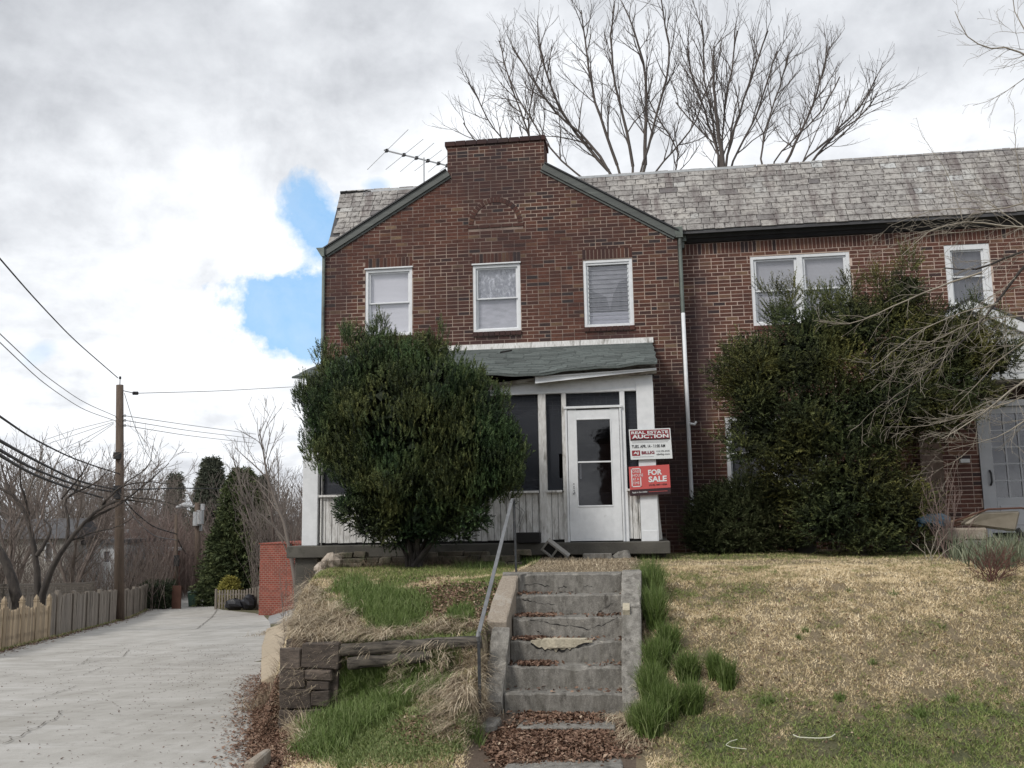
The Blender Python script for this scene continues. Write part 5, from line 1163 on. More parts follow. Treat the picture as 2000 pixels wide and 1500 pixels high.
def smooth_path(pts, n, rg, j=0.0):
    P = resample(pts, n)
    for _ in range(2): P[1:-1] = .25*P[:-2]+.5*P[1:-1]+.25*P[2:]
    if j: P[1:-1] += np.array([[rg.uniform(-j, j) for _ in range(3)] for _ in range(n-2)])
    return [tuple(p) for p in P]
# needle sprays
def sprays(P, Dr, size, rgn, K=14, nl=.26, nw=.055, flat=.5, tint=None):
    """P (n,3) bases, Dr (n,3) unit directions: each spray is a shoot with K narrow leaves, 1 triangle each"""
    n = len(P); ref = rgn.normal(size=(n, 3)); A = np.cross(Dr, ref); A /= np.linalg.norm(A, axis=1, keepdims=True)+1e-9; B = np.cross(Dr, A)
    t = (np.arange(K)+.3)/K; an = np.arange(K)*2.4
    lead = Dr[:, None]*(t[None, :, None]*size[:, None, None])
    side = A[:, None]*np.cos(an)[None, :, None]+B[:, None]*np.sin(an)[None, :, None]*flat
    tipd = side*.85+Dr[:, None]*.75
    c = P[:, None]+lead; L_ = size[:, None, None]*nl*(1.15-.6*t)[None, :, None]; tip = c+tipd*L_
    wv = np.cross(side, np.broadcast_to(Dr[:, None], side.shape))+rgn.normal(size=side.shape)*.5; wv /= np.linalg.norm(wv, axis=2, keepdims=True)+1e-9; W_ = wv*size[:, None, None]*nw
    V = np.stack([c-W_, c+W_, tip], 2).reshape(-1, 3); F_c = np.arange(n*K*3).reshape(-1, 3)
    tt = (tint[:, None]+rgn.normal(size=(n, K))*.08+(t[None]-.5)*.25).clip(0, 1).ravel()
    return V, F_c, tt
def crown(lobes, n, rgn, size, mat, name, parent, K=14, shell=(.80, 1.06), up=.75, tint_mu=.5, inner=.35, nl=.26, nw=.055, ysq=1.0, bumpy=.16, droop=0.0, tint_sd=.16):
    """lobes: (x,y,z,rx,ry,rz)"""
    lob = np.array(lobes, float); area = lob[:, 3]*lob[:, 5]+lob[:, 4]*lob[:, 5]+lob[:, 3]*lob[:, 4]; pr = area/area.sum()
    idx = rgn.choice(len(lob), n, p=pr); d = rgn.normal(size=(n, 3)); d /= np.linalg.norm(d, axis=1, keepdims=True)
    ang1, ang2 = np.arctan2(d[:, 1], d[:, 0]), d[:, 2]
    bump_ = bumpy*(vnoise(ang1*3+idx*7, ang2*5, .8, 3)+.6*vnoise(ang1*3+idx*5, ang2*5, .3, 5)-.8)
    isin = rgn.random(n) < inner; rr = np.where(isin, rgn.uniform(.35, .82, n), rgn.uniform(*shell, n)+bump_)
    P = lob[idx, :3]+d*lob[idx, 3:]*rr[:, None]
    keep = np.ones(n, bool)
    for k in range(len(lob)):
        q = (P-lob[k, :3])/lob[k, 3:]; r2 = (q**2).sum(1); keep &= ~((r2 < .36) & (idx != k) & ~isin & (lob[k, 3] > .32))
    P, d, isin, idx = P[keep], d[keep], isin[keep], idx[keep]; n = len(P)
    Dr = d*np.array([1, 1, .6])*.7+np.array([0, 0, up])+rgn.normal(size=(n, 3))*.32; Dr[:, 2] -= droop*rgn.random(n); Dr /= np.linalg.norm(Dr, axis=1, keepdims=True)
    sz = rgn.uniform(.65, 1.25, n)*size
    tn = tint_mu+rgn.normal(size=n)*tint_sd+.22*(vnoise(P[:, 0]+P[:, 1]*.5, P[:, 2], .35, 9)-.5)*2
    V, F_c, tt = sprays(P, Dr, sz, rgn, K, nl, nw, tint=tn)
    return tag(np_obj(name, V, F_c, mat, parent, tt), None)
rgn = np.random.default_rng(7)
def pl(px, py, Y, rpx, ry, rz=None, k=None):
    """lobe from a picture position on the plane Y; radii in picture px (x, z) and metres (y)"""
    c = onY(px, py, Y); s = np.linalg.norm(c-CAM)/FPX; return (c[0], c[1], c[2], rpx*s, ry, (rz or rpx)*s)
def stems(parent, base_, tips, r0, mat, rg, lvl=1, name='stem'):
    tb = Tubes(); cfg = dict(sp=[0, .22, .3], ang=(.4, .9), up=.15, len=[0, .35, .6], n=[0, 4, 5], curve=.12, trop=.03, r=[0, .006, .012], rmin=.003, start=.3)
    for t in tips:
        b = np.array(base_)+np.array([rg.uniform(-.12, .12), rg.uniform(-.1, .1), 0]); m = (b+np.array(t))/2; m[:2] = b[:2]*.62+np.array(t)[:2]*.38
        grow(tb, smooth_path([b, m, t], 7, rg, .02), r0*rg.uniform(.6, 1.1), r0*.25, lvl, rg, cfg, 5)
    V, F_c = tb.arrays(); return np_obj(name, V, F_c, mat, parent)
def puffs(lobes, per, rmin, rmax, seed, squash=.8, core=.84):
    # break each big lobe into many smaller overlapping clumps on its surface
    rg_ = random.Random(seed); out_ = []
    for (x, y, z, rx, ry, rz) in lobes:
        out_.append((x, y, z, rx*core, ry*core, rz*core)); n = max(2, int(per*(rx*rz+ry*rz)))
        for _ in range(n):
            v = [rg_.gauss(0, 1) for _ in range(3)]; v[1] -= .5; l = math.sqrt(sum(q*q for q in v)); v = [q/l for q in v]; k = rg_.uniform(.80, 1.0); r_ = rg_.uniform(rmin, rmax)
            out_.append((x+v[0]*rx*k, y+v[1]*ry*k, z+v[2]*rz*k, r_, r_, r_*squash*rg_.uniform(.8, 1.3)))
    return out_
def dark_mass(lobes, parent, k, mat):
    # dark filler leaves: inner shade put into their colour, blocking light through the crown
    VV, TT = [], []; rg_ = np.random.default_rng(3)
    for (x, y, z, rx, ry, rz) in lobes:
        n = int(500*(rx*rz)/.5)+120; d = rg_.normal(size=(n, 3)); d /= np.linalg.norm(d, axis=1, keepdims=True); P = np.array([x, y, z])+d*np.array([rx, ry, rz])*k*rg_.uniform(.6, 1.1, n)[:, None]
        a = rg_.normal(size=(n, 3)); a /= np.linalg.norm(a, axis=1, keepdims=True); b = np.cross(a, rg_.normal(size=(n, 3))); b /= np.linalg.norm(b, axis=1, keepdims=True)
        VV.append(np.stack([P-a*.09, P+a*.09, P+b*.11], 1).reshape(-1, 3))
    V = np.concatenate(VV); np_obj('inner_shade_leaves', V, np.arange(len(V)).reshape(-1, 3), mat, parent, np.full(len(V)//3, .12))
# ---- big rounded yew in front of the porch
Y1 = 12.75
bY = onY(808, 1072, Y1+.3)
y1 = thing('yew_bush', 'huge rounded dark green yew hiding the left half of the white porch', 'bush', (bY[0], Y1, 1.35))
lob1 = [pl(790, 825, Y1, 158, 1.15, 150), pl(690, 790, Y1, 88, .8, 95), pl(665, 860, Y1, 70, .7, 85), pl(910, 870, Y1, 95, .85, 100), pl(965, 900, Y1, 50, .55, 70), pl(860, 760, Y1, 85, .8, 80), pl(735, 720, Y1, 68, .65, 62), pl(800, 940, Y1, 125, .85, 82), pl(745, 960, Y1, 60, .6, 52),
        pl(885, 955, Y1, 70, .6, 58), pl(640, 790, Y1, 48, .5, 60), pl(990, 870, Y1, 30, .4, 45), pl(720, 900, Y1, 80, .75, 70), pl(800, 1000, Y1, 78, .5, 50), pl(810, 1035, Y1+.2, 60, .35, 26), pl(870, 985, Y1, 66, .5, 50), pl(985, 905, Y1, 42, .5, 60), pl(930, 800, Y1, 62, .6, 62), pl(820, 730, Y1, 70, .6, 58), pl(740, 990, Y1, 52, .5, 42), pl(950, 940, Y1, 52, .5, 50)]
crown(puffs(lob1, 15, .09, .19, 5, 1.2, .96), 31000, rgn, .105, m_yew, 'foliage', y1, K=12, up=1.5, inner=.18, nl=.36, nw=.08, bumpy=.15, tint_sd=.16, shell=(.70, 1.08))
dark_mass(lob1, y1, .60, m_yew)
tops = [pl(690, 662, Y1, 20, .3, 24), pl(740, 648, Y1, 14, .25, 24), pl(770, 680, Y1, 24, .3, 20), pl(635, 700, Y1, 20, .3, 24), pl(845, 690, Y1, 26, .3, 22), pl(600, 770, Y1, 16, .25, 28), pl(920, 755, Y1, 22, .3, 20), pl(980, 790, Y1, 16, .25, 26), pl(865, 655, Y1, 7, .15, 20), pl(745, 630, Y1, 6, .1, 20), pl(675, 655, Y1, 6, .1, 18)]
crown(tops, 900, rgn, .17, m_yew, 'top_shoots', y1, K=16, up=1.8, inner=.3, tint_mu=.6, nl=.22, nw=.04)
low = [pl(700, 1000, Y1-.2, 34, .35, 26), pl(735, 1030, Y1-.2, 30, .3, 22), pl(925, 1010, Y1-.1, 26, .3, 24), pl(900, 1040, Y1, 22, .25, 14), pl(770, 1040, Y1, 34, .3, 24), pl(845, 1035, Y1, 30, .3, 20), pl(685, 985, Y1-.2, 22, .3, 10)]
crown(low, 1900, rgn, .13, m_yew, 'low_sprays', y1, K=14, up=.25, inner=.3, tint_mu=.3, nl=.3, nw=.07)
rv = random.Random(4)
stems(y1, (bY[0], Y1+.25, 1.36), [onY(px, py, Y1+rv.uniform(-.4, .5)) for px, py in ((640, 850), (680, 780), (720, 700), (760, 700), (800, 680), (850, 740), (900, 790), (950, 850), (985, 900), (930, 980), (700, 950), (870, 900), (830, 860), (780, 840), (960, 950))], .038, m_bark_dark, rv)
# ---- olive yew by the neighbour's wall
Y2 = 14.5
y2 = thing('spreading_yew', 'tall spreading olive green yew in front of the neighbour windows', 'bush', (onY(1680, 1085, Y2)[0], Y2, 1.35))
lob2 = [pl(1565, 705, Y2, 95, .9, 75), pl(1655, 650, Y2, 82, .75, 62), pl(1590, 650, Y2, 58, .6, 44), pl(1740, 615, Y2, 56, .6, 52), pl(1770, 565, Y2, 24, .35, 34), pl(1480, 760, Y2, 72, .7, 80), pl(1470, 700, Y2, 50, .5, 45), pl(1500, 860, Y2, 75, .7, 62), pl(1590, 830, Y2, 100, .9, 95), pl(1730, 790, Y2, 110, .95, 100), pl(1800, 720, Y2, 80, .7, 70),
        pl(1870, 690, Y2, 60, .55, 60), pl(1935, 700, Y2, 46, .45, 44), pl(1890, 640, Y2, 28, .35, 36), pl(1660, 950, Y2, 95, .7, 70), pl(1740, 1000, Y2, 78, .6, 72), pl(1610, 1010, Y2, 70, .5, 55), pl(1830, 800, Y2, 55, .5, 50), pl(1560, 930, Y2, 60, .5, 50), pl(1700, 1050, Y2, 60, .4, 34), pl(1590, 790, Y2, 135, .85, 120), pl(1700, 720, Y2, 125, .8, 110), pl(1640, 920, Y2, 115, .7, 100), pl(1820, 770, Y2, 90, .6, 80), pl(1480, 740, Y2, 72, .6, 76), pl(1740, 650, Y2, 95, .65, 70), pl(1850, 700, Y2, 82, .55, 66), pl(1660, 1020, Y2, 90, .5, 60)]
crown(puffs(lob2, 8, .14, .28, 6, .62, .94), 27000, rgn, .19, m_yew2, 'foliage', y2, K=15, up=.30, inner=.16, nl=.22, nw=.048, bumpy=.2, shell=(.62, 1.12), tint_mu=.44, tint_sd=.16)
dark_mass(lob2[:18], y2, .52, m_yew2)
tops = [pl(1548, 580, Y2, 9, .2, 24), pl(1510, 570, Y2, 22, .2, 9), pl(1585, 585, Y2, 12, .2, 18), pl(1660, 565, Y2, 14, .25, 22), pl(1618, 585, Y2, 14, .2, 16), pl(1525, 610, Y2, 22, .2, 12), pl(1775, 515, Y2, 14, .2, 22), pl(1720, 545, Y2, 20, .2, 18), pl(1435, 695, Y2, 18, .25, 24), pl(1425, 740, Y2, 14, .2, 26), pl(1520, 620, Y2, 22, .2, 16), pl(1905, 610, Y2, 14, .2, 26), pl(1955, 640, Y2, 18, .2, 20), pl(1980, 690, Y2, 14, .2, 18)]
crown(tops, 1100, rgn, .24, m_yew2, 'top_shoots', y2, K=18, up=.9, inner=.3, tint_mu=.62, nl=.17, nw=.030)
stems(y2, (onY(1680, 1085, Y2)[0], Y2+.2, 1.37), [onY(px, py, Y2+rv.uniform(-.3, .6)) for px, py in ((1480, 800), (1520, 720), (1580, 640), (1640, 600), (1700, 620), (1760, 560), (1800, 700), (1860, 690), (1600, 900), (1700, 900), (1560, 980), (1740, 860), (1660, 760))], .045, m_bark, rv)
# ---- low loose evergreen by the downspout
Y3 = 15.5
y3 = thing('low_evergreen_shrub', 'low loose dark evergreen mound between the downspout and the olive yew', 'shrub', (onY(1440, 1080, Y3)[0], Y3, 1.36))
lob3 = [pl(1440, 1020, Y3, 85, .5, 62), pl(1385, 1045, Y3, 38, .4, 36), pl(1510, 1010, Y3, 60, .45, 66), pl(1470, 980, Y3, 60, .4, 44), pl(1400, 1000, Y3, 36, .35, 40)]
crown(lob3, 6500, rgn, .19, m_juniper, 'foliage', y3, K=14, up=.45, inner=.3, nl=.28, nw=.045, bumpy=.2)
stems(y3, (onY(1440, 1080, Y3)[0], Y3, 1.36), [onY(px, py, Y3) for px, py in ((1380, 1000), (1430, 970), (1480, 950), (1530, 980))], .015, m_bark_dark, rv)
# ---- grass, straw, leaves
def hit_ground(px, py):
    """vectorised: picture positions -> ground points"""
    px = np.asarray(px, float); py = np.asarray(py, float); d = F_[None]+((px-1000)/FPX)[:, None]*R_[None]-((py-750)/FPX)[:, None]*U_[None]
    P = np.full((len(px), 3), np.nan); done = np.zeros(len(px), bool); t = 5.5
    while t < 24:
        q = CAM[None]+d*t; h = H(q[:, 0], q[:, 1]); ok = (q[:, 2] < h) & ~done; P[ok] = q[ok]; P[ok, 2] = h[ok]; done |= ok; t += .03
    return P[done]
def blades(P, hgt, wid, rgn, lean=.5, ldir=None, segs=1):
    n = len(P); az = rgn.uniform(0, 2*math.pi, n); h = hgt*rgn.uniform(.5, 1.3, n); w_ = wid*rgn.uniform(.7, 1.3, n)
    s = np.stack([np.cos(az), np.sin(az), np.zeros(n)], 1); l = rgn.normal(size=(n, 3))*lean; l[:, 2] = 1
    if ldir is not None: l += np.array(ldir)
    l /= np.linalg.norm(l, axis=1, keepdims=True); tip = P+l*h[:, None]
    if segs == 1:
        V = np.stack([P-s*w_[:, None]/2, P+s*w_[:, None]/2, tip], 1).reshape(-1, 3); return V, np.arange(n*3).reshape(-1, 3), 1
    l2 = l.copy(); l2[:, 2] -= .9*rgn.random(n)*segs/2; l2 /= np.linalg.norm(l2, axis=1, keepdims=True); mid = P+l*(h*.5)[:, None]; tip = mid+l2*(h*.5)[:, None]
    V = np.stack([P-s*w_[:, None]/2, P+s*w_[:, None]/2, mid-s*w_[:, None]*.4, mid+s*w_[:, None]*.4, tip], 1).reshape(-1, 3); b = np.arange(n)[:, None]*5
    Fc = np.concatenate([b+np.array([[0, 1, 3]]), b+np.array([[0, 3, 2]]), b+np.array([[2, 3, 4]])], 1).reshape(-1, 3); return V, Fc, 3
def mk(name, P, hgt, wid, mat, tint, lean=.5, segs=1, parent=None, kind='stuff', label=None, cat=None, ldir=None, group=None):
    V, Fc, r_ = blades(P, hgt, wid, rgn, lean, ldir, segs); tt = np.repeat(np.clip(tint, 0, 1), r_)
    o = np_obj(name, V, Fc, mat, parent, tt, org=None if parent is not None else (float(P[:, 0].mean()), float(P[:, 1].mean()), float(P[:, 2].min()))); return tag(o, label, cat, group, kind)
def ground_pts(n, x0, x1, y0_, y1_):
    x = rgn.uniform(x0, x1, n); y = rgn.uniform(y0_, y1_, n); return np.stack([x, y, H(x, y)], 1)
# right lawn
P = np.concatenate([ground_pts(215000, -.02, 5.2, 6.9, 12.2), ground_pts(60000, 0, 7.6, 11.8, 15.8), ground_pts(26000, 5.2, 7.6, 9.5, 12.2)])
tn = lawn_tint(P); f_ = np.where(tn < .4, .5, 1.0); tn = tn+rgn.normal(size=len(P))*.10+f_*(.38*(vnoise(P[:, 0], P[:, 1], .035, 51)-.5)+.34*(vnoise(P[:, 0], P[:, 1], .13, 52)-.5)+.12*(vnoise(P[:, 0], P[:, 1], .5, 53)-.5))
kp = rgn.random(len(P)) > np.clip((vnoise(P[:, 0], P[:, 1], .10, 54)-.62)*3, 0, .85); P, tn = P[kp], tn[kp]
hg = np.where(tn < .42, .048, .034)
mk('lawn_grass', P, hg, .0085, m_grass, tn, lean=1.25)
# left yard
P = np.concatenate([ground_pts(60000, -4.6, -1.45, 8.95, 13.4), ground_pts(60000, -3.9, -1.45, 6.9, 8.92)]); P = P[P[:, 0] > XR_(P[:, 1])+.3]
keep = ~((P[:, 0] < -2.94) & (P[:, 1] > 8.85) & (P[:, 1] < 9.3)); P = P[keep]
tn = lawn_tint(P)+rgn.normal(size=len(P))*.18; mk('yard_grass', P, np.where(tn < .4, .05, .035), .0085, m_grass, tn, lean=1.1)
def near_px(regs, n, hgt, wid, mat, name, mu=.5, sd=.2, lean=.5, segs=2, **kw):
    PP = []
    tot = sum(rx*ry for _, _, rx, ry in regs)
    for (cx_, cy_, rx, ry) in regs:
        m = int(n*rx*ry/tot); a = rgn.uniform(0, 2*math.pi, m); r_ = np.sqrt(rgn.random(m))*(1+.25*rgn.normal(size=m)*.5); PP.append(hit_ground(cx_+rx*r_*np.cos(a), cy_+ry*r_*np.sin(a)))
    P = np.concatenate(PP); P = P[P[:, 1] < 15.9]
    return mk(name, P, hgt, wid, mat, mu+sd*rgn.normal(size=len(P)), lean=lean, segs=segs, **kw)
# lush green patches in the left yard and bank
near_px([(730, 1180, 60, 30), (780, 1190, 60, 34), (690, 1150, 40, 20), (760, 1215, 45, 20)], 9000, .12, .006, m_clump, 'long_grass', .55, .22, .35)
near_px([(935, 1105, 48, 10), (900, 1205, 26, 16), (1020, 1098, 30, 8)], 2600, .10, .006, m_clump, 'long_grass', .5, .2, .3)
near_px([(640, 1430, 60, 34), (700, 1400, 60, 30), (760, 1360, 50, 36), (830, 1330, 50, 34), (620, 1470, 50, 16), (860, 1300, 40, 26), (820, 1290, 60, 18), (700, 1300, 40, 22), (690, 1330, 44, 40), (720, 1350, 50, 30), (680, 1300, 30, 24)], 16000, .13, .0065, m_clump, 'long_grass', .55, .22, .38)
near_px([(920, 1440, 14, 16), (935, 1455, 10, 10)], 260, .16, .006, m_clump, 'long_grass', .4, .2, .25)
def strands(name, regs, n, ln, wid, mat, mu=.5, sd=.25, dirv=(0, -1, 0), spread=.8, lift=.9):
    # long dead grass blades that arch over and hang down the slope
    PP = []; tot = sum(rx*ry for _, _, rx, ry in regs)
    for (cx_, cy_, rx, ry) in regs:
        m = int(n*rx*ry/tot); a = rgn.uniform(0, 2*math.pi, m); r_ = np.sqrt(rgn.random(m)); PP.append(hit_ground(cx_+rx*r_*np.cos(a), cy_+ry*r_*np.sin(a)))
    P = np.concatenate(PP); m = len(P); tuft = vnoise(P[:, 0]*9, P[:, 1]*9, 1.0, 3)*6.28
    d = np.array(dirv)[None]+np.stack([np.cos(tuft), np.sin(tuft)*.6, np.zeros(m)], 1)*spread+rgn.normal(size=(m, 3))*.30; d[:, 2] = 0; d /= np.linalg.norm(d, axis=1, keepdims=True)+1e-9
    L_ = ln*rgn.uniform(.5, 1.25, m); up0 = rgn.uniform(.25, 1.0, m)*lift; s_ = np.cross(d, [0, 0, 1.0]); pts = [P]; cur = P.copy(); K = 5
    for k in range(K):
        u = (k+.5)/K; v = d*(.45+.75*u)+np.array([0, 0, 1.0])*(up0*(1.25-2.6*u))[:, None]; v /= np.linalg.norm(v, axis=1, keepdims=True); cur = cur+v*(L_/K)[:, None]; g = H(cur[:, 0], cur[:, 1])+.006; hang = (cur[:, 1] < 8.93) & (P[:, 1] > 8.93); cur[:, 2] = np.where(hang, cur[:, 2], np.maximum(cur[:, 2], g)); pts.append(cur.copy())
    V = []
    for k, q in enumerate(pts): w_ = wid*(1-.75*k/K); V += [q-s_*w_/2, q+s_*w_/2]
    V = np.stack(V, 1).reshape(-1, 3); b = np.arange(m)[:, None]*(2*(K+1)); F_c = np.concatenate([b+np.array([[2*k, 2*k+1, 2*k+3, 2*k+2]]) for k in range(K)], 1).reshape(-1, 4)
    tt = np.repeat(np.clip(mu+sd*rgn.normal(size=m)+.25*(vnoise(P[:, 0], P[:, 1], .12, 5)-.5), 0, 1), K)
    return tag(np_obj(name, V, F_c, mat, None, tt), kind='stuff')
strands('arching_straw', [(600, 1190, 50, 48), (570, 1225, 40, 26), (640, 1230, 80, 20), (700, 1245, 70, 12), (590, 1150, 34, 30), (680, 1205, 34, 26), (780, 1242, 80, 9), (890, 1228, 60, 14)], 4200, .27, .0065, m_straw, .48, .30, (-.2, -.7, 0), 1.3)
strands('arching_straw', [(930, 1350, 40, 50), (905, 1395, 50, 44), (870, 1340, 28, 30), (968, 1380, 26, 22)], 2600, .22, .0062, m_straw, .42, .30, (-.2, -.6, 0), 1.4)
strands('arching_straw', [(640, 1275, 60, 8), (700, 1290, 50, 12), (600, 1350, 40, 30), (600, 1268, 40, 6), (850, 1290, 60, 20), (800, 1330, 60, 26)], 800, .24, .006, m_straw, .55, .28, (-.1, -1, 0), 1.1)
strands('arching_green', [(730, 1180, 70, 34), (790, 1200, 60, 30), (640, 1430, 60, 34), (720, 1390, 70, 30), (800, 1330, 70, 30)], 1500, .20, .006, m_clump, .75, .2, (0, -1, 0), 1.2)
strands('arching_straw', [(1238, 1420, 26, 40), (1200, 1400, 20, 14), (1262, 1280, 8, 110)], 700, .16, .006, m_straw, .6, .2, (-.6, -.8, 0))
# low broad-leaved ground cover at the bottom left
near_px([(700, 1470, 120, 30), (800, 1450, 110, 40), (860, 1400, 60, 34)], 20000, .045, .016, m_clump, 'ground_cover', .92, .18, 1.2, 1)
# straw
near_px([(600, 1190, 44, 42), (570, 1225, 36, 24), (640, 1235, 70, 16), (700, 1245, 60, 12), (590, 1160, 28, 24), (660, 1200, 30, 26), (780, 1240, 70, 9), (890, 1225, 50, 14)], 7000, .13, .0055, m_straw, 'straw', .55, .28, 2.2)
near_px([(930, 1340, 45, 60), (900, 1385, 55, 50), (870, 1330, 35, 40), (965, 1370, 30, 26), (905, 1290, 30, 24), (880, 1430, 40, 26), (830, 1370, 26, 30)], 6500, .12, .0055, m_straw, 'straw', .5, .28, 2.0)
near_px([(600, 1340, 45, 26), (575, 1400, 26, 36), (640, 1310, 40, 22), (690, 1275, 40, 14), (590, 1440, 20, 20)], 3400, .20, .0055, m_straw, 'straw', .5, .25, 1.4)
near_px([(1240, 1390, 26, 40), (1230, 1440, 40, 40), (1262, 1330, 16, 60), (1255, 1240, 10, 60), (1215, 1395, 12, 16), (1120, 1100, 90, 9)], 4200, .07, .005, m_straw, 'straw', .5, .2, 1.1)
c_ = on_alley(520, 1240); P = np.stack([c_[0]+rgn.normal(size=600)*.25, c_[1]+rgn.normal(size=600)*1.2, np.full(600, c_[2])], 1); mk('straw', P, .16, .012, m_straw, .3+.2*rgn.normal(size=600), lean=1.0, segs=2)
# grey-brown wiry weeds over the rubble border
P = ground_pts(900, -4.75, -2.3, 13.1, 13.5); mk('dead_weeds', P, .24, .005, m_straw, -.1+.15*rgn.normal(size=len(P)), lean=.9, segs=2)
P = ground_pts(1300, -5.2, -4.4, 11.6, 13.6); mk('dead_weeds', P, .30, .005, m_straw, .1+.2*rgn.normal(size=len(P)), lean=.8, segs=2)
# dark clumps right of the steps: each one a plant
for k, (cx_, cy_, rx, ry, lab) in enumerate(((1272, 1150, 17, 26, 'tallest green blade clump at the top right of the steps'), (1278, 1205, 14, 22, 'narrow green clump below the tallest one right of the cheek wall'), (1305, 1262, 16, 15, 'green clump standing a little out in the dry lawn beside the cheek wall'),
                                      (1283, 1292, 18, 22, 'green clump at the middle of the row beside the lower steps'), (1272, 1345, 22, 28, 'broad green clump beside the bottom step'), (1300, 1385, 20, 22, 'dense green clump right of the bottom step end'), (1262, 1420, 26, 20, 'lowest green clump of the row by the leaf litter'),
                                      (1343, 1322, 16, 13, 'lone round green clump in the dry lawn, upper of two near the row'), (1352, 1382, 17, 14, 'lone green clump in the dry lawn, lower of two near the row'), (1397, 1322, 9, 9, 'left half of the small pair of green clumps farther out in the lawn'), (1420, 1338, 11, 11, 'right half of the small pair of green clumps farther out in the lawn'))):
    near_px([(cx_, cy_+ry*.6, rx*1.15, ry*.72)], int(420+3.4*rx*ry), .235 if k > 1 else .34, .0075, m_clump, 'grass_clump', .45, .27, .20, 2, kind=None, label=lab, cat='grass clump', group='green clumps right of the steps')
near_px([(1560, 1250, 6, 3), (1840, 1230, 5, 3), (1660, 1158, 7, 2), (1745, 1163, 8, 3), (1512, 1120, 8, 2), (1640, 1368, 10, 5), (1860, 1370, 12, 5), (1500, 1375, 12, 6), (1575, 1236, 7, 3), (1705, 1300, 7, 3), (1800, 1400, 14, 6)], 900, .07, .008, m_clump, 'weed_tufts', .55, .2, .8, 1)
P = ground_pts(5200, -1.5, -.02, 10.5, 13.9); mk('path_straw', P, .05, .006, m_straw, .45+.3*rgn.normal(size=len(P)), lean=2.2, segs=2)
# leaf litter
def leaves(name, regs, n, size=.045, mu=.45, lift=.02):
    PP = []; tot = sum(rx*ry for _, _, rx, ry in regs)
    for (cx_, cy_, rx, ry) in regs:
        m = int(n*rx*ry/tot); a = rgn.uniform(0, 2*math.pi, m); r_ = np.sqrt(rgn.random(m))*(1+.18*rgn.normal(size=m)); PP.append(hit_ground(cx_+rx*r_*np.cos(a), cy_+ry*r_*np.sin(a)))
    P = np.concatenate(PP); n = len(P); P[:, 2] += rgn.random(n)*lift+.006
    a = rgn.normal(size=(n, 3)); a[:, 2] *= .45; a /= np.linalg.norm(a, axis=1, keepdims=True); b = np.cross(a, rgn.normal(size=(n, 3))*np.array([.5, .5, 1])); b /= np.linalg.norm(b, axis=1, keepdims=True)
    s = size*rgn.uniform(.5, 1.2, n)[:, None]; c_ = np.cross(a, b)*s*.25
    V = np.stack([P-a*s*.6, P-b*s*.30+c_, P+a*s*.6, P+b*s*.30+c_], 1).reshape(-1, 3)
    return tag(np_obj(name, V, np.arange(n*4).reshape(-1, 4), m_leafl, None, np.clip(mu+.22*rgn.normal(size=n), 0, 1)), kind='stuff')
leaves('leaf_litter', [(1110, 1462, 130, 30), (1000, 1470, 50, 20), (1080, 1430, 100, 22), (1100, 1402, 90, 10), (990, 1450, 40, 22), (1180, 1440, 50, 30), (1090, 1395, 80, 6), (1010, 1490, 50, 14)], 8500)
leaves('leaf_litter', [(518, 1400, 30, 60), (508, 1460, 34, 40), (525, 1345, 20, 24), (500, 1500, 40, 20), (540, 1450, 30, 40), (516, 1300, 9, 30), (505, 1380, 14, 60)], 9500, .04)
leaves('leaf_litter', [(560, 1480, 50, 22), (900, 1180, 90, 40), (850, 1160, 60, 30), (940, 1210, 40, 20), (830, 1430, 60, 30)], 3800, .035, .6)
# grit and twigs on the alley, dirt along its edges
def scatter_alley(n, fn, size, mat, name, mu=.3):
    P = []
    for _ in range(n):
        x, y = fn(); P.append((x, y, alz(x, y)+.008))
    P = np.array(P); n = len(P); a = rgn.normal(size=(n, 3)); a[:, 2] *= .25; a /= np.linalg.norm(a, axis=1, keepdims=True); b = np.cross(a, [0, 0, 1.0]); s = size*rgn.uniform(.35, 1.5, n)[:, None]**1.3
    V = np.stack([P-a*s, P-b*s*.5+[0, 0, .004], P+a*s, P+b*s*.5+[0, 0, .006]], 1).reshape(-1, 3); tag(np_obj(name, V, np.arange(n*4).reshape(-1, 4), mat, None, np.clip(mu+.25*rgn.normal(size=n), 0, 1)), kind='stuff')
ra = random.Random(17)
def any_(): y = ra.uniform(7.4, 26); a, b = XL_(y), XR_(y); return a+(b-a)*(1-abs(ra.gauss(0, .38)) % 1), y
scatter_alley(1500, any_, .014, m_leafl, 'alley_grit', -.1)
def right_(): y = ra.uniform(7.4, 17); return XR_(y)-abs(ra.gauss(0, .16)), y
scatter_alley(1500, right_, .024, m_leafl, 'alley_leaves', .4)
def left_(): y = 19+32*ra.random()**1.3; return XL_(y)+.05+abs(ra.gauss(0, .22)), y
scatter_alley(2600, left_, .05, m_leafl, 'alley_leaves', .25)
P = []
for _ in range(2200): x, y = left_(); P.append((XL_(y)+.02+(x-XL_(y))*.5, y, Ha(y)+.01))
P = np.array(P); mk('verge_grass', P, .12, .012, m_grass, .35+.25*rgn.normal(size=len(P)), lean=.7, segs=2)
leaves('lawn_leaves', [(1700, 1300, 300, 170), (1450, 1300, 200, 120), (1600, 1450, 350, 40)], 420, .035, .5)
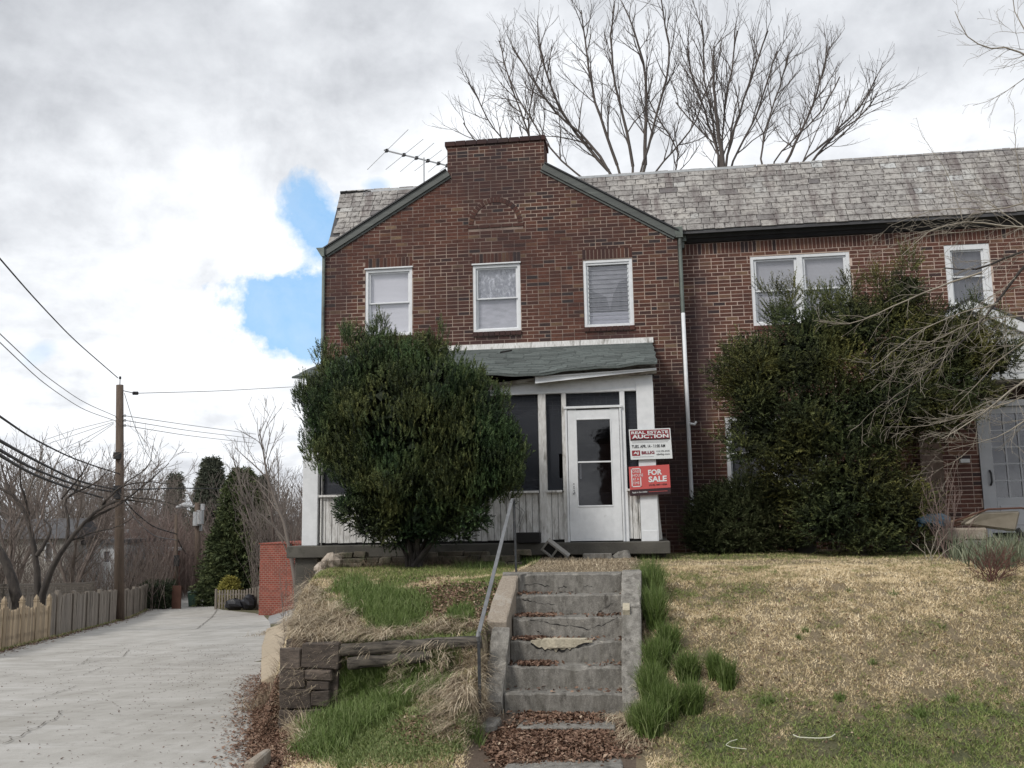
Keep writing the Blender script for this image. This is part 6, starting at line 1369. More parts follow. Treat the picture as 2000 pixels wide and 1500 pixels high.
# leaves caught on the treads
def tread_leaves(regs, n):
    PP = []
    for (px, i, w_, dn) in regs:
        zt = z0+dz*i; yf = y0+dy*i; c = onY(px, 1200, yf)[0]; m = dn; PP.append(np.stack([c+rgn.normal(size=m)*w_, yf+rgn.uniform(.02, dy+.02, m), zt+rgn.random(m)*.02+.004], 1))
    P = np.concatenate(PP); P[:, 0] = P[:, 0].clip(-1.325, -.235); n = len(P); a = rgn.normal(size=(n, 3)); a[:, 2] *= .5; a /= np.linalg.norm(a, axis=1, keepdims=True); b = np.cross(a, rgn.normal(size=(n, 3))*np.array([.5, .5, 1])); b /= np.linalg.norm(b, axis=1, keepdims=True)
    s = .04*rgn.uniform(.5, 1.3, n)[:, None]; V = np.stack([P-a*s*.6, P-b*s*.3, P+a*s*.6, P+b*s*.3], 1).reshape(-1, 3)
    tag(np_obj('step_leaves', V, np.arange(n*4).reshape(-1, 4), m_leafl, None, np.clip(.35+.22*rgn.normal(size=n), 0, 1)), kind='stuff')
tread_leaves([(1040, 1, .10, 620), (1035, 2, .12, 420), (1040, 3, .12, 330), (1180, 3, .12, 60), (1150, 2, .3, 60), (1030, 4, .12, 90), (1100, 0, .4, 60), (1190, 1, .1, 40), (1100, 4, .3, 40), (1100, 3, .4, 40)], 0)
near_px([(1040, 1268, 14, 9)], 0 or 60, .14, .006, m_leafl, 'dead_weed', .2, .1, .9, 2, kind=None, label='dead red-brown weed on the third step beside the broken patch', cat='weed')
# ---- right edge plants
near_px([(1945, 1100, 50, 16), (1985, 1085, 30, 14), (1880, 1090, 26, 10)], 900, .34, .016, m_iris, 'iris_leaves', .5, .2, .25, 2)
def twiggy(name, lab, base_, tips, r0, mat, lvl, cfg, seed, cat='shrub', group=None):
    rg = random.Random(seed); t = thing(name, lab, cat, base_); tb = Tubes()
    for tp in tips:
        b = np.array(base_)+np.array([rg.uniform(-.08, .08), rg.uniform(-.08, .08), -.03]); grow(tb, smooth_path([b, (b+np.array(tp))/2+np.array([0, 0, .05]), tp], 6, rg, .02), r0*rg.uniform(.7, 1.1), r0*.3, lvl, rg, cfg, 4)
    V, F_c = tb.arrays(); np_obj('branches', V, F_c, mat, t); return t
cf = dict(sp=[0, .035, .06, .2], ang=(.3, .9), up=.25, len=[0, .12, .25, .4], n=[0, 3, 4, 4], curve=.2, trop=.02, r=[0, .0025, .004, .006], rmin=.0015, start=.15)
b = onY(1940, 1150, 11.0); b[2] = HP(b[0], 11.0)
twiggy('barberry_shrub', 'low dense red-brown twiggy shrub at the right edge of the lawn', tuple(b), [onY(px, py, 11+rv.uniform(-.3, .3)) for px, py in ((1890, 1090), (1905, 1075), (1925, 1065), (1945, 1070), (1965, 1068), (1985, 1075), (2000, 1090), (1885, 1110), (1895, 1130), (1990, 1120), (1950, 1090), (1920, 1100), (1970, 1100), (2010, 1100), (1935, 1085))], .008, m_twig_mag, 2, cf, 61)
cf2 = dict(sp=[0, .10, .14, .2], ang=(.3, .8), up=.3, len=[0, .16, .35, .4], n=[0, 4, 5, 4], curve=.16, trop=.03, r=[0, .0035, .006, .006], rmin=.002, start=.25)
b = onY(1850, 1100, 13.4); b[2] = HP(b[0], 13.4)
twiggy('bare_bush', 'thin bare pinkish stems of a small bush between the olive yew and the stoop', tuple(b), [onY(px, py, 13.4+rv.uniform(-.3, .3)) for px, py in ((1800, 950), (1815, 930), (1835, 960), (1850, 920), (1865, 950), (1880, 960), (1795, 990), (1905, 1010), (1870, 900), (1830, 1000), (1900, 1040))], .009, m_twig_red, 2, cf2, 62)
b = onY(1820, 1090, 13.0); b[2] = HP(b[0], 13.0)
twiggy('bare_bush', 'pale straggly leaning stems nearest the lawn at the foot of the olive yew', tuple(b), [onY(px, py, 13.0+rv.uniform(-.2, .2)) for px, py in ((1800, 1040), (1835, 1030), (1890, 1050), (1860, 1030), (1780, 1060))], .007, m_twig_pale, 1, cf2, 63)
cf3 = dict(sp=[0, .05, .08], ang=(.4, 1.0), up=.2, len=[0, .14, .2], n=[0, 4, 4], curve=.25, trop=-.02, r=[0, .003, .004], rmin=.0015, start=.1)
b = onY(560, 1170, 13.2); b[2] = HP(b[0], 13.2)
twiggy('bare_bush', 'greyish tangled twiggy bush at the foot of the porch pier by the red garage', tuple(b), [onY(px, py, 13.2+rv.uniform(-.3, .3)) for px, py in ((545, 1110), (560, 1095), (580, 1100), (600, 1110), (550, 1140), (600, 1140), (575, 1125))], .007, m_twig_far, 2, dict(cf3, sp=[0, .05, .08, .1], len=[0, .14, .2, .2], n=[0, 4, 4, 4], r=[0, .003, .004, .005]), 64)
# ---- cherry tree off the right edge, its branches hanging into view
ct = thing('budding_tree', 'bare budding tree just beyond the right edge with long drooping twigs', 'tree', (5.1, 8.6, .1))
tb = Tubes(); rg = random.Random(91); YB = 8.6
cfc = dict(sp=[0, .06, .11, .20], ang=(.35, 1.0), up=.0, len=[0, .16, .40, .75], n=[0, 4, 7, 8], curve=.22, trop=-.03, r=[0, .0017, .0032, .0065], rmin=.0013, start=.08)
def on(px, py, Y=YB): return onY(px, py, Y)
hub = np.array(onY(2150, 620, YB)); T0 = (5.1, 8.6, HP(5.1, 8.6)-.1)
tb2 = Tubes(); tb2.add([tuple(p) for p in smooth_path([T0, (5.15, 8.6, 1.4), tuple(onY(2180, 760, YB)), tuple(hub)], 10, rg)], [.13, .12, .11, .10, .095, .09, .085, .08, .075, .07], 8)
tb2.add([tuple(p) for p in smooth_path([tuple(hub), tuple(onY(2160, 400, YB)), tuple(onY(2130, 150, YB)), tuple(onY(2100, -80, YB))], 10, rg)], [.07, .065, .06, .055, .05, .045, .04, .035, .03, .02], 8)
guides = [([(2150, 560), (2060, 472), (2000, 490), (1950, 505), (1917, 532), (1880, 528), (1843, 523)], .022, .006, 2, 0), ([(1917, 532), (1870, 548), (1800, 575), (1740, 600), (1690, 628), (1640, 640), (1600, 628)], .010, .003, 2, -.1),
          ([(2150, 520), (2060, 450), (2000, 510), (1950, 592), (1890, 660), (1850, 700), (1800, 740), (1740, 785), (1722, 790)], .020, .003, 3, .2), ([(2150, 680), (2060, 700), (2000, 742), (1930, 800), (1880, 830), (1840, 857)], .014, .003, 3, -.2),
          ([(2120, 180), (2060, 160), (2000, 95), (1960, 90), (1905, 100), (1880, 62), (1865, 22)], .012, .003, 2, 0), ([(2120, 200), (2030, 90), (1985, 40), (1975, -20)], .010, .003, 3, .3), ([(2120, 260), (2020, 130), (1960, 190), (1900, 206)], .008, .002, 2, .1),
          ([(2150, 480), (2050, 440), (1960, 445), (1870, 425), (1800, 455), (1760, 500)], .012, .003, 3, -.2), ([(2150, 430), (2040, 380), (1940, 420), (1850, 400), (1780, 420), (1740, 440)], .010, .002, 3, .2),
          ([(2150, 600), (2050, 640), (1960, 690), (1900, 760), (1860, 800)], .010, .002, 3, .3), ([(1950, 592), (1880, 610), (1800, 640), (1740, 690), (1700, 720)], .007, .002, 2, -.1), ([(2150, 700), (2040, 800), (1960, 850), (1900, 870), (1850, 880)], .010, .002, 3, 0),
          ([(1880, 430), (1850, 330), (1800, 270), (1790, 230)], .004, .0015, 1, .1), ([(2000, 400), (1985, 300), (1978, 200)], .005, .0015, 1, 0), ([(2060, 560), (1960, 560), (1900, 600), (1880, 660)], .007, .002, 2, .4)]
for k in range(3):
    x0_, y0_ = 2080, rg.uniform(380, 860); n_ = rg.randint(4, 5); g = [(2150, (y0_+620)/2), (x0_, y0_)]; dx_ = rg.uniform(60, 95); cur_ = y0_
    for q in range(n_): cur_ += rg.uniform(-40, 62); g.append((x0_-dx_*(q+1), cur_))
    guides.append((g, .008, .0016, 3 if k % 2 else 2, rg.uniform(-.5, .5)))
for g, ra, rb2, lv, dyy in guides:
    pts = smooth_path([on(px, py, YB+dyy*(i/len(g))) for i, (px, py) in enumerate(g)], 12, rg, .008)
    big = ra > .015
    (tb2 if big else tb).add([tuple(p) for p in pts], [ra+(rb2-ra)*i/11 for i in range(12)], 6)
    grow(tb, pts[2:], min(ra, .009)*.6, rb2*.7, lv, rg, cfc, 4)
lead_ = smooth_path([tuple(hub), tuple(onY(2160, 400, YB)), tuple(onY(2130, 150, YB)), tuple(onY(2100, -80, YB))], 10, rg)
cfx = dict(sp=[0, .12, .22, .32], ang=(.5, 1.1), up=.1, len=[0, .22, .6, 1.3], n=[0, 4, 6, 8], curve=.2, trop=-.01, r=[0, .003, .006, .014], rmin=.002, start=.1)
grow(tb2, lead_, .03, .008, 3, random.Random(12), cfx, 5)
V, F_c = tb.arrays(); np_obj('twigs', V, F_c, m_twig_pale, ct); V, F_c = tb2.arrays(); np_obj('trunk', V, F_c, m_bark_dark, ct, smooth=True)
# ---- bare trees behind the house
def big_tree(label, base_px, Y, guides, seed, cfg, mat=m_bark, r_tr=.3):
    rg = random.Random(seed); bx = onY(*base_px, Y); zb = HP(bx[0], Y); t = thing('bare_tree', label, 'tree', (bx[0], Y, zb)); tb = Tubes(); tk = Tubes(); top = (bx[0], Y, bx[2]-1.2)
    tk.add([tuple(p) for p in smooth_path([(bx[0], Y, zb-.3), (bx[0], Y, (zb+top[2])/2), top], 8, rg)], [r_tr*(1.1-.5*i/7) for i in range(8)], 8)
    for g, ra in guides:
        n = len(g); off = rg.uniform(-1.6, 1.6); pts = [top]+[tuple(onY(px, py, Y+off*(i+1)/n)) for i, (px, py) in enumerate(g)]; pts = smooth_path(pts, 14, rg, .03)
        tk.add(pts, [max(.010, ra*.50*(1-.85*i/13)) for i in range(14)], 6); grow(tb, pts[3:], ra*.5, .02, 3, rg, cfg, 4)
    V, F_c = tk.arrays(); np_obj('trunk', V, F_c, m_bark_behind, t, smooth=True); V, F_c = tb.arrays(); np_obj('branches', V, F_c, m_twig_behind, t); return t
cfb = dict(sp=[0, .20, .29, .44], ang=(.30, .80), up=.16, len=[0, .62, 1.15, 1.9], n=[0, 4, 5, 6], curve=.15, trop=.05, r=[0, .0055, .010, .022], rmin=.004, start=.10)
big_tree('large bare many-stemmed tree rising behind the chimney', (1225, 350), 27, [([(1205, 345), (1130, 270), (1085, 200), (1060, 130), (1050, 60)], .11), ([(1190, 330), (1120, 240), (1080, 230), (1040, 150), (1000, 90)], .09), ([(1215, 340), (1170, 230), (1150, 150), (1140, 60), (1135, 20)], .10), ([(1240, 345), (1225, 250), (1200, 170), (1190, 80), (1200, 10)], .10),
      ([(1262, 340), (1260, 240), (1262, 130), (1240, 60), (1215, 5)], .12), ([(1262, 300), (1290, 200), (1310, 120), (1300, 40), (1290, -10)], .08), ([(1330, 335), (1320, 280), (1280, 230), (1265, 190)], .06), ([(1080, 300), (1040, 240), (1000, 170), (985, 120)], .06), ([(1280, 330), (1350, 260), (1370, 200), (1390, 150)], .06)], 101, cfb)
big_tree('bare tree with a dark nest-like knot in its middle fork behind the slate roof', (1410, 335), 25, [([(1412, 320), (1400, 230), (1392, 150), (1395, 90)], .14), ([(1405, 300), (1370, 200), (1345, 130), (1342, 90)], .07), ([(1420, 300), (1450, 200), (1480, 110), (1500, 60)], .07), ([(1395, 250), (1375, 150), (1370, 40)], .05), ([(1430, 310), (1480, 230), (1500, 150), (1520, 100)], .06),
      ([(1400, 280), (1340, 230), (1320, 200)], .04), ([(1410, 220), (1430, 140), (1440, 60)], .05)], 102, cfb)
big_tree('bare tree leaning right behind the slate roof ridge', (1520, 330), 28, [([(1530, 320), (1570, 250), (1600, 170), (1620, 90)], .09), ([(1590, 310), (1640, 250), (1690, 200), (1712, 150)], .08), ([(1480, 320), (1500, 230), (1530, 150), (1540, 110)], .06), ([(1560, 320), (1620, 270), (1700, 215), (1715, 180)], .06), ([(1500, 320), (1560, 260), (1600, 230), (1640, 150)], .05)], 103, cfb)
big_tree('slender bare tree just left of the broad chimney', (1050, 330), 30, [([(1040, 280), (1010, 200), (985, 130), (975, 80)], .07), ([(1000, 300), (950, 230), (935, 190), (915, 160)], .05), ([(980, 320), (930, 280), (905, 240)], .04), ([(1030, 250), (1040, 180), (1060, 110)], .05)], 104, cfb)
# ------------------------------------------------------------------ alley side: fences, poles, houses, trees
rf = random.Random(55)
def fence_line(t):  # along the left edge, t = y
    return float(XL_(t))-.05, t
def boards_along(parent, ya_, yb_, h_, wdt, gap_, mat, top='gothic', name='picket', scallop=None, maxn=400, jitter=.01, thick=.02, off=0.0):
    cache = {}; y = ya_; n = 0
    def me_(hq, tq):
        k = (hq, tq)
        if k not in cache:
            m = MB(); w2 = wdt/2
            if top == 'gothic': m.prism_y([(-w2, 0), (w2, 0), (w2, hq-.05), (w2*.3, hq), (-w2*.3, hq), (-w2, hq-.05)], -thick/2, thick/2, tq)
            else: m.prism_y([(-w2, 0), (w2, 0), (w2, hq-.004), (-w2, hq)], -thick/2, thick/2, tq)
            me = bpy.data.meshes.new(name); me.from_pydata(m.v, [], m.f); a = me.attributes.new('tint', 'FLOAT', 'FACE'); a.data.foreach_set('value', np.full(len(m.f), tq, np.float32)); me.materials.append(mat); cache[k] = me
        return cache[k]
    og = ORG[parent.name]
    while y < yb_ and n < maxn:
        x, _ = fence_line(y); x += off; x2, _ = fence_line(y+.5); ang = math.atan2(.5, x2+off-x); s = (y-ya_)
        hh = h_+(scallop(s) if scallop else 0)+rf.uniform(-jitter, jitter); o = bpy.data.objects.new(name, me_(round(hh/.02)*.02, round(rf.random()*5)/5)); COL.objects.link(o); o.parent = parent
        o.location = (x-og[0], y-og[1], float(Ha(y))+.03-og[2]); o.rotation_euler = (rf.uniform(-.02, .02), 0, ang+rf.uniform(-.03, .03)); y += (wdt+gap_)*math.sin(ang); n += 1
def rails_along(parent, ya_, yb_, zs_, mat, off=-.04):
    for z_ in zs_:
        ys_ = np.linspace(ya_, yb_, max(2, int((yb_-ya_)/2.5)+1))
        for a, b in zip(ys_[:-1], ys_[1:]):
            MB().bar((fence_line(a)[0]+off, a, float(Ha(a))+z_), (fence_line(b)[0]+off, b, float(Ha(b))+z_), .04, .08).build('rail', mat, parent)
def gothic_post(parent, y, h_, mat, r_=.055):
    x, _ = fence_line(y); z_ = float(Ha(y)); mb = MB(); mb.box(x-r_, x+r_, y-r_, y+r_, z_-.1, z_+h_-.2)
    zz = z_+h_-.2
    for a, b, c, d in ((1.25, 0, 1.25, .03), (.8, .03, .95, .06), (.95, .06, .9, .10), (.9, .10, .1, .20)):
        mb.hexa([(x-r_*a, y-r_*a, zz+b), (x+r_*a, y-r_*a, zz+b), (x+r_*a, y+r_*a, zz+b), (x-r_*a, y+r_*a, zz+b), (x-r_*c, y-r_*c, zz+d), (x+r_*c, y-r_*c, zz+d), (x+r_*c, y+r_*c, zz+d), (x-r_*c, y+r_*c, zz+d)])
    mb.build('post', mat, parent)
f1 = thing('picket_fence', 'tan new wood picket fence with pointed posts at the left edge', 'fence', (fence_line(24)[0], 24, float(Ha(24))))
sc1 = lambda s: -.16*abs(math.sin(s*math.pi/1.75))
boards_along(f1, 20.5, 28.6, 1.16, .085, .03, m_woodpale, 'gothic', scallop=sc1); rails_along(f1, 20.5, 28.6, (.3, .85), m_woodpale)
for y in (21.3, 23.9, 25.6, 27.1, 28.6): gothic_post(f1, y, 1.42, m_woodpale)
f2 = thing('weathered_fence', 'grey weathered board fence running down the alley behind the utility pole', 'fence', (fence_line(38)[0], 38, float(Ha(38))))
boards_along(f2, 28.9, 51.0, 1.28, .13, .012, m_woodgrey, 'flat', 'fence_board', scallop=lambda s: .10*abs(math.cos(s*math.pi/3.0)), jitter=.03); rails_along(f2, 28.9, 51, (.3, .95), m_woodgrey)
for y in (29.6, 32, 34.4, 36.8, 39.2, 44, 46.4, 48.8, 51.0):
    x, _ = fence_line(y); MB().box(x-.05, x+.09, y-.07, y+.07, float(Ha(y)), float(Ha(y))+1.42+rf.uniform(-.03, .1)).build('post', m_woodgrey, f2)
f3 = thing('lattice_fence', 'dark lattice-topped fence standing behind the grey board fence', 'fence', (fence_line(36)[0]-2.2, 36, float(Ha(36))))
boards_along(f3, 27.5, 47, 1.55, .16, .10, m_woodgrey, 'flat', 'fence_board', off=-2.4); 
for k in range(2): rails_along(f3, 27.5, 47, (1.35+.35*k,), m_woodgrey, off=-2.4)
mb = MB()
for y in np.arange(27.5, 47, .16):
    x = fence_line(y)[0]-2.4; x2 = fence_line(y+.3)[0]-2.4; z_ = float(Ha(y))
    mb.bar((x, y, z_+1.40), (x2, y+.3, z_+1.72), .012, .035); mb.bar((x2, y+.3, z_+1.40), (x, y, z_+1.72), .012, .035)
tag(mb.build('lattice', m_woodgrey, f3), kind='stuff')
f4 = thing('far_board_fence', 'distant grey fence beyond the hedge along the alley', 'fence', (fence_line(64)[0], 64, float(Ha(64))))
boards_along(f4, 58.5, 78, 1.6, .16, .02, m_woodgrey, 'flat', 'fence_board', jitter=.08)
# cross fence with pickets and the bags
yq = 51.0; xa_, xb_ = onY(421, 1190, yq)[0], onY(505, 1190, yq)[0]; zq = float(Ha(yq))
f5 = thing('low_picket_fence', 'low grey spaced picket fence across the alley end beside the red garage', 'fence', (xa_, yq, zq))
x = xa_
while x < xb_:
    MB().box(x, x+.10, yq-.012, yq+.012, zq+.05, zq+1.08+.25*max(0, (x-xb_+.9))+rf.uniform(-.02, .02), rf.random()).build('picket', m_woodgrey, f5); x += .165
for z_ in (.3, .8): MB().box(xa_, xb_, yq+.015, yq+.05, zq+z_, zq+z_+.08).build('rail', m_woodgrey, f5)
MB().box(xa_-.05, xa_+.05, yq-.05, yq+.06, zq-.1, zq+1.15).build('post', m_woodgrey, f5)
for px, rx, rz, lab in ((458, .60, .34, 'left black rubbish bag slumped against the low picket fence'), (486, .46, .46, 'right taller black rubbish bag against the low picket fence')):
    p = onY(px, 1190, yq-.6); c = np.array([p[0], yq-.6, float(Ha(yq-.6))+rz*.85]); lump('rubbish_bag', c, rx, .35, rz, m_bag, lab, 'rubbish bag', int(px), 'rubbish bags by the picket fence')
# red brick garage end
yg = 46.0; xg0, xg1 = onY(505, 1200, yg)[0], onY(612, 1180, yg)[0]; zg = onY(505, 1203, yg)[2]; ztg = onY(505, 1063, yg)[2]
gr = thing('brick_garage', 'orange-red brick garage end wall beside the porch at the alley', 'garage', (xg0, yg, zg))
MB().box(xg0, xg1, yg, yg+6, zg-1, ztg).build('wall', m_garbrick, gr)
a, b = onY(558, 1140, yg)[0], onY(578, 1140, yg)[0]; MB().box(a, b+.8, yg-.05, yg+.02, ztg-2.6, ztg-2.05).build('recess_lintel', m_garbrick, gr); MB().box(a+.15, b+.7, yg-.03, yg-.01, ztg-3.2, ztg-2.6).build('blocked_opening', m_maroon if False else m_garbrick, gr)
MB().box(xg0-.05, xg1, yg-.04, yg+6, ztg, ztg+.06).build('coping', m_garbrick, gr)
mb = MB(); g0 = on_alley(510, 1203); xr_ = float(XR_(38)); mb.hexa([(xr_-.1, 38, float(Ha(38))-.3), (xr_+9, 36, float(Ha(36))-.3), (xg0+7, 46, zg-.4), (xg0+.6, 46, zg-.4), (xr_-.1, 38, float(Ha(38))-.02), (xr_+9, 36, float(Ha(36))+1.5), (xg0+7, 45.9, zg+1.8), (xg0+.6, 45.9, zg-.0)]); tag(mb.build('gravel_ramp', basic('gravel_grey', (.22, .22, .22), (.30, .30, .30), 20, .95, bump_s=.6, bump_scale=20)), kind='structure')
# bins
for px, py, hh, lab in ((378, 1186, .95, 'nearest green wheeled bin standing by the alley fence'), (409, 1172, 1.0, 'green wheeled bin farther down the alley, left of the far pair'), (418, 1168, 1.0, 'farthest green wheeled bin down the alley')):
    p = on_alley(px, py-2); t = thing('wheelie_bin', lab, 'bin', tuple(p), 'green bins along the alley'); x, y, z_ = p; w2 = .27
    mb = MB(); mb.hexa([(x-w2*.8, y-w2*.8, z_), (x+w2*.8, y-w2*.8, z_), (x+w2*.8, y+w2*.8, z_), (x-w2*.8, y+w2*.8, z_), (x-w2, y-w2, z_+hh*.86), (x+w2, y-w2, z_+hh*.86), (x+w2, y+w2, z_+hh*.86), (x-w2, y+w2, z_+hh*.86)]); mb.build('body', m_bin, t)
    mb = MB(); mb.hexa([(x-w2*1.1, y-w2*1.15, z_+hh*.87), (x+w2*1.1, y-w2*1.15, z_+hh*.87), (x+w2*1.1, y+w2*1.1, z_+hh*.92), (x-w2*1.1, y+w2*1.1, z_+hh*.92), (x-w2, y-w2, z_+hh*.93), (x+w2, y-w2, z_+hh*.93), (x+w2, y+w2, z_+hh), (x-w2, y+w2, z_+hh)]); mb.build('lid', m_bin, t)
    for s in (-1, 1): MB().tube([(x+s*w2*.95, y+w2*.6, z_+.12), (x+s*w2*1.1, y+w2*.6, z_+.12)], .12, 8).build('wheel', m_rubber, t)
p = on_alley(362, 1186); mb = MB(); mb.box(p[0]-.25, p[0]+.3, p[1]-1.2, p[1]-1.12, p[2], p[2]+1.35); tag(mb.build('leaning_board', m_brown), 'dark brown board leaning against the fence left of the nearest bin', 'board')
# utility pole
up = on_alley(233, 1212); UX, UY, UZ = up; UY_ = UY
pol = thing('utility_pole', 'tall brown wooden utility pole rising from the grey board fence', 'utility pole', (UX, UY, UZ))
ptop = onY(234, 752, UY); MB().tube([(UX, UY, UZ-.2), tuple((np.array([UX, UY, UZ])+ptop)/2), tuple(ptop)], [.24, .20, .165], 10).build('shaft', m_pole, pol, smooth=True)
MB().tube([tuple(ptop), tuple(ptop+np.array([0, 0, .35]))], [.03, .02], 6).build('top_pin', m_steel, pol); lump_ = MB().tube([tuple(ptop+np.array([0, 0, .30])), tuple(ptop+np.array([0, 0, .42]))], [.06, .05], 8).build('insulator', m_cable, pol)
a = onY(240, 763, UY); b = onY(262, 768, UY); mb = MB(); mb.tube([tuple(a), tuple(b)], .02, 5); 
for q in (262, 267): c = onY(q, 768, UY); mb.tube([tuple(c-np.array([.05, 0, 0])), tuple(c+np.array([.05, 0, 0]))], .09, 8)
mb.build('side_insulator', m_cable, pol)
for k, py in enumerate((812, 821, 831)):
    a = onY(226, py+3, UY); b = onY(244, py, UY); MB().tube([tuple(a), tuple(b)], .03, 5).build('bolt', m_cable, pol); c = onY(244, py, UY); MB().tube([tuple(c-np.array([0, 0, .06])), tuple(c+np.array([0, 0, .06]))], .05, 6).build('spool_insulator', m_steel, pol)
for py in (890, 955, 968): c = onY(229, py, UY-.25); MB().obox(c, (.14, 0, 0), (0, .12, 0), (0, 0, .16)).build('cable_bracket', m_cable, pol)
# ivy / wraps on the pole
# street light pole
u2 = on_alley(388, 1168); S2 = thing('street_light_pole', 'far wooden pole carrying a cobra street light and grey transformers', 'street light', tuple(u2)); t2 = onY(385, 982, u2[1])
MB().tube([tuple(u2-np.array([0, 0, .2])), tuple(t2)], [.28, .18], 8).build('shaft', m_pole, S2, smooth=True)
MB().tube([tuple(onY(385, 984, u2[1])), tuple(onY(378, 990, u2[1])), tuple(onY(370, 988, u2[1])), tuple(onY(358, 987, u2[1]))], .07, 6).build('arm', m_steel, S2)
a, b = onY(376, 988, u2[1]), onY(344, 991, u2[1]); mb = MB(); mb.tube([tuple(a), tuple((a+b)/2+np.array([0, 0, .1])), tuple(b)], [.10, .22, .08], 8); mb.build('lamp_head', m_steel, S2)
for px, py in ((384, 1013), (391, 1010)): c = onY(px, py, u2[1]-.3); MB().tube([tuple(c-np.array([0, 0, .5])), tuple(c+np.array([0, 0, .5]))], .26, 10).build('transformer', m_steel, S2)
for px, py in ((396, 990), (391, 1031)): c = onY(px, py, u2[1]); MB().obox(c, (.12, 0, 0), (0, .1, 0), (0, 0, .22)).build('cutout', m_steel, S2)
u3 = on_alley(345, 1178); S3 = thing('thin_pole', 'thin grey utility pole where the drooping cables meet', 'utility pole', tuple(u3)); t3 = onY(344, 1005, u3[1]); MB().tube([tuple(u3), tuple(t3)], [.14, .10], 8).build('shaft', m_pole, S3, smooth=True); c = onY(345, 1095, u3[1]-.2); MB().obox(c, (.15, 0, 0), (0, .12, 0), (0, 0, .35)).build('cable_bracket', m_cable, S3)
# wires
def wire(pts, r_, mat, lab, n=24, sag=0):
    """pts: (px, py, Y)"""
    P = [onY(*p) for p in pts]; P = resample(P, n)
    for _ in range(6): P[1:-1] = .25*P[:-2]+.5*P[1:-1]+.25*P[2:]
    tag(MB().tube(P, r_, 5).build('overhead_wire', mat, smooth=True), lab, 'wire', 'overhead wires along the alley')
U = UY
for pts, r_, mat, lab in (([(-20, 482, 20), (60, 575, 26), (140, 660, 33), (230, 738, U)], .022, m_cable, 'highest overhead wire falling to the very top of the wooden pole'),
    ([(-20, 633, 20), (80, 728, 28), (160, 785, 35), (226, 813, U)], .014, m_cablegrey, 'upper of the twin thin wires reaching the pole from the left'),
    ([(-20, 650, 20), (80, 745, 28), (160, 800, 35), (226, 822, U)], .014, m_cablegrey, 'lower of the twin thin wires reaching the pole from the left'),
    ([(-20, 800, 18), (60, 855, 26), (140, 895, 34), (228, 925, U), (235, 926, U)], .030, m_cable, 'single dark cable above the thick bundle left of the pole'),
    ([(-20, 850, 16), (60, 895, 25), (150, 940, 34), (228, 957, U), (233, 957, U)], .040, m_cable, 'top thick cable of the bundle crossing the bare tree'),
    ([(-20, 868, 16), (60, 914, 25), (150, 949, 34), (228, 962, U), (233, 962, U)], .040, m_cable, 'middle thick cable of the bundle crossing the bare tree'),
    ([(-20, 878, 16), (60, 925, 25), (130, 952, 32), (200, 972, U)], .040, m_cable, 'lowest thick cable of the bundle crossing the bare tree'),
    ([(268, 768, U), (420, 764, 50), (600, 754, 62)], .016, m_cable, 'thin level wire running right from the pole top to behind the yew'),
    ([(244, 812, U), (360, 829, 55), (500, 848, 75)], .018, m_cablegrey, 'upper of three wires running right from the pole'),
    ([(244, 821, U), (360, 840, 55), (500, 857, 75)], .018, m_cablegrey, 'middle of three wires running right from the pole'),
    ([(244, 831, U), (360, 850, 55), (500, 866, 75)], .018, m_cablegrey, 'lowest of three wires running right from the pole'),
    ([(236, 957, U), (350, 953, 60), (480, 956, 75)], .040, m_cable, 'dark level cable passing in front of the far evergreens'),
    ([(236, 968, U), (262, 1000, 46), (300, 1030, 52), (345, 1043, u3[1])], .035, m_cable, 'cable sagging from the pole down to the thin grey pole'),
    ([(236, 975, U), (262, 1012, 46), (300, 1048, 52), (345, 1055, u3[1])], .025, m_cablegrey, 'lower cable sagging from the pole to the thin grey pole'),
    ([(345, 1050, u3[1]), (358, 1075, 68), (372, 1092, 74), (392, 1084, u2[1])], .05, m_cable, 'short cable sagging between the thin pole and the street light'),
    ([(222, 820, U), (150, 838, 42), (85, 860, 45)], .012, m_cablegrey, 'first thin service wire fanning left from the pole'),
    ([(222, 824, U), (150, 848, 42), (90, 868, 45)], .012, m_cablegrey, 'second thin service wire fanning left from the pole'),
    ([(222, 826, U), (160, 860, 42), (105, 884, 45)], .012, m_cablegrey, 'third thin service wire fanning left from the pole'),
    ([(222, 828, U), (170, 864, 42), (118, 892, 45)], .012, m_cablegrey, 'fourth thin service wire fanning left from the pole'),
    ([(243, 768, U), (262, 830, U+3), (285, 885, U+8), (320, 930, U+14)], .014, m_cable, 'steep wire dropping right from near the pole top')): wire(pts, r_, mat, lab)
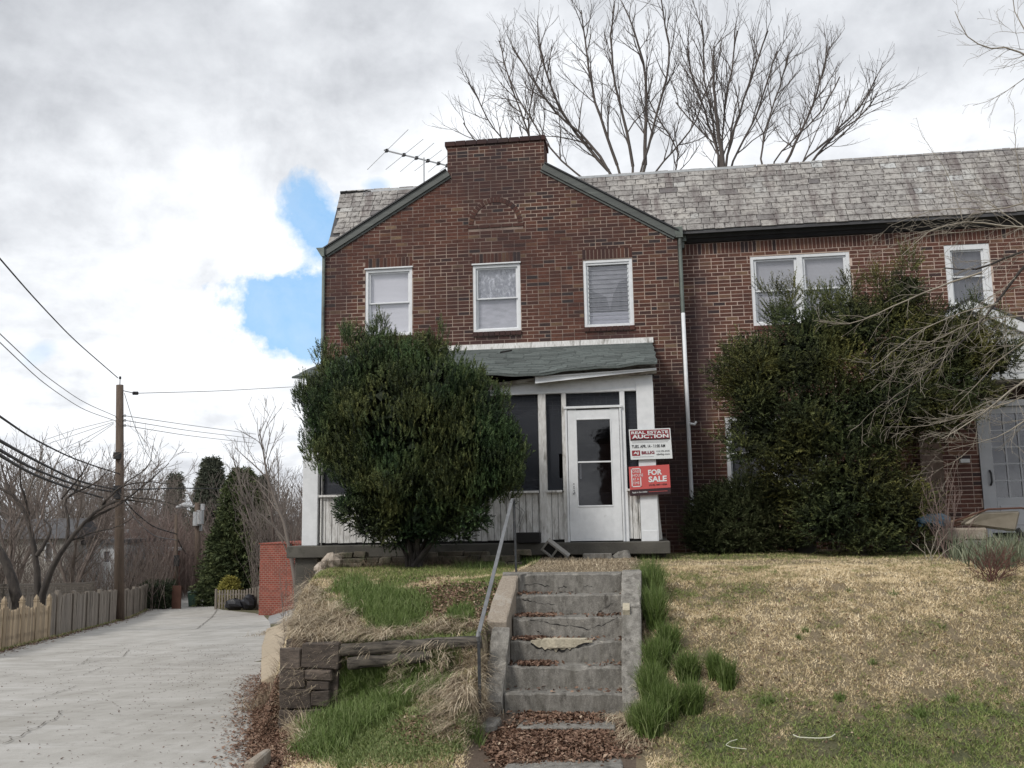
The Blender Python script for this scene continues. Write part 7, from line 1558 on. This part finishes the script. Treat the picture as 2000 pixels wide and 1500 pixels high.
# ---- evergreens
def conifer(name, lab, px, py_top, py_bot, Y, wpx, mat, n, size, K=8, pw=.8, cat='tree', seed=3, nw=.10, blunt=0.0):
    top, bot = onY(px, py_top, Y), onY(px, py_bot, Y); zb = min(bot[2], float(Ha(min(Y, 125)))); h_ = top[2]-zb; rad = wpx/2*np.linalg.norm(top-CAM)/FPX; rgc = np.random.default_rng(seed); t = thing(name, lab, cat, (bot[0], Y, zb))
    u = rgc.random(n)**1.0; r_ = rad*((1-u)**pw*(1-blunt)+blunt*np.sqrt(np.clip(1-u**3, 0, 1)))*rgc.uniform(.45, 1.08, n); a = rgc.uniform(0, 2*math.pi, n); r_ *= 1+.22*(vnoise(a*2, u*h_*1.2, 1.0, seed)-.5)*2
    P = np.stack([bot[0]+r_*np.cos(a), Y+r_*np.sin(a), zb+.03*h_+u*h_*.97], 1); Dr = np.stack([np.cos(a), np.sin(a), rgc.uniform(-.4, .6, n)], 1)+rgc.normal(size=(n, 3))*.3; Dr /= np.linalg.norm(Dr, axis=1, keepdims=True)
    V, F_c, tt = sprays(P, Dr, size*rgc.uniform(.6, 1.3, n), rgc, K, .5, nw, .5, tint=.5+.2*rgc.normal(size=n)+.25*(vnoise(a*2, u*h_, .6, seed+1)-.5)); np_obj('foliage', V, F_c, mat, t, tt)
    MB().tube([(bot[0], Y, zb-.2), (bot[0], Y, zb+h_*.9)], [rad*.09+.05, .03], 6).build('trunk', m_bark_dark, t)
conifer('evergreen_tree', 'full bright green evergreen tree behind the low picket fence', 466, 922, 1188, 56, 132, m_arbor, 11000, .5, cat='tree', pw=.75, seed=5, blunt=.18)
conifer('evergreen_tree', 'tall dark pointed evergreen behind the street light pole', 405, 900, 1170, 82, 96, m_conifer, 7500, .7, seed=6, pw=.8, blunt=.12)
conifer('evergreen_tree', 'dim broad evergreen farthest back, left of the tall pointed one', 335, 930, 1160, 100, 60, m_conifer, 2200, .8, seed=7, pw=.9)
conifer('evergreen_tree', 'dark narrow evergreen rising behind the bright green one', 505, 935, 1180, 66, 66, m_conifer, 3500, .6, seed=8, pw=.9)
conifer('golden_shrub', 'small round golden-yellow shrub behind the low picket fence', 448, 1128, 1190, 52.5, 36, m_gold, 2200, .22, cat='shrub', seed=9, blunt=.9, pw=1)
# clipped hedge
hd = thing('clipped_hedge', 'dark clipped box hedge at the end of the grey board fence', 'hedge', (fence_line(54.5)[0], 54.5, float(Ha(54.5))))
n = 5000; ty = rgn.uniform(51.6, 58.0, n); tx = np.array([XL_(v) for v in ty])+rgn.uniform(-.5, 1.3, n); tz = Ha(ty)+rgn.uniform(0, 1.45, n)*(1-.04*np.abs(rgn.normal(size=n))); P = np.stack([tx, ty, tz], 1); Dr = rgn.normal(size=(n, 3)); Dr /= np.linalg.norm(Dr, axis=1, keepdims=True)
V, F_c, tt = sprays(P, Dr, np.full(n, .28), rgn, 7, .5, .14, tint=.45+.2*rgn.normal(size=n)); np_obj('foliage', V, F_c, m_hedge, hd, tt)
mb = MB(); ys_ = (51.9, 57.8); mb.hexa([(XL_(ys_[0])-.3, ys_[0], Ha(ys_[0])), (XL_(ys_[0])+.5, ys_[0], Ha(ys_[0])), (XL_(ys_[1])+.5, ys_[1], Ha(ys_[1])), (XL_(ys_[1])-.3, ys_[1], Ha(ys_[1])), (XL_(ys_[0])-.3, ys_[0], Ha(ys_[0])+1.3), (XL_(ys_[0])+.5, ys_[0], Ha(ys_[0])+1.3), (XL_(ys_[1])+.5, ys_[1], Ha(ys_[1])+1.3), (XL_(ys_[1])-.3, ys_[1], Ha(ys_[1])+1.3)]); mb.build('inner_mass', m_bark_dark, hd)
# ---- left foreground bare tree
YT_ = 31.0
lt = thing('gnarled_tree', 'dark gnarled bare tree with a forked trunk behind the tan picket fence', 'tree', tuple(onY(75, 1180, YT_)))
tb, tk = Tubes(), Tubes(); rg = random.Random(71)
cfl = dict(sp=[0, .20, .30, .45], ang=(.35, .95), up=.16, len=[0, .55, 1.1, 1.9], n=[0, 4, 5, 6], curve=.22, trop=.02, r=[0, .007, .012, .022], rmin=.006, start=.10)
for g, ra, rb2, lv in (([(78, 1185), (88, 1130), (115, 1090), (130, 1060), (165, 1020), (200, 985), (240, 970), (300, 985)], .25, .03, 3), ([(75, 1185), (72, 1120), (70, 1080), (62, 1045), (55, 1010), (45, 985), (20, 960), (-30, 940)], .24, .06, 3), ([(130, 1060), (135, 1010), (120, 975), (145, 960), (180, 950), (215, 915)], .12, .03, 3),
        ([(165, 1020), (205, 1000), (250, 975), (310, 925), (330, 905)], .10, .02, 3), ([(165, 1020), (190, 1000), (230, 950), (280, 940), (340, 945)], .09, .02, 3), ([(72, 1085), (95, 1050), (100, 1025), (85, 1015)], .15, .04, 2), ([(120, 975), (150, 940), (165, 920), (175, 900)], .07, .03, 2), ([(145, 960), (155, 945), (150, 920)], .05, .02, 2), ([(55, 1010), (50, 970), (40, 950), (40, 900)], .10, .03, 3),
        ([(200, 985), (225, 960), (255, 935), (290, 915), (300, 870)], .06, .015, 3), ([(240, 970), (300, 975), (360, 990)], .05, .015, 2), ([(45, 1000), (20, 960), (0, 900)], .10, .03, 3), ([(35, 1190), (25, 1130), (5, 1085), (-30, 1040)], .36, .2, 2), ([(130, 1060), (180, 1040), (230, 1030), (260, 1010)], .06, .02, 3)):
    ra *= .60; rb2 *= .6; n = len(g); off = rg.uniform(-1.0, 1.0) if g[0][1] < 1100 else 0; P = smooth_path([onY(px, py, YT_+off*i/n) for i, (px, py) in enumerate(g)], 14, rg, .02)
    tk.add(P, [ra+(rb2-ra)*(i/13)**.8 for i in range(14)], 7); grow(tb, P[3:], rb2*.8, .012, lv, rg, cfl, 4)
V, F_c = tk.arrays(); np_obj('trunk', V, F_c, m_bark_dark, lt, smooth=True); V, F_c = tb.arrays(); np_obj('branches', V, F_c, m_twig, lt)
# ---- generic bare trees for the middle distance
def gen_tree(seed, spread=.35, h_=10):
    rg = random.Random(seed); tb = Tubes(); cfg = dict(sp=[0, .42, .55, .75, .8], ang=(.35, .9), up=.22, len=[0, 1.0, 1.9, 3.6, 5.5], n=[0, 3, 4, 5, 6], curve=.16, trop=.03, r=[0, .012, .020, .045, .1], rmin=.010, start=.12, trunk=.22, top=3)
    for s in range(4):
        a = s*2.1+rg.random(); grow(tb, smooth_path([(0, 0, 0), (.3*math.cos(a), .3*math.sin(a), h_*.3), (spread*h_*.5*math.cos(a), spread*h_*.5*math.sin(a), h_*.7), (spread*h_*.7*math.cos(a), spread*h_*.7*math.sin(a), h_)], 9, rg, .1), .16, .03, 3, rg, cfg, 5)
    return tb.arrays()
GT = [gen_tree(s, sp) for s, sp in ((201, .35), (202, .5), (203, .25))]
gm = []
for i, (V, F_c) in enumerate(GT): gm.append((V, F_c))
meshes = {}
def put_tree(lab, px, py_top, Y, i, mat, wid=1.0, group=None, rot=0.0):
    zb = float(Ha(min(Y, 125)))-.2; tp = onY(px, py_top, Y); V, F_c = gm[i]; hmax = V[:, 2].max(); s = (tp[2]-zb)/hmax; k = (i, mat.name)
    if k not in meshes: meshes[k] = np_mesh('bare_tree', V, F_c, [mat])
    o = bpy.data.objects.new('bare_tree', meshes[k]); COL.objects.link(o); o.location = (tp[0], Y, zb); o.scale = (s*wid, s*wid, s); o.rotation_euler = (0, 0, rot); return tag(o, lab, 'tree', group)
put_tree('bare leafless tree whose crown rises against the sky just left of the yew', 590, 760, 46, 0, m_twig_far, .9, rot=1)
put_tree('dense grey bare tree over the roof of the red garage', 545, 850, 52, 1, m_twig_far, 1.0, rot=2)
put_tree('greyish bare tree behind the bright evergreen and the garage', 520, 900, 60, 2, m_twig_far, 1.2, rot=.5)
put_tree('bare tree at the far left edge above the cable bundle', 15, 815, 52, 1, m_twig_far, 1.1, rot=3)
put_tree('bare tree between the left edge and the utility pole', 90, 850, 60, 0, m_twig_far, 1.2, rot=4)
put_tree('bare tree directly behind the wooden utility pole', 175, 880, 70, 1, m_twig_far, 1.2, rot=5)
put_tree('bare tree right of the wooden utility pole', 290, 900, 66, 2, m_twig_far, 1.3, rot=1.5)
put_tree('bare tree in front of the cream house, nearest the left edge', 40, 870, 44, 2, m_twig, 1.2, rot=2.2)
put_tree('brownish bare tree before the white flat-roofed house', 150, 930, 48, 0, m_twig, 1.3, rot=.8)
put_tree('brownish low bare tree just left of the dark hedge', 265, 985, 60, 1, m_twig_red, 1.4, rot=3.4)
put_tree('thin bare tree left of the street light', 360, 930, 95, 0, m_twig_far, 1.2, rot=2.5)
# woods mass
rw2 = random.Random(5); VV, FF, b0 = [], [], 0
for k in range(34):
    px = rw2.uniform(-250, 640); Y = rw2.uniform(72, 120); V, F_c = gm[rw2.randrange(3)]; tp = onY(px, rw2.uniform(862, 940) if px < 330 else rw2.uniform(900, 950), Y); zb = float(Ha(min(Y, 125))); s = (tp[2]-zb)/V[:, 2].max(); a = rw2.uniform(0, 6.28); c, sn = math.cos(a), math.sin(a); w_ = s*1.25
    VV.append(np.stack([tp[0]+w_*(V[:, 0]*c-V[:, 1]*sn), Y+w_*(V[:, 0]*sn+V[:, 1]*c), zb+s*V[:, 2]], 1)); FF.append(F_c+b0); b0 += len(V)
tag(np_obj('far_woods', np.concatenate(VV), np.concatenate(FF), m_twig_far), kind='stuff')
# reddish twiggy thicket
def thicket(name, regs, n, mat, seed, hgt=(2, 4)):
    rg = random.Random(seed); tb = Tubes()
    for k in range(n):
        x0_, x1_, ya2, yb2 = regs[rg.randrange(len(regs))]; Y = rg.uniform(ya2, yb2); px = rg.uniform(x0_, x1_); x = onY(px, 1150, Y)[0]; z_ = float(Ha(Y)); h_ = rg.uniform(*hgt); P = [(x, Y, z_)]; d = [rg.uniform(-.25, .25), rg.uniform(-.25, .25), 1]
        for s in range(4): d = [d[0]+rg.uniform(-.18, .18), d[1]+rg.uniform(-.18, .18), 1]; l = math.hypot(*d[:2], 1); P.append(tuple(P[-1][c]+d[c]/l*h_/4 for c in range(3)))
        tb.add(P, [.022, .018, .014, .010, .007], 3)
        for s in range(5):
            q = P[rg.randint(1, 4)]; a = rg.uniform(0, 6.28); l = rg.uniform(.4, 1.0); tb.add([q, (q[0]+l*.4*math.cos(a), q[1]+l*.4*math.sin(a), q[2]+l*.5), (q[0]+l*.6*math.cos(a), q[1]+l*.6*math.sin(a), q[2]+l)], [.012, .009, .006], 3)
    V, F_c = tb.arrays(); return tag(np_obj(name, V, F_c, mat), kind='stuff')
thicket('twig_thicket', [(250, 430, 62, 80), (300, 420, 66, 90), (225, 330, 58, 66)], 1500, m_twig_red, 301, (2.5, 6.5))
thicket('twig_thicket', [(-60, 330, 50, 60)], 600, m_twig, 302, (1.5, 4))
thicket('twig_thicket', [(500, 640, 50, 62)], 800, m_twig_far, 303, (2.5, 7.5))
# spiky plant behind fence
# ---- houses across the alley
def far_house(lab, px0, px1, py_top, Y, dep, wall_m, roof_m, wins, flat=True, base_extra=0):
    zb = float(Ha(min(Y, 125)))-.3; A, B = onY(px0, py_top, Y), onY(px1, py_top, Y); zt = (A[2]+B[2])/2; t = thing('far_house', lab, 'house', ((A[0]+B[0])/2, Y, zb))
    wins_w = [(onY(a, 1000, Y)[0], onY(b, 1000, Y)[0], onY(a, d, Y)[2], onY(a, c, Y)[2]) for a, b, c, d in wins]
    mb = MB(); mb.box(A[0], B[0], Y+.12, Y+dep, zb, zt); panel_wall(mb, A[0], B[0], zb, zt, Y, Y+.12, wins_w); mb.build('wall', wall_m, t)
    if flat: MB().box(A[0]-.2, B[0]+.2, Y-.3, Y+dep, zt, zt+.25).build('roof', roof_m, t)
    else: MB().prism_x([(Y-.4, zt-.1), (Y+dep+.4, zt-.1), (Y+dep/2, zt+dep*.30)], A[0]-.3, B[0]+.3).build('roof', roof_m, t)
    for a, b, c, d in wins_w:
        mb = MB(); f = .07; mb.box(a, a+f, Y-.03, Y+.08, c, d); mb.box(b-f, b, Y-.03, Y+.08, c, d); mb.box(a+f, b-f, Y-.03, Y+.08, d-f, d); mb.box(a+f, b-f, Y-.03, Y+.08, c, c+f); fr = mb.build('window', m_siding, t); MB().box(a+f, b-f, Y+.04, Y+.05, c+f, d-f).build('pane', m_pane_dark, fr); 
    return t
far_house('cream clapboard house half hidden by the gnarled tree', -90, 128, 1050, 56, 4, m_siding2, m_darkroof, [(20, 34, 1050, 1085), (60, 76, 1050, 1085), (92, 108, 1060, 1095)], False)
far_house('white house with a flat roof seen between the tree and the pole', 128, 236, 1062, 58, 6, m_siding, m_darkroof, [(142, 156, 1075, 1100), (176, 190, 1075, 1100), (206, 220, 1075, 1100)])
far_house('grey-roofed pale porch building just right of the wooden pole', 172, 248, 1042, 66, 7, m_siding, m_steel, [(188, 204, 1062, 1085), (214, 228, 1062, 1085)])
far_house('dark red brick outbuilding with a white eave right of the pole', 240, 285, 1080, 62, 5, m_garbrick, m_siding, [(252, 262, 1095, 1115)])
# ---- across the street, behind the camera (seen in the window reflections)
def street_house(lab, x0_, x1_, Y, zt, mat):
    t = thing('street_house', lab, 'house', ((x0_+x1_)/2, Y, .3)); MB().box(x0_, x1_, Y-9, Y, 0, zt).build('wall', mat, t); c = (x0_+x1_)/2; MB().prism_y([(x0_-.3, zt), (x1_+.3, zt), (c, zt+3.4)], Y-9.2, Y+.4).build('roof', m_darkroof, t)
    for k in range(4):
        for zz_ in (1.6, 4.2): x = x0_+(x1_-x0_)*(k+.5)/4; MB().box(x-.45, x+.45, Y+.0, Y+.04, zz_, zz_+1.4).build('window', m_siding, t)
street_house('brick house across the street behind the viewer, left one', -16, -6, -20, 6.2, m_brick_plain if 'm_brick_plain' in globals() else m_siding2)
street_house('brick house across the street behind the viewer, right one', -2, 9, -20, 6.2, m_brick_plain)
for k, (x, y, s) in enumerate(((-7, -9, .8), (1.0, -8, .85), (8, -10, .9))):
    V, F_c = gm[k]; o = bpy.data.objects.new('bare_tree', np_mesh('bare_tree', V, F_c, [m_bark_dark])); COL.objects.link(o); o.location = (x, y, .2); o.scale = (s, s, s*1.1); tag(o, ('left', 'middle', 'right')[k]+' bare street tree across the road behind the viewer', 'tree')
